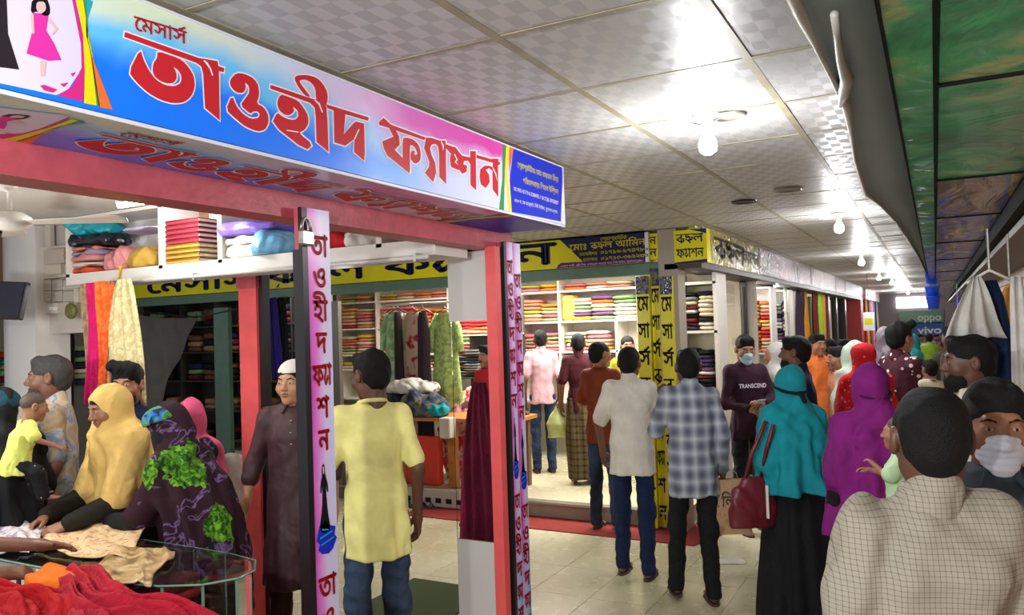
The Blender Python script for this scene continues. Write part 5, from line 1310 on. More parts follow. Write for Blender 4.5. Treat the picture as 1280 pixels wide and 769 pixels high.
heap('clothes_heap', C_('white_heap', (196, 190, 182)), (hit(512, 500, Y=7.45)[0], 7.5, ztab+.25), (.32, .22, .16), 'crumpled white cloth on top of the black heap', 2)
heap('clothes_heap', cloth('mixed_heap', rgb(50, 60, 80), pattern=blotch([(.35, rgb(26, 30, 44)), (.5, rgb(60, 70, 90)), (.6, rgb(110, 100, 60)), (.7, rgb(30, 34, 46))], 9)), (hit(530, 520, Y=7.35)[0], 7.38, ztab), (.28, .22, .26), 'blue-grey tangled clothes spilling over the stall table', 3)
heap('clothes_heap', C_('teal_heap', (20, 130, 136)), (hit(549, 512, Y=7.3)[0], 7.3, ztab+.02), (.10, .09, .14), 'small teal cloth at the right of the tangled heap', 4, h=.01)
heap('clothes_heap', cloth('red_white_heap', rgb(200, 60, 70), pattern=blotch([(.4, rgb(190, 40, 50)), (.5, rgb(220, 200, 196)), (.62, rgb(196, 70, 80))], 8)), (hit(582, 480, Y=8.0)[0], 8.0, .16), (.35, .25, .95), 'tall pile of red and white clothes beside the red-shirted seller', 5, h=.02)
tag(MB().box(hit(600, 545, Y=7.2)[0]-.2, hit(600, 545, Y=7.2)[0]+.25, 7.3, 7.7, ztab+.001, ztab+.08, .02).build('folded_stack', C_('pale_fold', (200, 176, 150))), 'pale folded cloth on the table before the red-shirted seller', 'cloth')
tag(MB().box(hit(555, 535, Y=7.2)[0], hit(568, 535, Y=7.2)[0], 7.1, 7.24, ztab-.2, ztab+.02, .01).build('carton', mat('paper_carton', rgb(184, 174, 160), rough=.8)), 'grey white carton hanging at the table corner', 'box')
# two stacks of dark sarees to the right behind glass panel (shop rack)
for ci, u in enumerate((578, 592)):
    p = hit(u, 470, Y=8.6)
    pile(p[0], 8.7, p[2], .34, .34, 10, .034, ['black', 'grey', 'navy', 'brown', 'grey'], '%s dark stack behind the glass panel' % (['left', 'right'][ci]), 'dark saree stacks behind the glass panel')
    pile(p[0]+.1, 8.7, hit(u, 417, Y=8.6)[2], .42, .34, 5, .045, ['red', 'orange', 'salmon', 'red'], '%s red stack near the top behind the glass panel' % (['left', 'right'][ci]), 'red folded clothes behind the glass panel')
pA = hit(570, 418, Y=8.6); pB_ = hit(640, 418, Y=8.6); rk = empty('side_rack', tuple(pA), 0, 'rack holding dark and red saree stacks behind the glass panel', 'shelves')
for v in (418, 471, 520): z_ = hit(585, v, Y=8.6)[2]; under(box('shelf', dm if v > 419 else SHELF, pA[0], pB_[0], 8.5, 8.95, z_-.02, z_-.002), rk)
under(box('back_panel', dm, pA[0], pB_[0], 8.93, 8.95, .151, 2.3), rk)
# dresses hung in the window
dr = [(492, 400, (120, 148, 110), 'pale green kurta at the left end of the hanging dresses', .40, 1.35), (505, 392, (40, 30, 30), 'black dupatta hanging beside the pale green kurta', .16, 1.3), (516, 392, (190, 168, 150), 'cream dress with red flowers, middle of the hanging dresses', .50, 1.5),
      (536, 392, (38, 26, 40), 'dark purple long dress hanging right of the flowered one', .26, 1.75), (556, 388, (130, 156, 92), 'olive green patterned kurta at the right end', .50, 1.3)]
pats = [blotch([(.4, rgb(104, 140, 104)), (.6, rgb(150, 176, 140))], 8), None, blotch([(.36, rgb(150, 40, 50)), (.44, rgb(186, 160, 140)), (.6, rgb(180, 158, 140)), (.70, rgb(160, 60, 60))], 6), None, blotch([(.4, rgb(120, 150, 80)), (.55, rgb(160, 178, 110))], 18)]
rail = tag(MB().tube([(hit(480, 378, Y=7.9)[0], 7.85, hit(520, 380, Y=7.9)[2]), (hit(568, 378, Y=7.9)[0], 7.85, hit(520, 380, Y=7.9)[2])], .012, 8).build('hanging_rail', ALU, smooth=True), 'thin metal rail carrying the hanging dresses', 'rail')
for i, (u, v, c, lab, w_, L) in enumerate(dr):
    p = hit(u, 385, Y=7.9); e = empty('hanging_dress', (p[0], 7.9-.13*(i % 2), p[2]), 0, lab, 'dress')
    m = cloth('dress_%s' % 'abcde'[i], rgb(*c), pattern=pats[i])
    ny = 20; V = []; nu = 24
    for j in range(ny):
        tt = j/(ny-1); ww = w_*(.36 if j == 0 else (.50+.5*min(1, abs(tt-.12)*1.0+.1) if tt > .02 else .4))*(1 if tt > .08 else .9)
        for k in range(nu):
            a = 2*math.pi*k/nu; V.append((ww/2*math.cos(a), .055*math.sin(a)*(1+.35*math.sin(6*a+i)*tt), -.05-L*tt))
    Q = [(j*nu+k, j*nu+(k+1) % nu, (j+1)*nu+(k+1) % nu, (j+1)*nu+k) for j in range(ny-1) for k in range(nu)]
    o = mesh_np('dress_body', V, Q, m, e)
    if i in (0, 2, 4):
        for sx in (-1, 1): MB().tube([(sx*w_*.18, 0, -.08), (sx*w_*.36, -.01, -.25), (sx*w_*.42, -.01, -.52)], [.05, .05, .045], 10).build('sleeve', m, e, smooth=True)
    MB().tube([(-.14, 0, -.07), (0, 0, .0), (.14, 0, -.07)], .006, 6).build('hanger', BLKF, e); MB().tube([(0, 0, 0), (0, 0, .03)], .004, 6).build('hanger_hook', ALU, e)
# ------------------------------------------------------------------ near shop interior
YS = 3.22
LAM = mat('wood_laminate', rgb(150, 112, 70), rough=.5, mottle=.12, mscale=6); WB = mat('white_laminate', rgb(212, 206, 198), rough=.45, mottle=.04)
xs0, xs1 = hit(82, 310, Y=YS)[0], -2.14
zb = hit(230, 333, Y=YS)[2]; zt = 2.70
ov = empty('overhead_shelf', ((xs0+xs1)/2, YS, zb), 0, 'white overhead shelf box with folded cloth hung across the near shop', 'shelf')
under(box('shelf_board', WB, xs0, xs1, YS, YS+.30, zb-.06, zb+.02), ov); under(box('top_board', WB, xs0, xs1, YS, YS+.30, zt-.02, zt), ov)
us = [(82, WB), (198, WB), (272, WB), (378, WB), (470, WB), (560, WB)]
for u, m in us: x = hit(u, 310, Y=YS)[0]; under(box('divider', m, x, x+.035, YS, YS+.30, zb, zt), ov)
xx = [hit(u, 300, Y=YS+.28)[0] for u in (88, 138, 205, 262, 278, 325, 385, 560)]
for a, b_, m in ((0, 1, LAM), (1, 2, WB), (2, 3, LAM), (3, 4, WB), (4, 5, LAM), (5, 6, WB), (6, 7, LAM)): under(box('back_panel', m, xx[a], xx[b_], YS+.28, YS+.30, zb, zt), ov)
FLY = YS+.145
def onshelf(u): return hit(u, 320, Y=FLY)[0]
def slabcloth(name, u, w_, d, z, h, m, label, cat='cloth', y=FLY, seed=1, group=None, amp=.006):
    f = Field((-w_/2-.03, -d/2-.03, -.01), (w_/2+.03, d/2+.03, h+.03), .009)
    f.loft([(0.004, 0, 0, w_/2, d/2), (h*.5, 0, 0, w_/2+.006, d/2+.006), (h, 0, 0, w_/2-.008, d/2-.008)], .0, p=5)
    f.rumple(amp, 22, seed); f.cut(lambda x, y_, z_: .001-z_+0*x+0*y_); v, q_ = f.mesh(); o = mesh_np(name, v, q_, m); o.location = (onshelf(u), y, z); return tag(o, label, cat, group)
zs = zb+.021
stackA = [('orange red', (206, 70, 46), .04, .34), ('pale cream', (206, 190, 170), .035, .36), ('dusty pink', (196, 130, 124), .034, .36), ('lilac grey', (150, 130, 150), .03, .38), ('salmon', (200, 120, 104), .028, .36)]
z = zs
for i, (nm, c, h, w_) in enumerate(stackA):
    slabcloth('folded_cloth', 118, w_, .25, z, h, C_('shelf_'+nm.replace(' ', '_'), c), nm+' folded cloth in the left stack on the overhead shelf', seed=i); z += h+.003
slabcloth('wrapped_bundle', 128, .40, .26, z, .07, mat('black_plastic_bag', rgb(26, 28, 38), rough=.25, bump=.8, bscale=18), 'black plastic wrapped bundle under the teal bag', 'bundle', seed=8, amp=.012)
heap('plastic_bag', mat('teal_plastic_bag', rgb(18, 146, 158), rough=.3, bump=.9, bscale=14), (onshelf(124), FLY, z+.072), (.20, .14, .12), 'teal plastic bag on top of the left stack, overhead shelf', 3, 'bag', .01, .014)
heap('crumpled_cloth', C_('pink_patterned', (200, 130, 130)), (onshelf(163), FLY-.02, zs), (.14, .13, .16), 'crumpled pink patterned cloth beside the left stack on the overhead shelf', 6, h=.01)
heap('crumpled_cloth', C_('mustard_patterned', (176, 140, 60)), (onshelf(189), FLY-.02, zs), (.12, .12, .14), 'mustard patterned cloth next to the shelf divider', 9, h=.01)
slabcloth('folded_cloth', 180, .36, .2, zb+.27, .03, C_('pale_lilac', (190, 180, 206)), 'flat pale lilac cloth behind the crumpled pink one', y=FLY+.04)
drape('strap', C_('yellow_strap', (220, 170, 30)), (onshelf(176), YS-.015, zb+.04), .03, .02, .17, 1, .004, label='yellow strap dangling over the overhead shelf edge', seed=3)
z = zs
boxc = [('mustard', (186, 130, 40))]*4+[('crimson', (160, 40, 54))]*5
th = (zof and (hit(240, 272, Y=YS+.02)[2]-zs)/9)
for i, (nm, c) in enumerate(boxc):
    e = empty('cloth_box', (onshelf(235), FLY-.02, z), 0, '%s flat box, %s from the bottom of the boxes on the overhead shelf' % (nm, ORD[i]) if i else 'mustard flat box at the bottom of the boxes on the overhead shelf', 'box', 'flat cloth boxes on the overhead shelf')
    x0, x1_ = hit(210, 320, Y=YS+.02)[0]-onshelf(235), hit(251, 320, Y=YS+.02)[0]-onshelf(235)
    MB().box(x0, x1_, -.12, .13, 0, th-.006, .004).build('box_base', mat('box_'+nm, rgb(*c), rough=.45, mottle=.08), e); MB().box(x1_-.001, x1_+.004, -.115, .125, .004, th-.012).build('box_side', mat('grey_board', rgb(150, 140, 136), rough=.6), e)
    MB().box(x0-.002, x1_+.002, -.122, .132, th-.014, th-.004, .002).build('box_lid', mat('box_lid_'+nm, rgb(*[int(v*.6) for v in c]), rough=.45), e); z += th
z = zs
for i, (nm, c, h, w_) in enumerate((('pale green printed', (196, 204, 184), .07, .46), ('cream', (222, 214, 196), .05, .44))):
    slabcloth('folded_cloth', 322, w_, .25, z, h, C_('s_'+nm.replace(' ', '_'), c), nm+' folded cloth in the right stack on the overhead shelf', seed=20+i, amp=.008); z += h+.003
slabcloth('cloth_packet', 325, .50, .26, z, .085, mat('violet_plastic', rgb(112, 84, 176), rough=.3, bump=.5, bscale=12), 'violet plastic-wrapped packet on top of the right stack', 'packet', seed=31, amp=.012)
heap('cloth_packet', mat('pale_blue_plastic', rgb(110, 176, 214), rough=.25, bump=.8, bscale=14), (onshelf(356), FLY-.06, zs), (.13, .12, .13), 'pale blue plastic packet at the right end of the overhead shelf', 32, 'packet', .01, .01)
heap('cloth_bundle', C_('white_bundle', (206, 200, 190)), (hit(460, 300, Y=FLY)[0], FLY, zs), (.14, .14, .13), 'round white bundle on the overhead shelf between the two posts', 35, 'bundle', .01)
heap('cloth_bundle', C_('red_bundle', (190, 30, 30)), (hit(432, 300, Y=FLY)[0], FLY+.05, zs), (.12, .12, .12), 'red cloth bundle beside the round white bundle', 36, 'bundle', .01)
# rail with scarves
ra = hit(160, 352, Y=YS-.05); rb_ = hit(560, 327, Y=YS-.05); zr_ = hit(240, 346, Y=YS-.05)[2]
rl = empty('clothes_rail', (ra[0], YS-.05, zr_), 0, 'thin white rail under the overhead shelf', 'rail'); under(MB().tube([(xs0+.05, YS-.05, zr_), (-2.15, YS-.05, zr_)], .011, 8).build('rail_tube', mat('white_tube', rgb(200, 198, 192), rough=.35), smooth=True), rl)
for u in (243, 375, 520): x = hit(u, 340, Y=YS-.05)[0]; under(box('rail_bracket', ALU, x-.008, x+.008, YS-.06, YS+.02, zr_-.02, zb-.05), rl)
sc_l = [(109, 'beige beaded', (150, 122, 90), .10, .08, 440), (118, 'hot pink', (206, 20, 100), .13, .15, 445), (130, 'orange', (222, 90, 24), .13, .16, 445), (138, 'slate grey', (96, 92, 110), .08, .12, 450), (144, 'teal blue', (60, 100, 112), .09, .13, 450), (155, 'pale gold', (196, 180, 128), .13, .30, 508)]
for i, (u, nm, c, w0, w1, vb) in enumerate(sc_l):
    YO = YS-.06-(.0, .03, .055, .02, .045, .07)[i]; p = hit(u, 352, Y=YO); L = zr_-hit(u, vb+60 if i < 5 else vb, Y=YS-.06)[2]
    pt = blotch([(.45, rgb(*c)), (.56, rgb(*[min(255, v+26) for v in c]))], 30) if i in (0, 2, 5) else None
    drape('hanging_scarf', cloth('scarf_'+nm.replace(' ', '_'), rgb(*c), pattern=pt, fold=14), (p[0], YO, zr_+.012), w0*1.15, w1*1.1, L, 3, .018, label=nm+' scarf hanging on the rail under the overhead shelf', seed=i)
# grey tarpaulin
GT = cloth('grey_tarpaulin', rgb(84, 82, 80), rough=.5, fold=4)
Yt = 4.0; tp = [hit(u, v, Y=Yt) for u, v in ((150, 388), (246, 397), (226, 500), (176, 560), (150, 560))]
nn_ = 14; V = []; 
for j in range(nn_):
    for i in range(nn_):
        a, b_ = i/(nn_-1), j/(nn_-1); P0 = tp[0]*(1-a)+tp[1]*a; P1 = tp[4]*(1-a)+tp[3]*a*.0+(tp[4]*(0)+tp[3]*a); q = P0*(1-b_)+P1*b_
        d = .03*math.sin(7*a+9*b_)*(b_)+.012*math.sin(20*(a-b_)); V.append((q[0], q[1]+d, q[2]-.03*math.sin(math.pi*a)*(1-b_)))
Q = [(j*nn_+i, j*nn_+i+1, (j+1)*nn_+i+1, (j+1)*nn_+i) for j in range(nn_-1) for i in range(nn_-1)]
n0 = len(V); V += [(x, y_+.004, z_) for x, y_, z_ in V]; Q += [tuple(n0+k for k in q[::-1]) for q in Q]
te_ = empty('tarpaulin', (tp[0][0], Yt, tp[0][2]), 0, 'dark grey tarpaulin hung behind the scarves', 'tarpaulin'); under(mesh_np('tarp_sheet', V, Q, GT), te_); under(MB().tube([(tp[0][0]-1.6, 3.45, tp[0][2]+.10), tuple(tp[0]), tuple(tp[1]), (-3.80, 3.72, tp[1][2]+.06)], .006, 6).build('rope', BLKF), te_)
# inner red post and left side things
xp0, xp1 = hit(301, 500, Y=3.62)[0], hit(323, 500, Y=3.62)[0]
ip = empty('steel_post', (xp0, 3.62, 0), 0, 'bright salmon-red inner post behind the white-capped youth', 'post'); under(box('post_tube', RBRIGHT, xp0, xp1, 3.62, 3.72, 0, 2.30), ip); under(box('shutter_guide', RDARK, xp1, xp1+.035, 3.64, 3.70, 0, 2.3), ip); under(box('post_cap', RSTEEL, xp0-.01, xp1+.01, 3.61, 3.73, 2.18, 2.5), ip)
tag(box('steel_beam', RSTEEL, -5.6, -2.12, 3.66, 3.72, 2.60, 2.70), 'red steel beam over the side opening of the near shop', 'beam')
# far left: white column, switchboard, tablet, plastered panel
Yc = 3.3
def wb(name, m, u0, u1, v0, v1, Y, d, root=None, lab=None, cat=None, kind=None):
    vm = (v0+v1)/2; um = (u0+u1)/2
    o = box(name, m, hit(u0, vm, Y=Y)[0], hit(u1, vm, Y=Y)[0], Y, Y+d, hit(um, v1, Y=Y)[2], hit(um, v0, Y=Y)[2])
    if root: under(o, root)
    if lab: tag(o, lab, cat)
    if kind: o['kind'] = kind
    return o
wb('wall_column', mat('white_column', rgb(220, 214, 206), rough=.5), 6, 46, 278, 720, Yc, .25, kind='structure')
wb('wall_side', mat('greige_board', rgb(184, 174, 164), rough=.55, mottle=.04), 46, 102, 245, 417, Yc+.1, .05, kind='structure')
sb = empty('switchboard', tuple(hit(70, 340, Y=Yc+.1)), 0, 'beige electrical switchboard with boxes and blank plates by the white column', 'switchboard')
EB = mat('switch_plastic', rgb(196, 184, 168), rough=.4); EB2 = mat('switch_plate', rgb(178, 166, 152), rough=.4)
wb('board', EB, 47, 82, 308, 348, Yc+.06, .04, sb); wb('conduit', EB, 56, 63, 277, 310, Yc+.05, .03, sb); wb('meter_box', EB2, 55, 80, 312, 330, Yc+.01, .05, sb); wb('breaker', EB, 58, 76, 330, 343, Yc+.03, .03, sb)
for i, u in enumerate((51, 65, 79)):
    for j, v in enumerate((350, 364)): wb('blank_plate', EB2, u, u+13, v, v+13.2, Yc+.06, .04, sb)
wb('switch_plate', EB, 58, 72, 379, 392, Yc+.04, .06, sb); wb('switch_plate', EB2, 72, 86, 378, 392, Yc+.06, .04, sb)
for (u, v) in ((61, 384), (66, 384)): wb('switch', mat('switch_white', rgb(230, 226, 220)), u, u+3, v, v+4, Yc+.025, .02, sb)
rp = hit(91, 389, Y=Yc+.02); tag(MB().lathe([(0, 0), (.05, .0), (.055, .012), (.05, .025), (.02, .03), (0, .03)], (0, 0, 0), 20).build('tape_roll', mat('olive_roll', rgb(96, 96, 40), rough=.5), smooth=True, loc=tuple(rp)), 'olive green tape roll hanging beside the switch plates', 'roll').rotation_euler = (math.pi/2, 0, 0)
wb('fuse_unit', EB, 92, 98, 355, 378, Yc+.05, .05, sb)
mon = empty('wall_monitor', tuple(hit(15, 376, Y=3.0)), 0, 'black flat monitor tilted on the white column', 'monitor')
mo = MB().box(-.24, .10, -.02, .02, -.125, .125, .006).build('screen_case', BLKF, mon); sc2 = MB().box(-.23, .09, -.024, -.019, -.115, .115).build('screen', mat('dark_screen', rgb(22, 26, 46), rough=.12), mon); mon.rotation_euler = (math.radians(-12), math.radians(4), math.radians(18))
for i, (u, nm, c) in enumerate(((53, 'crimson shiny', (180, 20, 50)), (63, 'brown beaded', (110, 92, 74)), (72, 'taupe beaded', (130, 112, 92)), (80, 'dark maroon beaded', (60, 34, 38)))):
    p = hit(u, 418, Y=4.2); drape('hanging_cloth', C_('back_'+nm.replace(' ', '_'), c), (p[0], 4.2+.03*(i % 2), p[2]), .14, .16, .9, 2, .015, label=nm+' cloth hanging below the switchboard', seed=40+i)
lf = ['red', 'teal', 'green', 'pink', 'cream', 'maroon', 'navy']
pq = hit(2, 540, Y=3.2)
pile(hit(6, 480, Y=3.7)[0]-.1, 3.7, hit(6, 500, Y=3.7)[2], .5, .3, 8, .05, lf, 'colourful pile at the left edge behind the white column', 'colourful pile at the left edge')
pile(hit(92, 480, Y=4.6)[0], 4.6, hit(92, 480, Y=4.6)[2], .5, .3, 7, .05, ['cream', 'navy', 'red', 'green', 'grey'], 'small pile behind the beige scarf', 'small pile behind the scarves')
tag(box('side_table', dm, hit(-20, 480, Y=4.6)[0], hit(104, 480, Y=4.6)[0], 4.4, 4.9, 0, hit(92, 480, Y=4.6)[2]-.002), 'dark cabinet behind the scarves at the left', 'cabinet')
tag(box('side_table', dm, hit(-30, 500, Y=3.7)[0], hit(6, 480, Y=3.7)[0]+.12, 3.57, 3.9, 0, hit(6, 500, Y=3.7)[2]-.002), 'dark stand at the left edge under the colourful pile', 'cabinet')
wb('wall_plaster_panel', mat('ochre_panel', rgb(190, 130, 60), rough=.6), -30, 5, 270, 392, 3.6, .02, kind='structure')
# ceiling fan and lamps of the near shop
fan = empty('ceiling_fan', (0, 0, 0), 0, 'white ceiling fan at the top left corner of the near shop', 'fan'); fp = hit(12, 262, Y=2.35); fan.location = (fp[0], fp[1], 2.705)
FW = mat('fan_enamel', rgb(206, 200, 188), rough=.35)
MB().lathe([(0, 0), (.05, 0), (.045, -.04), (.012, -.05), (.012, -.16), (.0, -.16)]).build('down_rod', FW, fan, smooth=True)
hub = MB().lathe([(0, -.15), (.06, -.155), (.10, -.18), (.105, -.21), (.08, -.235), (.03, -.25), (0, -.25)]).build('motor', FW, fan, smooth=True)
for k in range(3):
    a = k*2.094+.5; bl = MB(); bl.add([(math.cos(a)*r-math.sin(a)*w_, math.sin(a)*r+math.cos(a)*w_, -.205+s_) for r, w_, s_ in ((.09, -.03, .004), (.58, -.07, .01), (.60, .0, .006), (.58, .06, -.006), (.09, .03, -.004))]+[(math.cos(a)*r-math.sin(a)*w_, math.sin(a)*r+math.cos(a)*w_, -.211+s_) for r, w_, s_ in ((.09, -.03, .004), (.58, -.07, .01), (.60, .0, .006), (.58, .06, -.006), (.09, .03, -.004))], [(0, 1, 2, 3, 4), (9, 8, 7, 6, 5)]+[(i, (i+1) % 5, 5+(i+1) % 5, 5+i) for i in range(5)]); bl.build('blade', FW, fan)
def spot(u, v, Zc, label, r_=.055, pw=18):
    p = hit(u, v, Z=Zc); e = empty('ceiling_lamp', (p[0], p[1], Zc+.03), 0, label, 'lamp'); MB().lathe([(0, .0), (r_, 0), (r_, -.03), (r_*.8, -.035)]).build('lamp_ring', FW, e, smooth=True); MB().lathe([(0, -.042), (r_*.5, -.04), (r_*.8, -.03)]).build('lamp_face', glow('lamp_glow', (1, .98, .95, 1), 40), e, smooth=True); point('lamp_light', (p[0], p[1], Zc-.05), pw); return e
spot(206, 246, 2.67, 'round lit ceiling lamp just inside the near shop, right of the tube', .05, 9)
tl = hit(168, 240, Z=2.68); e = empty('tube_lamp', (tl[0], tl[1], 2.63), 0, 'short lit tube lamp on the near shop ceiling', 'lamp'); MB().box(-.14, .14, -.02, .02, 0, .03, .004).build('lamp_base', FW, e); MB().tube([(-.13, 0, -.012), (.13, 0, -.012)], .014, 10).build('tube', glow('tube_glow', (1, .99, .98, 1), 40), e)
# ------------------------------------------------------------------ glass counter
cgl, nt, b = new_mat('counter_glass'); b.inputs['Base Color'].default_value = (.86, .96, .92, 1); b.inputs['Roughness'].default_value = .02; b.inputs['Transmission Weight'].default_value = 1; b.inputs['IOR'].default_value = 1.25
edge = mat('glass_edge_green', rgb(120, 160, 146), rough=.15); DG = mat('dark_cabinet_inside', rgb(54, 30, 28), rough=.5)
CZ = .92
outl = [(-4.25, 2.50), (-3.0, 2.50), (-2.78, 2.49), (-2.60, 2.46), (-2.50, 2.36), (-2.48, 2.26), (-2.55, 2.14), (-2.70, 2.06), (-2.9, 2.03), (-4.25, 2.03)]
outl = [(x+.0, y_) for x, y_ in outl]
def prism(name, pts, z0, z1, m, root):
    n_ = len(pts); mb = MB(); mb.add([(x, y_, z0) for x, y_ in pts]+[(x, y_, z1) for x, y_ in pts], [tuple(range(n_)), tuple(range(2*n_-1, n_-1, -1))]+[(i, n_+i, n_+(i+1) % n_, (i+1) % n_) for i in range(n_)]); return under(mb.build(name, m), root)
gc = empty('glass_counter', (-3.6, 2.5, 0), 0, 'round-ended glass display counter in the near shop', 'counter')
prism('glass_top', outl, CZ-.012, CZ, cgl, gc)
def inset(pts, d): cx = sum(p[0] for p in pts)/len(pts); cy = sum(p[1] for p in pts)/len(pts); return [(x+(cx-x)*d, y_+(cy-y_)*d*3) for x, y_ in pts]
rim_ = MB()
for i in range(len(outl)-1):
    (a, b0), (c_, d_) = outl[i], outl[i+1]; rim_.tube([(a, b0, CZ-.006), (c_, d_, CZ-.006)], .0045, 6)
under(rim_.build('polished_edge', edge), gc)
side = inset(outl, .035)
for i in range(1, len(side)-1):
    (a, b0), (c_, d_) = side[i], side[i+1]; dx, dy = c_-a, d_-b0; L = math.hypot(dx, dy); nx, ny = -dy/L*.003, dx/L*.003
    mb = MB(); mb.add([(a+nx, b0+ny, .06), (c_+nx, d_+ny, .06), (c_+nx, d_+ny, CZ-.013), (a+nx, b0+ny, CZ-.013), (a-nx, b0-ny, .06), (c_-nx, d_-ny, .06), (c_-nx, d_-ny, CZ-.013), (a-nx, b0-ny, CZ-.013)], [(0, 1, 2, 3), (7, 6, 5, 4), (0, 4, 5, 1), (1, 5, 6, 2), (2, 6, 7, 3), (3, 7, 4, 0)]); under(mb.build('side_pane', cgl), gc)
    under(MB().tube([(a, b0, .06), (a, b0, CZ-.013)], .006, 6).build('corner_joint', edge), gc)
for z_ in (.10, .50, .74): prism('inner_shelf', [(x*1.0, y_) for x, y_ in inset(outl, .06)], z_-.01, z_, DG if z_ < .2 else cgl, gc)
prism('kick_base', inset(outl, .05), 0, .08, DG, gc)
for x in (-3.05, -3.62, -4.2): under(box('front_stile', BLKF, x-.012, x+.012, 2.05, 2.07, .08, CZ-.012), gc)
under(box('front_rail', ALU, -4.25, -2.9, 2.02, 2.045, CZ-.035, CZ-.012), gc)
under(box('back_board', DG, -4.2, -3.0, 2.46, 2.48, .08, CZ-.02), gc); under(box('front_board', DG, -4.2, -2.95, 2.08, 2.095, .08, .80), gc)
for i in range(9):
    x = -2.8-.14*i; pile(x-.0, 2.30, .745 if i % 2 else .11, .13, .28, 2, .05, ['green', 'purple', 'cream', 'red', 'yellow', 'grey', 'tan', 'maroon'], '%s small pile under the glass counter top, counting from its round end' % cn[min(i, 13)], 'packets inside the glass counter')
# cloths on the counter
def sheet(name, m, pts, label, seed=0, n=34, amp=.012, th=.006, fn=None, cat='cloth', fringe=0):
    "cloth lying on z: pts = four corners (x, y, z)"
    rr = np.random.RandomState(seed); A = [np.array(p, float) for p in pts]; V = []; ph = rr.uniform(0, 6, 6)
    for j in range(n):
        for i in range(n):
            a, b_ = i/(n-1), j/(n-1); q = (A[0]*(1-a)+A[1]*a)*(1-b_)+(A[3]*(1-a)+A[2]*a)*b_
            e = .012*math.sin(9*a+ph[0])*(b_ < .01 or b_ > .99)+0
            d = amp*(math.sin(11*a+5*b_+ph[1]+2*math.sin(3*b_+ph[2]))+.6*math.sin(17*b_-6*a+ph[3])+.5*math.sin(29*a+13*b_+ph[4]))
            q = q+np.array((.02*math.sin(7*b_+ph[5]), .02*math.sin(8*a+ph[2]), max(d, -amp*.6)+amp*.7)); V.append(fn(q, a, b_) if fn else q)
    Q = [(j*n+i, j*n+i+1, (j+1)*n+i+1, (j+1)*n+i) for j in range(n-1) for i in range(n-1)]; n0 = len(V)
    V = V+[np.array(v)-np.array((0, 0, th)) for v in V]; Q += [tuple(n0+k for k in q[::-1]) for q in Q]
    rim = [(i, i+1) for i in range(n-1)]+[((n-1)*n+i+1, (n-1)*n+i) for i in range(n-1)]+[((j+1)*n, j*n) for j in range(n-1)]+[(j*n+n-1, (j+1)*n+n-1) for j in range(n-1)]
    Q += [(b_, a, a+n0, b_+n0) for a, b_ in rim]
    return tag(mesh_np(name, V, Q, m), label, cat)
def onc(u, v, z=CZ): p = hit(u, v, Z=z); return (p[0], p[1], z)
peach = cloth('peach_lace', rgb(214, 176, 128), pattern=blotch([(.35, rgb(176, 128, 90)), (.47, rgb(222, 190, 144)), (.6, rgb(226, 196, 150)), (.7, rgb(190, 150, 150))], 34))
sheet('lace_cloth', peach, [onc(30, 685, CZ+.012), onc(150, 700, CZ+.012), onc(190, 655, CZ+.012), onc(100, 655, CZ+.012)], 'peach embroidered lace cloth spread on the glass counter', 1, amp=.008)
gold = cloth('gold_organza', rgb(184, 152, 100), rough=.3, pattern=blotch([(.35, rgb(130, 104, 66)), (.5, rgb(196, 164, 112)), (.65, rgb(214, 190, 150))], 12), bump=1)
sheet('plastic_wrapped_dress', gold, [onc(120, 728, CZ+.012), onc(190, 730, CZ+.012), onc(222, 690, CZ+.012), onc(140, 682, CZ+.012)], 'gold cloth in clear plastic at the counter edge', 2, amp=.008)
whit = cloth('white_lace', rgb(206, 198, 204), pattern=blotch([(.35, rgb(150, 130, 150)), (.5, rgb(214, 208, 210)), (.65, rgb(220, 200, 190))], 26))
sheet('lace_cloth', whit, [onc(-60, 700, CZ+.012), onc(40, 690, CZ+.012), onc(60, 660, CZ+.012), onc(-60, 650, CZ+.012)], 'white and lilac lace cloth at the left end of the counter', 3, amp=.014)
drape('cloth_strap', peach, (onc(75, 705)[0], 2.005, CZ+.0), .05, .05, .26, 1, .008, label='peach strap of the lace cloth hanging over the counter edge', seed=2)
# front stand with red dupattas
RF = C_('red_dupatta', (206, 34, 48), fold=10, bump=.7); RO = C_('scarlet_dupatta', (196, 22, 26), fold=10, bump=.7); OR_ = C_('orange_cloth', (222, 110, 20))
FZ = .98
tag(box('display_stand', DG, -3.4, -2.12, 1.45, 1.98, 0, FZ-.16), 'low dark stand under the heap of red dupattas', 'stand')
def fold_heap(name, m, c, r, label, seed, ang=0, amp=.02, fr=26):
    f = Field((-r[0]-.06, -r[1]-.06, -.02), (r[0]+.06, r[1]+.06, r[2]+.08), .011)
    rr = np.random.RandomState(seed); f.ell((0, 0, r[2]*.2), (r[0], r[1], r[2]*.8), .03)
    for i in range(4): f.cone((-r[0]*.8, rr.uniform(-.6, .6)*r[1], r[2]*.5), (r[0]*.8, rr.uniform(-.6, .6)*r[1], r[2]*.45), r[2]*.25, r[2]*.18, .03)
    x, y_, z_ = f.ax[0][:, None, None], f.ax[1][None, :, None], f.ax[2][None, None, :]
    f.F = f.F+(amp*.5*np.sin(fr*y_+5*np.sin(3*x+seed)+4*z_)+amp*.25*np.sin(fr*2.3*y_+7*x+seed)).astype(np.float32)
    f.cut(lambda x, y_, z_: .002-z_+0*x+0*y_); v, q_ = f.mesh(); o = mesh_np(name, v, q_, m); o.location = c; o.rotation_euler = (0, 0, ang); return tag(o, label, 'cloth')
zf = FZ-.158
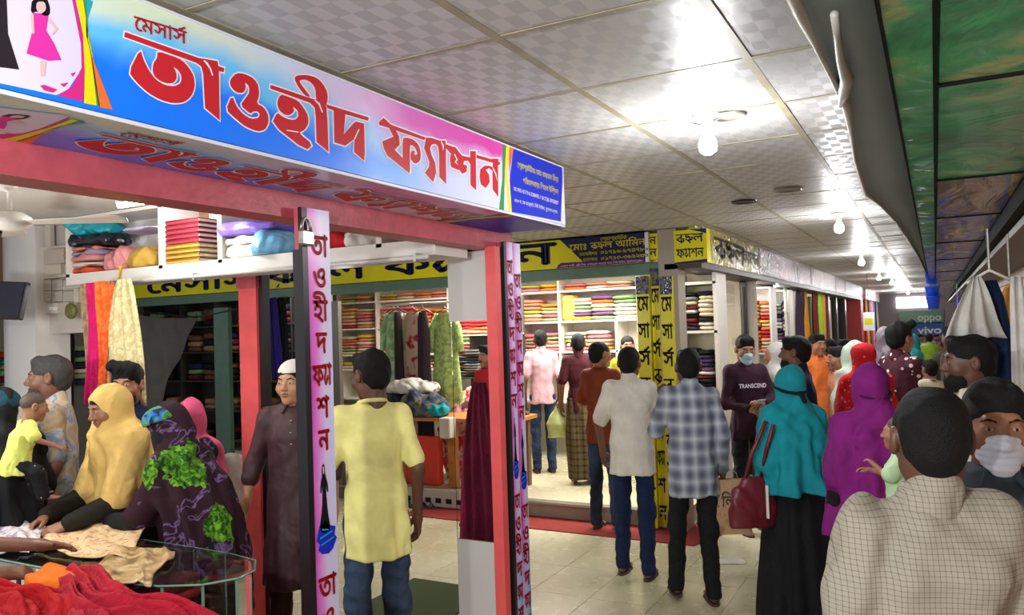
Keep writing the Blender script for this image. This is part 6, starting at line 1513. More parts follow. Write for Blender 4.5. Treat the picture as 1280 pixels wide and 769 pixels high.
def dup_sheet(m, pts, label, seed, hgt, fr, tw):
    def fn(q, a, b_):
        e = max(0, 1-(2*a-1)**4)*max(0, 1-(2*b_-1)**4); w_ = b_+.10*math.sin(4*a+seed)+.05*math.sin(9*a+2*seed); r1 = abs(math.sin(fr*w_+tw*a)); r2 = abs(math.sin(fr*2.3*w_-tw*a*.7+seed)); r3 = math.sin(31*a+fr*w_)
        z = hgt*e*(.45+.30*r1**.8+.16*r2+.04*r3+.12*math.sin(5*a+seed)); return np.array((q[0]+.03*math.sin(6*b_+seed), q[1]+.03*math.sin(7*a+seed), pts[0][2]+.004+z+.012*r1))
    return sheet('red_dupatta', m, pts, label, seed, 84, 0, .006, fn)
RF = C_('crimson_dupatta', (172, 22, 44), fold=16, bump=.6); RO = C_('deep_scarlet_dupatta', (168, 14, 22), fold=16, bump=.6)
dup_sheet(RF, [(-3.12, 1.70, zf), (-2.20, 1.62, zf), (-2.16, 1.96, zf), (-3.12, 2.0, zf)], 'long crimson pink dupatta heaped in front of the glass counter', 1, .20, 13, 2.2)
dup_sheet(RO, [(-3.42, 1.42, zf), (-2.62, 1.42, zf), (-2.58, 1.80, zf+.0), (-3.42, 1.84, zf)], 'scarlet dupatta at the lower left corner', 2, .21, 12, -2.5)
dup_sheet(RF, [(-2.75, 1.42, zf), (-2.14, 1.40, zf), (-2.14, 1.66, zf), (-2.72, 1.72, zf)], 'crumpled pink red dupatta nearest the purple lettered post', 5, .18, 11, 3)
fold_heap('orange_cloth', OR_, (-3.02, 1.86, zf+.11), (.15, .09, .07), 'small orange cloth on top of the scarlet dupatta', 3)
# sack, mat, shoes, stool, glass panel with maroon dupatta
fold = cloth('pale_sack', rgb(170, 160, 150), pattern=blotch([(.5, rgb(168, 158, 148)), (.62, rgb(150, 140, 134)), (.72, rgb(180, 60, 30))], 5, 2))
heap('cloth_sack', fold, (hit(287, 560, Y=3.9)[0], 3.95, 0), (.20, .20, 1.10), 'pale stuffed sack with a red leaf mark beside the inner post', 51, 'sack', .016, .010, n=0)
tag(MB().add(*(lambda P_: ([tuple(p) for p in P_]+[(p[0], p[1], .012) for p in P_], [(3, 2, 1, 0), (4, 5, 6, 7)]+[(i, (i+1) % 4, 4+(i+1) % 4, 4+i) for i in range(4)]))([hit(u, v, Z=0.001) for u, v in ((470, 735), (540, 723), (574, 742), (574, 790))])) or box('floor_mat', mat('green_mat', rgb(58, 72, 34), rough=.95, bump=.6, bscale=260), -3.55, -2.85, 4.15, 4.92, .001, .012), 'dark green floor mat behind the man in the yellow T-shirt', 'mat')
pn = empty('glass_door', (-2.45, 3.7, 0), 0, 'glass door leaf with white film at its top and bottom by the corner post', 'door')
Yd = 3.62; gx0, gx1 = hit(567, 520, Y=Yd)[0], hit(616, 520, Y=Yd)[0]
FILM = mat('white_film', rgb(206, 202, 198), rough=.5)
z1_ = hit(590, 401, Y=Yd)[2]; z2_ = hit(590, 307, Y=Yd)[2]; z3_ = hit(595, 676, Y=Yd)[2]
under(box('clear_pane', glassm, gx0, gx1, Yd, Yd+.008, z3_, z1_), pn); under(box('upper_film', FILM, gx0-.01, gx1, Yd-.002, Yd+.012, z1_, 2.29), pn); under(box('lower_film', FILM, gx0, gx1, Yd-.002, Yd+.012, .04, z3_), pn)
MD = C_('maroon_dupatta', (122, 30, 62), fold=9, bump=.7)
p = hit(578, 478, Y=Yd+.25); Lm = p[2]-hit(590, 690, Y=Yd+.25)[2]
drape('maroon_dupatta', MD, (p[0]+.12, Yd+.25, p[2]), .10, .36, Lm, 4, .035, label='maroon dupatta hanging behind the glass door', seed=5, taper=.8)
tag(box('display_stand', BLKF, p[0]-.02, p[0]+.20, Yd+.30, Yd+.5, 0, z3_+.06), 'dark stand behind the maroon dupatta', 'stand')
sx_ = hit(588, 660, Y=4.1)[0]; sz_ = hit(588, 658, Y=4.1)[2]; st = empty('metal_stool', (sx_, 4.25, 0), 0, 'small dark-seated metal stool behind the glass door', 'stool')
MB().lathe([(0, sz_), (.14, sz_), (.15, sz_-.02), (.14, sz_-.035), (0, sz_-.035)]).build('seat', BLKF, st, smooth=True)
for k in range(4): c0, s0 = math.cos(k*math.pi/2+.6), math.sin(k*math.pi/2+.6); MB().tube([(.11*c0, .11*s0, sz_-.03), (.15*c0, .15*s0, 0)], .010, 8).build('leg', ALU, st, smooth=True)
# sandals by the step
SHM = mat('dark_sandal', rgb(50, 40, 44), rough=.6); SHM2 = mat('grey_sandal', rgb(110, 100, 92), rough=.6); SHM3 = mat('violet_sandal', rgb(60, 52, 80), rough=.6)
def sandal(c, rz, m):
    f = Field((-.06, -.15, -.01), (.06, .15, .09), .006); f.loft([(.0, 0, 0, .042, .128), (.02, 0, 0, .045, .13)], .004); f.cone((-.04, .05, .02), (0, .06, .058), .012, .012, .01); f.cone((.04, .05, .02), (0, .06, .058), .012, .012, .01); f.cone((-.036, -.06, .02), (0, -.05, .062), .008, .008, .01); f.cone((.036, -.06, .02), (0, -.05, .062), .008, .008, .01)
    v, q_ = f.mesh(); o = mesh_np('sandal', v, q_, m); o.location = c; o.rotation_euler = (0, 0, rz); return o
for i, (u, v, rz, m, lab) in enumerate(((514, 634, 1.3, SHM3, 'violet sandal at the left end of the shoes by the step'), (524, 628, 1.1, SHM, 'dark sandal second from the left by the step'), (534, 636, 1.5, SHM, 'dark sandal in front, middle of the shoes by the step'), (544, 628, .9, SHM2, 'grey sandal behind the middle ones by the step'), (552, 634, 1.2, SHM2, 'grey sandal second from the right by the step'), (561, 628, 1.0, SHM, 'dark sandal at the right end by the step'))):
    p = hit(u, v, Z=0); tag(sandal((p[0], p[1], .001), rz, m), lab, 'sandal')
pp = hit(915, 703, Z=0); tag(MB().box(-.12, .10, -.06, .07, 0, .006, .002).build('paper_scrap', mat('paper', rgb(206, 202, 190), rough=.8), loc=(pp[0], pp[1], .001), rz=.4), 'white scrap of paper on the tiles by the black robe', 'paper')
# ------------------------------------------------------------------ right side: plastic wrapped soffit, tarp, hung clothes, lamps, far signs
greenP = plastic('green_wrapped_plastic', blotch([(.30, rgb(6, 110, 66)), (.48, rgb(16, 150, 90)), (.58, rgb(50, 180, 110)), (.66, rgb(170, 190, 120)), (.74, rgb(20, 150, 100))], 2.4, 4, 1.8), rough=.34, bump=.6, bs=2.6, stretch=(1, .8, 1), coat=.25)
mixP = plastic('mixed_wrapped_plastic', blotch([(.30, rgb(96, 72, 60)), (.44, rgb(120, 96, 84)), (.50, rgb(50, 84, 210)), (.60, rgb(100, 90, 130)), (.66, rgb(220, 200, 50)), (.74, rgb(100, 66, 130))], 3.5, 3, .8), rough=.3, bump=.5, bs=4, stretch=(1.6, .35, 1), coat=.25)
dkl = mat('black_joint', rgb(14, 20, 20), rough=.85, spec=.2)
aw = empty('wrapped_awning', (.15, 2.5, 2.4), 0, 'glossy green and blue plastic wrapped awning along the right shopfronts', 'awning')
ZA = 2.40; xe = .33
for i, (a, b_) in enumerate(((.55, 2.06), (2.06, 3.52))): under(MB().box(.025, xe, a+.006, b_-.006, ZA, ZA+.03, .005).build('green_panel', greenP), aw)
ys2 = [3.52, 4.9, 6.6, 8.6, 11, 14, 18, 23, 30]
for a, b_ in zip(ys2[:-1], ys2[1:]): under(MB().box(.025, xe, a+.006, b_-.006, ZA, ZA+.03, .005).build('printed_panel', mixP), aw)
under(box('edge_strip', greenP, -.062, .018, .4, 7.0, ZA-.002, ZA+.3), aw); under(box('edge_strip', mixP, -.062, .018, 7.0, 30, ZA-.002, ZA+.3), aw)
under(box('joint_line', dkl, .017, .026, .4, 30, ZA-.004, ZA+.02), aw); under(box('joint_line', dkl, -.068, -.061, .4, 30, ZA-.006, ZA+.32), aw)
for y_ in [2.06, 3.52]+ys2[1:6]: under(box('joint_line', dkl, .02, xe, y_-.007, y_+.007, ZA-.006, ZA+.02), aw)
under(box('back_rail', dkl, xe, xe+.05, .4, 30, ZA-.08, ZA+.3), aw); under(box('shutter_box', mat('dark_shutter_box', rgb(60, 54, 50), rough=.5), xe+.05, .74, .4, 30, ZA-.12, ZA+.3), aw)
# grey tarpaulin sheet slung under the ceiling, wavy left edge with a pale hem
TG = mat('slate_tarp', rgb(150, 166, 168), rough=.6, mottle=.08, mscale=2, bump=.2, bscale=6); HEM = mat('pale_hem', rgb(170, 168, 158), rough=.5)
ed = [(1000, 0), (1020, 45), (1040, 85), (1058, 120), (1064, 160), (1068, 190), (1082, 235), (1100, 250), (1120, 272), (1132, 290), (1148, 318), (1160, 345), (1165, 365)]
L0 = [hit(u, v, Z=2.50) for u, v in ed]
L0 = [np.array((L0[0][0]-.0, .3, 2.5))]+L0
V = []; nk = 10
for k, p in enumerate(L0):
    for i in range(nk):
        a = i/(nk-1); x = -.068*(a)+p[0]*(1-a); z_ = 2.50+(2.62-2.50)*0-.015*math.sin(math.pi*a)*(1 if p[1] < 6 else .4); V.append((x, p[1], z_-(.03 if i == 0 else 0)))
Q = [(k*nk+i, (k+1)*nk+i, (k+1)*nk+i+1, k*nk+i+1) for k in range(len(L0)-1) for i in range(nk-1)]; n0 = len(V); V += [(x, y_, z_+.006) for x, y_, z_ in V]; Q += [tuple(n0+q for q in f[::-1]) for f in Q]
e = empty('slung_tarpaulin', (-.2, 2, 2.5), 0, 'slate grey tarpaulin slung under the ceiling with a wavy pale hem', 'tarpaulin'); under(mesh_np('tarp_sheet', V, Q, TG), e)
pts = [Vector((p[0]-.0, p[1], 2.472)) for p in L0]; 
under(MB().tube(pts, [.006+.008*(i % 3 == 1) for i in range(len(pts))], 6).build('pale_hem', HEM, smooth=True), e)
q = [hit(u, v, Z=2.49) for u, v in ((1042, 0), (1046, 30), (1050, 60), (1058, 85), (1054, 105), (1050, 120))]
under(MB().tube([Vector((p[0], p[1], 2.462)) for p in q], [.008, .008, .010, .016, .014, .006], 8).build('fold_edge', HEM, smooth=True), e)
# aisle bulbs
BULB = glow('bulb_glow', (1, .98, .94, 1), 60); SOCK = mat('bulb_socket', rgb(214, 208, 190), rough=.4)
bl = [(885, 187, 3.35), (1049, 288, None), (1077, 330, None), (1099, 349, None), (1115, 355, None), (1126, 362, None), (1135, 367, None), (1142, 371, None)]
names = ['nearest glowing bulb on the aisle ceiling with round rose plate', 'second glowing bulb along the aisle ceiling', 'third glowing bulb along the aisle ceiling', 'fourth glowing bulb along the aisle ceiling', 'fifth glowing bulb along the aisle ceiling', 'sixth glowing bulb along the aisle ceiling', 'seventh glowing bulb along the aisle ceiling', 'farthest glowing bulb along the aisle ceiling']
for i, (u, v, _) in enumerate(bl):
    p = hit(u, v, Z=2.585); e = empty('ceiling_bulb', (p[0], p[1], CEIL), 0, names[i], 'lamp')
    MB().lathe([(0, -.0), (.06, -.0), (.058, -.012), (.026, -.018), (.022, -.06), (.024, -.075), (0, -.075)]).build('socket', SOCK, e, smooth=True)
    MB().lathe([(.014, -.07), (.022, -.083), (.034, -.105), (.038, -.125), (.034, -.148), (.018, -.162), (0, -.165)]).build('bulb', BULB, e, smooth=True)
    if i == 0:
        MB().lathe([(.055, -.001), (.075, -.004), (.078, -.012), (.05, -.014)]).build('ring_plate', SOCK, e, smooth=True).location = (.07, .05, 0)
        MB().tube([(-.05, 0, -.012), (-.07, .0, -.02), (-.03, .02, -.028), (.02, .02, -.02), (.06, .0, -.012)], .003, 6).build('wire', BLKF, e, smooth=True)
    point('bulb_light', (p[0], p[1], 2.40), 16 if i == 0 else 12 if i == 1 else 13, .05)
for i, (u, v) in enumerate(((985, 237), (1038, 272), (930, 252))):
    p = hit(u, v, Z=CEIL-.004); e = empty('ceiling_hole_plate', (p[0], p[1], CEIL), 0, ['dark ceiling hole plate beyond the first bulb', 'pale ceiling plate just before the second bulb', 'small wire stub in the ceiling over the pier'][i], 'plate')
    MB().lathe([(0, -.002), (.07, -.004), (.085, -.012), (.09, -.002)]).build('plate_ring', [LOCK, SOCK, BLKF][i], e, smooth=True)
# hung dupattas at the right
H0 = hit(1236, 346, Y=4.55); e0 = H0
WD = C_('white_dupatta', (206, 202, 194), fold=9, bump=.5); ND = C_('navy_dupatta', (22, 40, 74), fold=9)
drape('hanging_cloth', WD, (e0[0]+.10, 4.45, e0[2]-.01), .05, .11, 1.75, 2, .02, (1, .0), 'long white dupatta hanging at the right by the brown shutters', None, 1)
drape('hanging_cloth', ND, (e0[0]+.01, 4.50, e0[2]-.02), .05, .24, 1.25, 3, .02, (1, 0), 'navy dupatta hanging between the two white ones', None, 2)
drape('hanging_cloth', cloth('pale_grey_dupatta', rgb(184, 180, 172), fold=8), (e0[0]-.07, 4.42, e0[2]-.0), .04, .27, .30, 3, .02, (1, .2), 'short pale grey dupatta spread to the left of the navy one', None, 3, taper=1)
tag(MB().tube([(e0[0]-.10, 4.5, e0[2]-.03), (e0[0], 4.5, e0[2]+.03), (e0[0]+.10, 4.5, e0[2]-.03)], .008, 6).build('clothes_hanger', SOCK, smooth=True), 'cream hanger holding the white and navy dupattas', 'hanger')
pz_ = hit(1262, 356, Y=4.9); drape('hanging_cloth', C_('mustard_hang', (214, 160, 70)), (pz_[0], 4.9, pz_[2]), .04, .16, .24, 2, .02, (1, 0), 'small mustard cloth hanging at the far right edge', None, 4); drape('hanging_cloth', C_('orange_red_hang', (214, 70, 40)), (pz_[0]+.03, 4.93, pz_[2]-.02), .05, .08, .32, 2, .01, (1, 0), 'little orange red cloth below the mustard one', None, 6)
for q_, lab in ((e0, 'steel rod hanging the dupattas from the right awning'), (pz_, 'steel rod hanging the mustard cloth from the right awning')): tag(MB().tube([(min(q_[0], .70), 4.5 if q_ is e0 else 4.9, 2.285), (min(q_[0], .70), 4.5 if q_ is e0 else 4.9, q_[2]+.02)], .006, 6).build('hanging_rod', LOCK), lab, 'rod')
# blue buckets
BB = mat('blue_plastic_bucket', rgb(16, 70, 214), rough=.3)
def bucket(c, label, s=1.0, tilt=0):
    e = empty('bucket', c, 0, label, 'bucket', None); e.rotation_euler = (tilt, 0, 0)
    MB().lathe([(0, 0), (.085*s, 0), (.12*s, .22*s), (.13*s, .225*s), (.128*s, .235*s), (.112*s, .225*s), (.08*s, .01), (0, .012)], n=28).build('pail', BB, e, smooth=True)
    MB().tube([(.12*s*math.cos(a), .0, .22*s+.13*s*math.sin(a)) for a in [math.pi*k/10 for k in range(11)]], .004, 6).build('handle', BB, e, smooth=True)
for i, (u, v, D_, lab) in enumerate(((1165, 352, 11.6, 'upper blue bucket hanging over the aisle'), (1166, 372, 11.6, 'middle blue bucket hanging over the aisle'), (1167, 384, 11.6, 'lower blue bucket hanging over the aisle'), (1199, 424, 10.5, 'blue bucket low at the right behind the hanging dupattas'), (1202, 385, 13, 'blue bucket half hidden by the pale grey dupatta'))):
    p = deep(u, v, D_); bucket((p[0], p[1], p[2]-.03), lab, .82, (.3 if i == 3 else 0))
for u, v, D_, zz in ((1199, 424, 10.5, 2.28), (1202, 385, 13, 2.28)): b2_ = deep(u, v, D_); tag(MB().tube([(b2_[0], b2_[1], b2_[2]+.22), (b2_[0], b2_[1], zz)], .005, 6).build('hanging_string', HEM), 'string holding the %s right-hand blue bucket' % ('nearer' if D_ < 12 else 'farther'), 'string')
bp_ = deep(1165, 352, 11.6); tag(MB().tube([(bp_[0], bp_[1], ZA), (bp_[0], bp_[1], bp_[2]+.24)], .006, 6).build('hanging_string', HEM), 'string from which the blue buckets hang', 'string')
# far signs
def farsign(name, txt_, bg, u0, u1, v0, v1, label):
    Y = 32.88; a = hit(u0, v0, Y=Y); b_ = hit(u1, v1, Y=Y); e = empty('shop_sign', (a[0], Y, b_[2]), 0, label, 'sign'); under(box('sign_face', bg, a[0], b_[0], Y, Y+.118, b_[2], a[2]), e)
    pm = plane_map((a[0], Y, b_[2]), (1, 0, 0), (0, 0, 1), (0, -1, 0), .006); o = font_text('lettering', txt_, WHITE if 'blue' in label else mat('pale_lettering', rgb(206, 226, 210)), None, pm, (b_[0]-a[0])*.42,   .10, .38, width=(b_[0]-a[0])*.52, bold=.01)
    if o: under(o, e)
farsign('x', 'oppo', mat('far_green', rgb(20, 92, 56), rough=.4), 1124, 1180, 389.5, 403.5, 'green shop sign with pale lettering at the far end of the aisle')
farsign('x', 'vivo', mat('far_blue', rgb(20, 56, 150), rough=.4), 1124, 1180, 404, 420, 'blue shop sign under the green one at the far end')
lm = glow('far_lit_panel', (.93, .95, 1, 1), 3); a = hit(1120, 372, Y=32.9); b_ = hit(1162, 384, Y=32.9); tag(box('light_panel', lm, a[0], b_[0], 32.9, 32.998, b_[2], a[2]), 'brightly lit white panel above the far signs', 'light')
point('far_end_light', (-1, 29, 2.3), 60)
for g_, (v_, f_, i_, m_) in STG.items():
    me = bpy.data.meshes.new('packed_garments'); me.from_pydata(v_, [], f_)
    for m in m_: me.materials.append(bpy.data.materials[m])
    me.polygons.foreach_set('material_index', i_); me.polygons.foreach_set('use_smooth', [True]*len(me.polygons)); me.update(); tag(link(bpy.data.objects.new('packed_garments', me)), g_, 'garments', kind='stuff')
# ------------------------------------------------------------------ the people
R_ = math.radians
AWAY, TOWARD, LEFT, RIGHT = R_(28), R_(208), R_(118), R_(-62)
SANDM = mat('brown_sandal_leather', rgb(70, 52, 42), rough=.6)
def leg(x, fx, y=0, fy=None, lift=0): fy = y if fy is None else fy; return ((x, 0, .88), ((x+fx)/2, (y+fy)/2+.03, .47+lift*.3), (fx, fy, .075+lift))
def pants(c, nm, **k): return cloth('trousers_'+nm, rgb(*c), fold=10, **k)
DEN = pants((30, 46, 74), 'denim', pattern=blotch([(.35, rgb(24, 36, 62)), (.65, rgb(44, 66, 100))], 5)); DEN2 = pants((28, 40, 66), 'washed_denim', pattern=blotch([(.35, rgb(26, 34, 52)), (.62, rgb(60, 78, 104)), (.75, rgb(110, 124, 144))], 3)); BLKP = pants((20, 20, 24), 'black'); NAVP = pants((18, 34, 66), 'navy')
# 1 foreground back
ck = cloth('check_cream', rgb(206, 198, 178), pattern=checks(rgb(158, 150, 134), rgb(82, 72, 52), .0115, .13), fold=5, bump=1.0)
a = P('man seen from behind in a cream fine-checked shirt at the lower right corner', (1160, 486, 1.86), AWAY+R_(-8), tone='deep', res=.009, hres=.0045, arms=('hang', 'hang'), side=.05, head=(-6, 0))
a.body(feet=False); a.hair('crop'); a.top(ck, 'long', hem=.66, loose=1.12, amp=.0085, seed=5, wide=1.06); a.trousers(BLKP)
# 2 masked man
gsh = cloth('slate_shirt', rgb(64, 74, 84), fold=6)
a = P('young man in a white face mask and slate shirt at the right edge', (1243, 478, 2.15), R_(186), tone='mid', res=.010, hres=.0045, head=(0, -3))
a.body(feet=False).face(mask=MASKM, lips=False).hair('short'); a.top(gsh, 'long', hem=.74, seed=8); a.trousers(BLKP)
# 3 bearded white shirt
wsh2 = cloth('offwhite_shirt', rgb(204, 194, 176), fold=6)
a = P('bearded man in an off-white shirt in profile below the hanging dupattas', (1208, 421, 3.75), LEFT+R_(-14), tone='deep', res=.012, hres=.006)
a.body(feet=False).face(beard=True, lips=False).hair('short'); a.top(wsh2, 'long', hem=.74, seed=11); a.trousers(pants((60, 60, 64), 'grey'))
# 4 man with patterned shirt carrying child
pt = cloth('maroon_print_shirt', rgb(66, 28, 40), pattern=blotch([(0, rgb(214, 204, 200)), (.27, rgb(72, 30, 42)), (1, rgb(72, 30, 42))], 17, voro=True))
a = P('man in a maroon shirt with pale leaf print looking right in mid-aisle', (1125, 405, 6.6), RIGHT+R_(20), tone='mid', res=.015, hres=.007, arms=('front', ((.22, .12, 1.08), (.02, .30, 1.12))))
a.body(feet=False).face().hair('big'); a.top(pt, 'half', hem=.74, seed=12); a.trousers(BLKP); carrier = a
# 5 child in his arms
cw = cloth('child_cream', rgb(214, 206, 178))
a = P('small child in a cream top carried beside the man in maroon leaf-print shirt', (1161, 436, 6.3), AWAY, z0=.62, tone='mid', res=.014, hres=.007, height=.86, hs=1.3)
a.body(feet=False, arms=False); a.hair('short'); a.top(cw, None, hem=.55, seed=13, collar=False, loose=1.1); a.trousers(pants((40, 60, 90), 'child'))
# 6 purple hijab
pur = cloth('purple_cloth', rgb(116, 20, 104), fold=7, bump=.6); blk = cloth('black_robe_cloth', rgb(16, 16, 19), fold=6, bump=.6)
a = P('woman in a vivid purple head scarf over a black robe, seen from behind', (1087, 460, 4.05), AWAY+R_(-6), tone='mid', res=.012, hres=.009, lean=2)
a.body(feet=False); a.robe(blk, hem=.02, w=1.15, flare=.31, seed=3); a.scarf(pur, length=.78, w=1.24, face=False, seed=5, arms=.6, amp=.007)
f = Field((-.16, -.16, 1.42), (.16, .16, 1.62), .009); c_ = a.hc
f = Field(c_-.16, c_+.16, .009); f.cone(c_+np.array((-.09, .0, .005)), c_+np.array((.09, 0, .005)), .02, .02, .0); f.F[:] = 1.; 
for k in range(24):
    t0, t1 = k*2*math.pi/24, (k+1)*2*math.pi/24; f.cone(c_+np.array((.102*math.cos(t0), .112*math.sin(t0)-.012, -.005+.03*math.sin(t0))), c_+np.array((.102*math.cos(t1), .112*math.sin(t1)-.012, -.005+.03*math.sin(t1))), .009, .009, .005)
a.put('scarf_tie', f.mesh(), cloth('plum_band', rgb(64, 12, 60)))
# 7 teal hijab with handbag
teal = cloth('teal_cloth', rgb(14, 134, 144), fold=6, bump=.6)
a = P('woman in a bright teal head scarf and black robe, from behind', (985, 457, 4.75), AWAY+R_(8), tone='mid', res=.012, hres=.009, height=1.575)
a.body(feet=False); a.robe(blk, hem=.02, w=1.06, flare=.28, seed=8); a.scarf(teal, length=.90, w=1.16, face=False, seed=9, arms=.6); te = a
c_ = a.hc; f = Field(c_-.17, c_+.17, .009)
for k in range(24):
    t0, t1 = k*2*math.pi/24, (k+1)*2*math.pi/24; f.cone(c_+np.array((.102*math.cos(t0), .112*math.sin(t0)-.012, .0+.03*math.sin(t0))), c_+np.array((.102*math.cos(t1), .112*math.sin(t1)-.012, .0+.03*math.sin(t1))), .011, .011, .005)
f.cone(c_+np.array((.01, -.13, -.03)), c_+np.array((.03, -.14, -.075)), .012, .018, .01); a.put('scarf_tie', f.mesh(), cloth('black_band', rgb(14, 14, 20)))
bagm = mat('maroon_bag_leather', rgb(96, 22, 32), rough=.4, bump=.3, bscale=30)
def rel(a, p): return a.world(p)
hb = empty('handbag', rel(te, (-.30, -.06, .70)), te.rot+R_(4), 'maroon leather handbag with white tag slung on the left of the teal-scarfed woman', 'bag')
f = Field((-.17, -.09, -.02), (.17, .09, .42), .008); f.loft([(0.0, 0, 0, .145, .055), (.10, 0, 0, .155, .065), (.22, 0, 0, .12, .045), (.29, 0, 0, .07, .025)], .02); f.rumple(.004, 24, 4); v, q_ = f.mesh(); mesh_np('bag_body', v, q_, bagm, hb)
MB().tube([(-.05, 0, .27), (-.02, -.03, .42), (.06, -.07, .62)], .012, 8).build('strap', bagm, hb, smooth=True); MB().tube([(.05, 0, .27), (.06, -.06, .45), (.09, -.10, .60)], .012, 8).build('strap', bagm, hb, smooth=True)
MB().box(.04, .052, -.085, -.065, .06, .25, .003).build('bag_charm', mat('charm_white', rgb(220, 214, 210)), hb)
# 8, 9 women behind
redS = cloth('red_printed_scarf', rgb(196, 20, 30), pattern=blotch([(0, rgb(226, 110, 110)), (.24, rgb(190, 16, 28)), (1, rgb(190, 16, 28))], 26, voro=True))
a = P('woman in a red dotted head scarf in the middle of the aisle crowd', (1078, 431, 6.2), AWAY, res=.015, hres=.010); a.body(feet=False); a.robe(cloth('red_robe', rgb(130, 20, 30)), seed=4); a.scarf(redS, .95, face=False, seed=3)
a = P('woman in a pale green and white scarf just behind the red-scarfed one', (1066, 427, 6.9), AWAY+R_(20), res=.016, hres=.010); a.body(feet=False); a.robe(cloth('pale_robe', rgb(160, 160, 150)), seed=5); a.scarf(cloth('pale_green_scarf', rgb(170, 186, 170)), .7, face=False, seed=6)
a = P('dark-haired woman in a peach top leaning left before the beige bays', (1046, 434, 7.4), LEFT, res=.016, hres=.009, tone='mid'); a.body(feet=False).face().hair('short'); a.top(cloth('peach_top', rgb(206, 130, 96)), 'elbow', hem=.5, seed=4); a.trousers(BLKP)
# orange shirt, navy, grey scarf
a = P('man in an orange shirt facing the camera behind the navy-shirted man', (1021, 418, 8.6), TOWARD+R_(14), res=.016, hres=.008, tone='mid'); a.body(feet=False).face().hair('short'); a.top(cloth('orange_shirt', rgb(226, 120, 56)), 'long', hem=.74, seed=2); a.trousers(BLKP)
a = P('bearded man in a navy shirt looking left between teal scarf and orange shirt', (992, 421, 6.0), LEFT+R_(-30), res=.013, hres=.007, tone='dark'); a.body(feet=False).face(beard=True, lips=False).hair('short'); a.top(cloth('navy_shirt', rgb(16, 26, 62)), 'long', hem=.74, seed=7, loose=1.08); a.trousers(BLKP)
a = P('woman in a pale grey scarf by the orange stock bay', (968, 430, 7.6), LEFT, res=.016, hres=.010); a.body(feet=False); a.robe(blk, seed=6); a.scarf(cloth('grey_scarf', rgb(176, 172, 168)), 1.05, face=True, seed=8)
# maroon sweatshirt
mar = cloth('maroon_sweatshirt', rgb(48, 16, 34), fold=6)
a = P('man in a dark maroon sweatshirt and lowered pale mask looking at his phone', (931, 420, 7.1), TOWARD+R_(8), res=.012, hres=.007, tone='mid', arms=(((-.24, .06, 1.10), (-.02, .27, 1.10)), ((.24, .05, 1.08), (.10, .24, 1.05))), hands=('hold', 'hold'), head=(-6, -14), legs=[leg(-.09, -.11), leg(.09, .12, 0, .06)])
a.body().face(mask=MASKB, lips=False).hair('short'); a.top(mar, 'long', hem=.78, collar=False, seed=5, loose=1.05); a.trousers(BLKP); a.sandals(SANDM); ms_ = a
o = font_text('lettering', 'TRANSCEND', WHITE, None, lambda x, y, k=1: (x, .128+0*y, y), -.12, 1.215, .05, width=.24, bold=.001)
if o:
    for v in o.data.vertices: v.co = Vector((-v.co.x*a.sc, (v.co.y+.008)*a.sc, v.co.z*a.sc))
    o.parent = a.e; o['label'] = 'white lettering across the chest'
pw = rel(ms_, (.04, .33, 1.10)); tag(MB().box(-.035, .035, -.07, .07, -.004, .004, .003).build('mobile_phone', mat('phone_white', rgb(190, 190, 196), rough=.2), loc=pw), 'pale phone held by the man in the maroon sweatshirt', 'phone').rotation_euler = (R_(35), 0, ms_.rot)
# 13 checked shirt man
chk = cloth('grey_check', rgb(150, 154, 166), pattern=lambda nt, v: mixc(nt, mth(nt, 'MULTIPLY', mth(nt, 'ADD', mth(nt, 'ABSOLUTE', mth(nt, 'SINE', mth(nt, 'MULTIPLY', axis_of(nt, v, 0), 38))), mth(nt, 'ABSOLUTE', mth(nt, 'SINE', mth(nt, 'MULTIPLY', axis_of(nt, v, 2), 34)))), .5), rgb(196, 200, 208), rgb(88, 94, 112)), fold=6)
a = P('man in a grey and white checked shirt carrying a paper shopping bag, from behind', (859, 437, 5.32), AWAY+R_(-2), res=.0105, hres=.006, tone='deep', arms=(((-.24, .10, 1.12), (-.15, .26, 1.32)), 'hang'), hands=('grip', 'grip'), legs=[leg(-.09, -.13, 0, .10, .03), leg(.09, .12, 0, .0)])
a.body(); a.hair('short'); a.top(chk, 'long', hem=.70, loose=1.12, seed=15, amp=.0045); a.trousers(BLKP); a.sandals(SANDM); cm_ = a
hp = a.world(a.arms[1][2]); 
pb = empty('paper_bag', (hp[0]+.02, hp[1]+.0, hp[2]-.42), a.rot, 'tan printed paper shopping bag held by the checked-shirt man', 'bag')
PB = cloth('tan_paper', rgb(178, 140, 98), rough=.7, pattern=blotch([(.3, rgb(150, 112, 76)), (.42, rgb(180, 144, 104)), (.62, rgb(186, 152, 112)), (.72, rgb(110, 84, 60))], 14), fold=12)
mb = MB(); mb.add([(x, y_, z_) for z_, h in ((0, .045), (.17, .05), (.36, .02)) for x, y_ in ((-.12, -h), (.12, -h), (.12, h), (-.12, h))], [(3, 2, 1, 0)]+[(4*k+i, 4*k+(i+1) % 4, 4*k+4+(i+1) % 4, 4*k+4+i) for k in (0, 1) for i in range(4)]); mb.build('bag_body', PB, pb)
MB().tube([(-.05, 0, .35), (-.04, 0, .40), (0, 0, .425), (.04, 0, .40), (.05, 0, .35)], .004, 6).build('handle', mat('bag_cord', rgb(150, 120, 90)), pb, smooth=True)
V, Fs, W_ = glyphs(['ল', 'ি', 'প', 'ি'] if False else ['ি', 'ল', 'ি', 'প'] if 'প' in FONTED else ['ি', 'ল'])
mb = MB(); mb.add([(-.075+x*.055, -.052, .185+y_*.07) for x, y_ in V], Fs); mb.build('lettering', mat('bag_print', rgb(60, 46, 38)), pb)
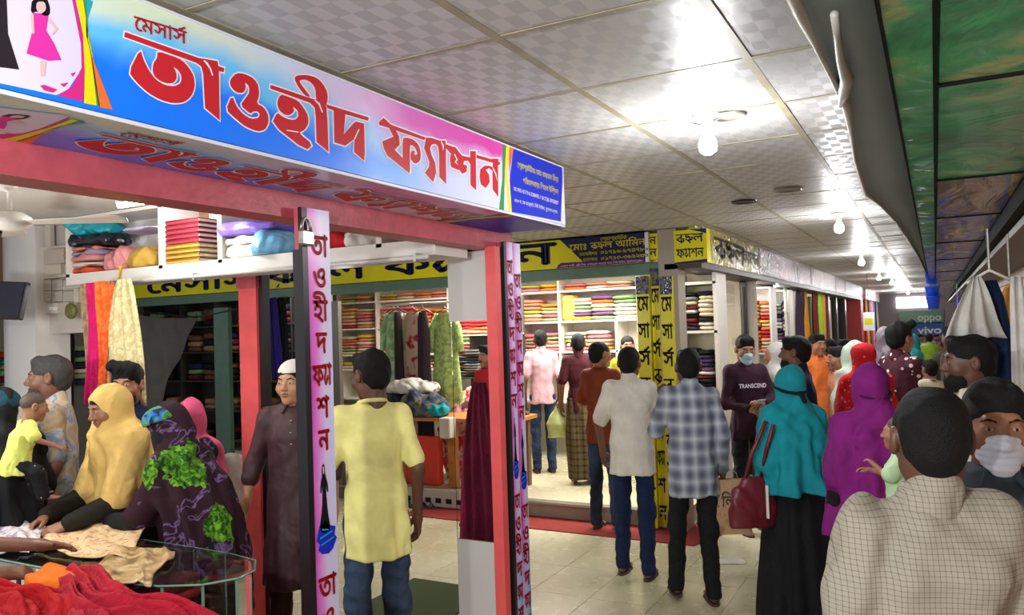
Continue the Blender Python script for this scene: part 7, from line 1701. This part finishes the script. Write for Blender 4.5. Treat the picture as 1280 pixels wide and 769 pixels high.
# 14 white polo
wp = cloth('white_polo', rgb(212, 206, 192), fold=6)
a = P('man in a white polo shirt and dark jeans raising a phone, from behind', (786, 434, 5.95), AWAY+R_(-22), res=.0105, hres=.006, tone='dark', arms=('side', ((.25, .14, 1.10), (.16, .36, 1.20))), hands=('relax', 'hold'), legs=[leg(-.09, -.12, 0, .03), leg(.09, .12, 0, -.06)])
a.body(); a.face(mask=MASKB, lips=False, eyes=False); a.hair('crop'); a.top(wp, 'half', hem=.74, loose=1.14, seed=17); a.trousers(NAVP); a.sandals(SANDM)
hp = a.world(a.arms[1][2]+np.array((-.02, .07, .05))); tag(MB().box(-.036, .036, -.005, .005, -.07, .07, .003).build('mobile_phone', mat('phone_black', rgb(20, 20, 24), rough=.2), loc=hp), 'black phone held up by the man in the white polo', 'phone').rotation_euler = (R_(-30), R_(25), a.rot)
# 15 orange tee
a = P('man in a rust orange T-shirt and jeans looking right before the bright shop', (750, 427, 7.3), AWAY+R_(-30), res=.012, hres=.007, tone='mid', arms=('front', 'front'), head=(-30, 0), legs=[leg(-.09, -.10), leg(.09, .10, 0, .05)])
a.body().face().hair('crop'); a.top(cloth('rust_tee', rgb(120, 52, 24), fold=6), 'half', hem=.76, collar=False, seed=19); a.trousers(DEN2); a.sandals(SANDM)
# 16 maroon & lungi
a = P('man in a maroon shirt and checked lungi with a carrier bag inside the step', (722, 417, 8.7), AWAY, z0=.15, res=.013, hres=.008, tone='dark')
a.body(); a.hair('crop'); a.top(cloth('maroon_shirt', rgb(62, 14, 24)), 'half', hem=.80, seed=21); 
f = Field((-.3, -.3, .02), (.3, .3, 1.0), .013); f.loft([(.06, 0, 0, .17, .15), (.5, 0, 0, .19, .16), (.95, 0, 0, .155, .12)], .02, lambda X, Y, z, th: .008*np.sin(7*th+3*z)); a.put('lungi', f.mesh(), cloth('lungi', rgb(84, 74, 50), pattern=checks(rgb(96, 84, 56), rgb(50, 30, 26), .07, .3)))
cb = empty('carrier_bag', a.world((-.27, .04, .50)), a.rot, 'thin green and white plastic carrier bag hanging from the lungi man', 'bag'); f = Field((-.13, -.08, -.02), (.13, .08, .40), .009); f.loft([(0, 0, 0, .11, .05), (.16, 0, 0, .115, .055), (.26, 0, 0, .06, .03), (.36, 0, 0, .015, .012)], .02); f.rumple(.005, 26, 3); v, q_ = f.mesh(); mesh_np('bag_body', v, q_, mat('pale_carrier', rgb(176, 186, 120), rough=.3, mottle=.2, mscale=12), cb)
# 17 pink shirt
a = P('man in a pink shirt and dark jeans, leftmost customer in the bright shop', (675, 413, 9.45), AWAY+R_(5), z0=.15, res=.013, hres=.008, tone='dark'); a.body(); a.hair('short'); a.top(cloth('pink_shirt', rgb(196, 156, 164)), 'half', hem=.80, seed=23, loose=1.05); a.trousers(DEN); a.sandals(SANDM)
# 18 shopkeeper
a = P('shopkeeper facing out, partly hidden behind the polo-shirted man', (784, 420, 8.7), TOWARD, z0=.15, res=.015, hres=.008, tone='mid'); a.body(feet=False).face().hair('nape'); a.top(cloth('yellow_green_top', rgb(180, 176, 40)), 'half', hem=.7, seed=4); a.trousers(BLKP)
# 19 red shirt seller
a = P('seller in a red collared shirt behind the stall table, looking left', (609, 440, 7.75), LEFT+R_(40), z0=.151, res=.012, hres=.007, tone='mid', arms=('front', 'front'), height=1.56); a.body(feet=False).face(moustache=True).hair('short'); a.top(cloth('red_shirt', rgb(168, 18, 30)), 'half', hem=.78, seed=6); a.trousers(BLKP)
# 20 yellow tee
yt = cloth('yellow_tee', rgb(226, 220, 138), fold=5, bump=.6)
a = P('young man in a pale yellow T-shirt between the lettered posts, from behind', (462, 439, 4.02), AWAY+R_(20), res=.009, hres=.005, tone='deep', arms=(((-.25, .06, 1.10), (-.24, .26, .92)), 'hang'), hands=('grip', 'relax'), head=(28, -6), lean=3)
a.body(feet=True); a.face(eyes=True, lips=False); a.hair('short'); a.top(yt, 'half', hem=.72, loose=1.06, collar=False, seed=25, amp=.006, wide=.98); a.trousers(DEN2); a.sandals(SANDM)
hp = a.world(a.arms[0][2]); f = Field((-.09, -.07, -.02), (.09, .07, .28), .007); f.loft([(0, 0, 0, .05, .04), (.1, 0, 0, .06, .045), (.22, 0, 0, .025, .02)], .02); f.rumple(.006, 40, 3); v, q_ = f.mesh(); o = mesh_np('plastic_bag', v, q_, mat('clear_blue_plastic', rgb(170, 196, 210), rough=.2)); o.location = (hp[0]-.0, hp[1], hp[2]+.02); tag(o, 'crumpled clear plastic bag held by the yellow T-shirt man beside the post', 'bag')
# 21 white cap youth
pj = cloth('brown_panjabi', rgb(66, 36, 40), rough=.6, fold=5, spec=.5)
a = P('youth in a white skullcap and long maroon-brown tunic beside the inner post', (365, 452, 4.45), TOWARD+R_(8), res=.0095, hres=.005, tone='fair', arms=('hang', ((.25, -.02, 1.10), (.30, .06, .86))), head=(-20, 0))
a.body().face().hair('skullcap', CAPM, 'skullcap'); a.hair('crop'); a.top(pj, 'elbow', hem=.46, loose=1.05, flare=.03, seed=27, amp=.0035); a.trousers(pants((50, 28, 32), 'brown')); a.sandals(SANDM)
for z_ in (1.34, 1.28, 1.22): MB().lathe([(0, 0), (.006, 0), (.006, .004), (0, .004)], (0, 0, 0), 10).build('button', mat('button', rgb(190, 180, 170), rough=.3), a.e, loc=(0, (.135-.03*(z_ > 1.33))*a.sc, z_*a.sc))
# 22 floral woman
ROSES = []
def floral(nt, v):
    base = mixc(nt, ramp(nt, N2(nt, v, 7, 'NOISE'), [(.56, (0, 0, 0, 1)), (.59, (1, 1, 1, 1)), (.63, (0, 0, 0, 1))]), rgb(42, 15, 26), rgb(116, 90, 138))
    pet = ramp(nt, N2(nt, v, 30, 'NOISE'), [(.38, rgb(20, 54, 10)), (.50, rgb(60, 116, 20)), (.64, rgb(116, 170, 34))])
    for (x, y, z, r) in ROSES:
        n = N(nt, 'ShaderNodeVectorMath', operation='DISTANCE'); nt.links.new(v, n.inputs[0]); n.inputs[1].default_value = (x, y, z)
        w_ = N(nt, 'ShaderNodeTexNoise', i_Scale=16, i_Detail=2); nt.links.new(v, w_.inputs['Vector'])
        dd = mth(nt, 'ADD', n.outputs['Value'], mth(nt, 'MULTIPLY', mth(nt, 'SUBTRACT', w_.outputs[0], .5), r*.9))
        base = mixc(nt, mth(nt, 'LESS_THAN', dd, r), base, pet)
    return base
fl2 = cloth('floral_blue_top', rgb(30, 60, 150), pattern=blotch([(.40, rgb(20, 30, 60)), (.47, rgb(30, 110, 190)), (.54, rgb(90, 150, 40)), (.62, rgb(60, 120, 30)), (.68, rgb(30, 70, 170))], 11))
a = P('woman in a dark maroon floral shawl with green roses reaching over the counter', (212, 507, 4.05), LEFT+R_(-18), res=.010, hres=.009, lean=20, height=1.53, arms=(((-.20, .30, 1.02), (-.12, .54, 1.00)), ((.22, .22, 1.05), (.10, .46, .99))), hands=('flat', 'relax'), head=(20, -25))
for u, v_, D_, r_ in ((240, 572, 3.84, .15), (283, 652, 3.86, .10), (322, 690, 3.96, .09), (172, 590, 3.8, .09)):
    w_ = deep(u, v_, D_); c0, s0 = math.cos(a.rot), math.sin(a.rot); dx, dy = w_[0]-a.base[0], w_[1]-a.base[1]; ROSES.append((c0*dx+s0*dy, -s0*dx+c0*dy, w_[2]-a.base[2], r_))
flo = cloth('floral_maroon', rgb(44, 16, 26), fold=5, pattern=floral)
a.body(feet=False); a.robe(blk, hem=.02, seed=4); a.scarf(flo, length=.55, w=1.05, face=False, seed=12, arms=.5)
h_ = a; f = Field(a.hc-.17, a.hc+.17, .009); R = a.HR
f.ell(a.hc+np.array(R@Vector((0, .0, .045))), (.108, .118, .085), .02); f.rumple(.002, 30, 4); hcz = a.hc; up = np.array(R@Vector((0, -.35, 1))); up /= np.linalg.norm(up)
f.cut(lambda x, y, z: -((x-hcz[0])*up[0]+(y-hcz[1])*up[1]+(z-hcz[2])*up[2])+.045); a.put('scarf_band', f.mesh(), fl2, 'blue and green printed band across the crown')
f = Field(a.hc-.20, a.hc+.20, .009); f.ell(a.hc+np.array(R@Vector((0, .045, -.03))), (.085, .085, .115), .02); f.cone(a.hc+np.array(R@Vector((0, .07, -.10))), a.hc+np.array(R@Vector((0, .10, -.19))), .07, .08, .04); f.rumple(.002, 30, 4); a.put('face_veil', f.mesh(), blk)
# 23 yellow hijab
yh = cloth('yellow_scarf', rgb(216, 180, 104), fold=6, bump=.7)
a = P('woman in a mustard yellow head scarf leaning at the counter, face in profile', (135, 483, 4.25), LEFT+R_(52), res=.0095, hres=.0048, tone='mid', lean=12, arms=(((-.22, .20, 1.04), (-.16, .42, .97)), ((.22, .20, 1.03), (.14, .42, .97))), hands=('relax', 'relax'), head=(0, -8))
a.body(feet=False).face(); a.hair('nape'); a.robe(cloth('olive_black_dress', rgb(34, 30, 24)), hem=.05, seed=9); a.scarf(yh, length=.98, w=1.10, face=True, seed=14, arms=.55, amp=.008)
# 24 curly man, 25 striped man
a = P('curly-haired bearded man in navy behind the yellow-scarfed woman', (158, 456, 4.62), TOWARD+R_(6), res=.012, hres=.005, tone='mid'); a.body(feet=False).face(beard=True, lips=False).hair('big'); a.top(cloth('navy_collar', rgb(18, 22, 54)), 'long', hem=.74, seed=3); a.trousers(BLKP)
stp = cloth('tie_dye_shirt', rgb(170, 160, 150), pattern=blotch([(.34, rgb(176, 150, 120)), (.48, rgb(196, 180, 150)), (.55, rgb(110, 140, 170)), (.63, rgb(180, 176, 180)), (.72, rgb(170, 140, 90))], 9, 2, .8), fold=6)
a = P('grey-bearded man in a blue and tan printed shirt, in profile by the white column', (60, 446, 4.6), LEFT+R_(22), res=.0105, hres=.005, tone='dark', arms=('hang', 'hang')); a.body(feet=False).face(eyes=True).hair('short', GREYHAIR); a.put('beard', a.hd(bits(a.hres, 'beard')), GREYHAIR); a.top(stp, 'half', hem=.70, seed=31, loose=1.08); a.trousers(BLKP)
# 26 woman in black with teal scarf & baby
tk = cloth('dark_teal_scarf', rgb(18, 58, 74))
a = P('woman in black with a dark teal head scarf at the left edge, holding the baby', (-2, 487, 4.15), AWAY+R_(40), res=.012, hres=.009, arms=(((-.22, .15, 1.08), (-.05, .3, 1.05)), ((.24, .1, 1.08), (.20, .30, 1.04))), hands=('hold', 'hold')); a.body(feet=False); a.robe(blk, seed=5, w=1.05); a.scarf(blk, .95, face=False, seed=3)
f = Field(a.hc-.17, a.hc+.17, .009); f.ell(a.hc+np.array((0, -.01, .04)), (.106, .115, .088), .02); hc2 = a.hc; f.cut(lambda x, y, z: (hc2[2]+.02-z)+0*x+0*y); a.put('scarf_cap', f.mesh(), tk, 'dark teal cloth over the crown')
ly = cloth('lemon_baby_top', rgb(214, 220, 110), fold=8)
a = P('baby in a lemon yellow top held against the woman in black', (43, 501, 3.98), AWAY+R_(-50), z0=.92, tone='mid', res=.009, hres=.0055, height=.66, hs=1.5, wx=1.1, lean=18, arms=(((-.22, .12, 1.16), (-.12, .30, 1.10)), ((.27, .16, 1.18), (.30, .38, 1.08))))
a.legs = [((-.1, 0, .88), (-.2, .2, .75), (-.2, .25, .5)), ((.1, 0, .88), (.2, .2, .75), (.2, .25, .5))]
a.body(feet=True)
a.hair('baby', BABYHAIR); a.top(ly, 'half', hem=.76, loose=1.35, seed=4, collar=False, wide=1.1); a.trousers(cloth('black_dotted_shorts', rgb(20, 20, 24), pattern=blotch([(0, rgb(220, 220, 220)), (.12, rgb(18, 18, 22)), (1, rgb(18, 18, 22))], 40, voro=True)), w=1.3)
# pink clothed woman behind the floral one
a = P('person in a bright pink scarf mostly hidden behind the floral shawl', (238, 512, 4.55), AWAY, res=.014, hres=.010, height=1.50); a.body(feet=False); a.robe(cloth('pink_robe', rgb(196, 70, 110)), seed=2); a.scarf(cloth('pink_scarf', rgb(220, 90, 130)), .95, face=False, seed=2)
# seller reaching in from the left edge
a = P('seller standing off the left edge whose bare forearm reaches over the counter', (-150, 470, 2.95), R_(-35), res=.010, hres=.009, tone='dark', height=1.66, lean=10, arms=(((-.22, .30, 1.06), (-.06, .62, 1.04)), ((.20, .25, 1.02), (.10, .5, .98))), hands=('flat', 'relax'))
a.body(feet=False); a.hair('crop'); a.top(cloth('seller_shirt', rgb(90, 90, 110)), 'half', hem=.74, seed=2); a.trousers(BLKP)
# toddler in light green held in front of the foreground man
a = P('toddler in a light green top held beside the purple-scarfed woman', (1122, 530, 2.9), AWAY+R_(60), z0=.85, tone='mid', res=.010, hres=.007, height=.62, hs=1.4, arms=(((-.24, .10, 1.16), (-.14, .22, 1.26)), ((.26, .10, 1.12), (.22, .30, 1.16)))); a.body(feet=False); a.hair('baby', BABYHAIR); a.top(cloth('light_green_top', rgb(176, 204, 156)), 'half', hem=.76, loose=1.35, seed=6, collar=False, wide=1.1); a.trousers(pants((120, 150, 120), 'green'), w=1.2)
# farther crowd
fc = [(1142, 420, 12, 'teal', (30, 130, 130), 'scarf', 'woman in a teal scarf in the far crowd under the signs', RIGHT), (1180, 420, 11, 'camo', (70, 80, 60), 'short', 'man in a green-brown shirt in the far crowd right of centre', AWAY), (1160, 417, 16, 'lime', (150, 190, 60), 'short', 'person in a lime shirt far down the aisle', AWAY),
      (1150, 418, 19, 'paleblue', (160, 190, 210), 'short', 'person in a pale blue shirt far down the aisle', TOWARD), (1186, 416, 15, 'dark', (50, 40, 46), 'short', 'person in dark clothes far down the aisle at the right', AWAY), (1170, 418, 21, 'grey', (110, 110, 120), 'short', 'person in grey at the far end of the aisle', TOWARD),
      (1104, 412, 10.5, 'stripe', (150, 140, 150), 'scarf', 'woman in a pale patterned scarf left of the leaf-print shirt', LEFT), (1036, 424, 10, 'black', (26, 24, 30), 'short', 'person in black beside the orange-shirted man', AWAY), (1056, 425, 9.5, 'ochre', (150, 96, 60), 'short', 'man in an ochre shirt before the far hanging cloths', LEFT), (1190, 408, 8.0, 'brown', (80, 66, 60), 'short', 'man in a brown shirt behind the carried child', AWAY+.5)]
for u, v, D_, nm, c, hs_, lab, rt in fc:
    a = P(lab, (u, v, D_), rt, res=.022, hres=.010, tone='dark'); a.body(feet=False)
    m = cloth('far_'+nm, rgb(*c))
    if hs_ == 'scarf': a.robe(m, seed=3); a.scarf(m, .9, face=False, seed=2)
    else: a.hair('short'); a.top(m, 'long', hem=.74, seed=2); a.trousers(BLKP)
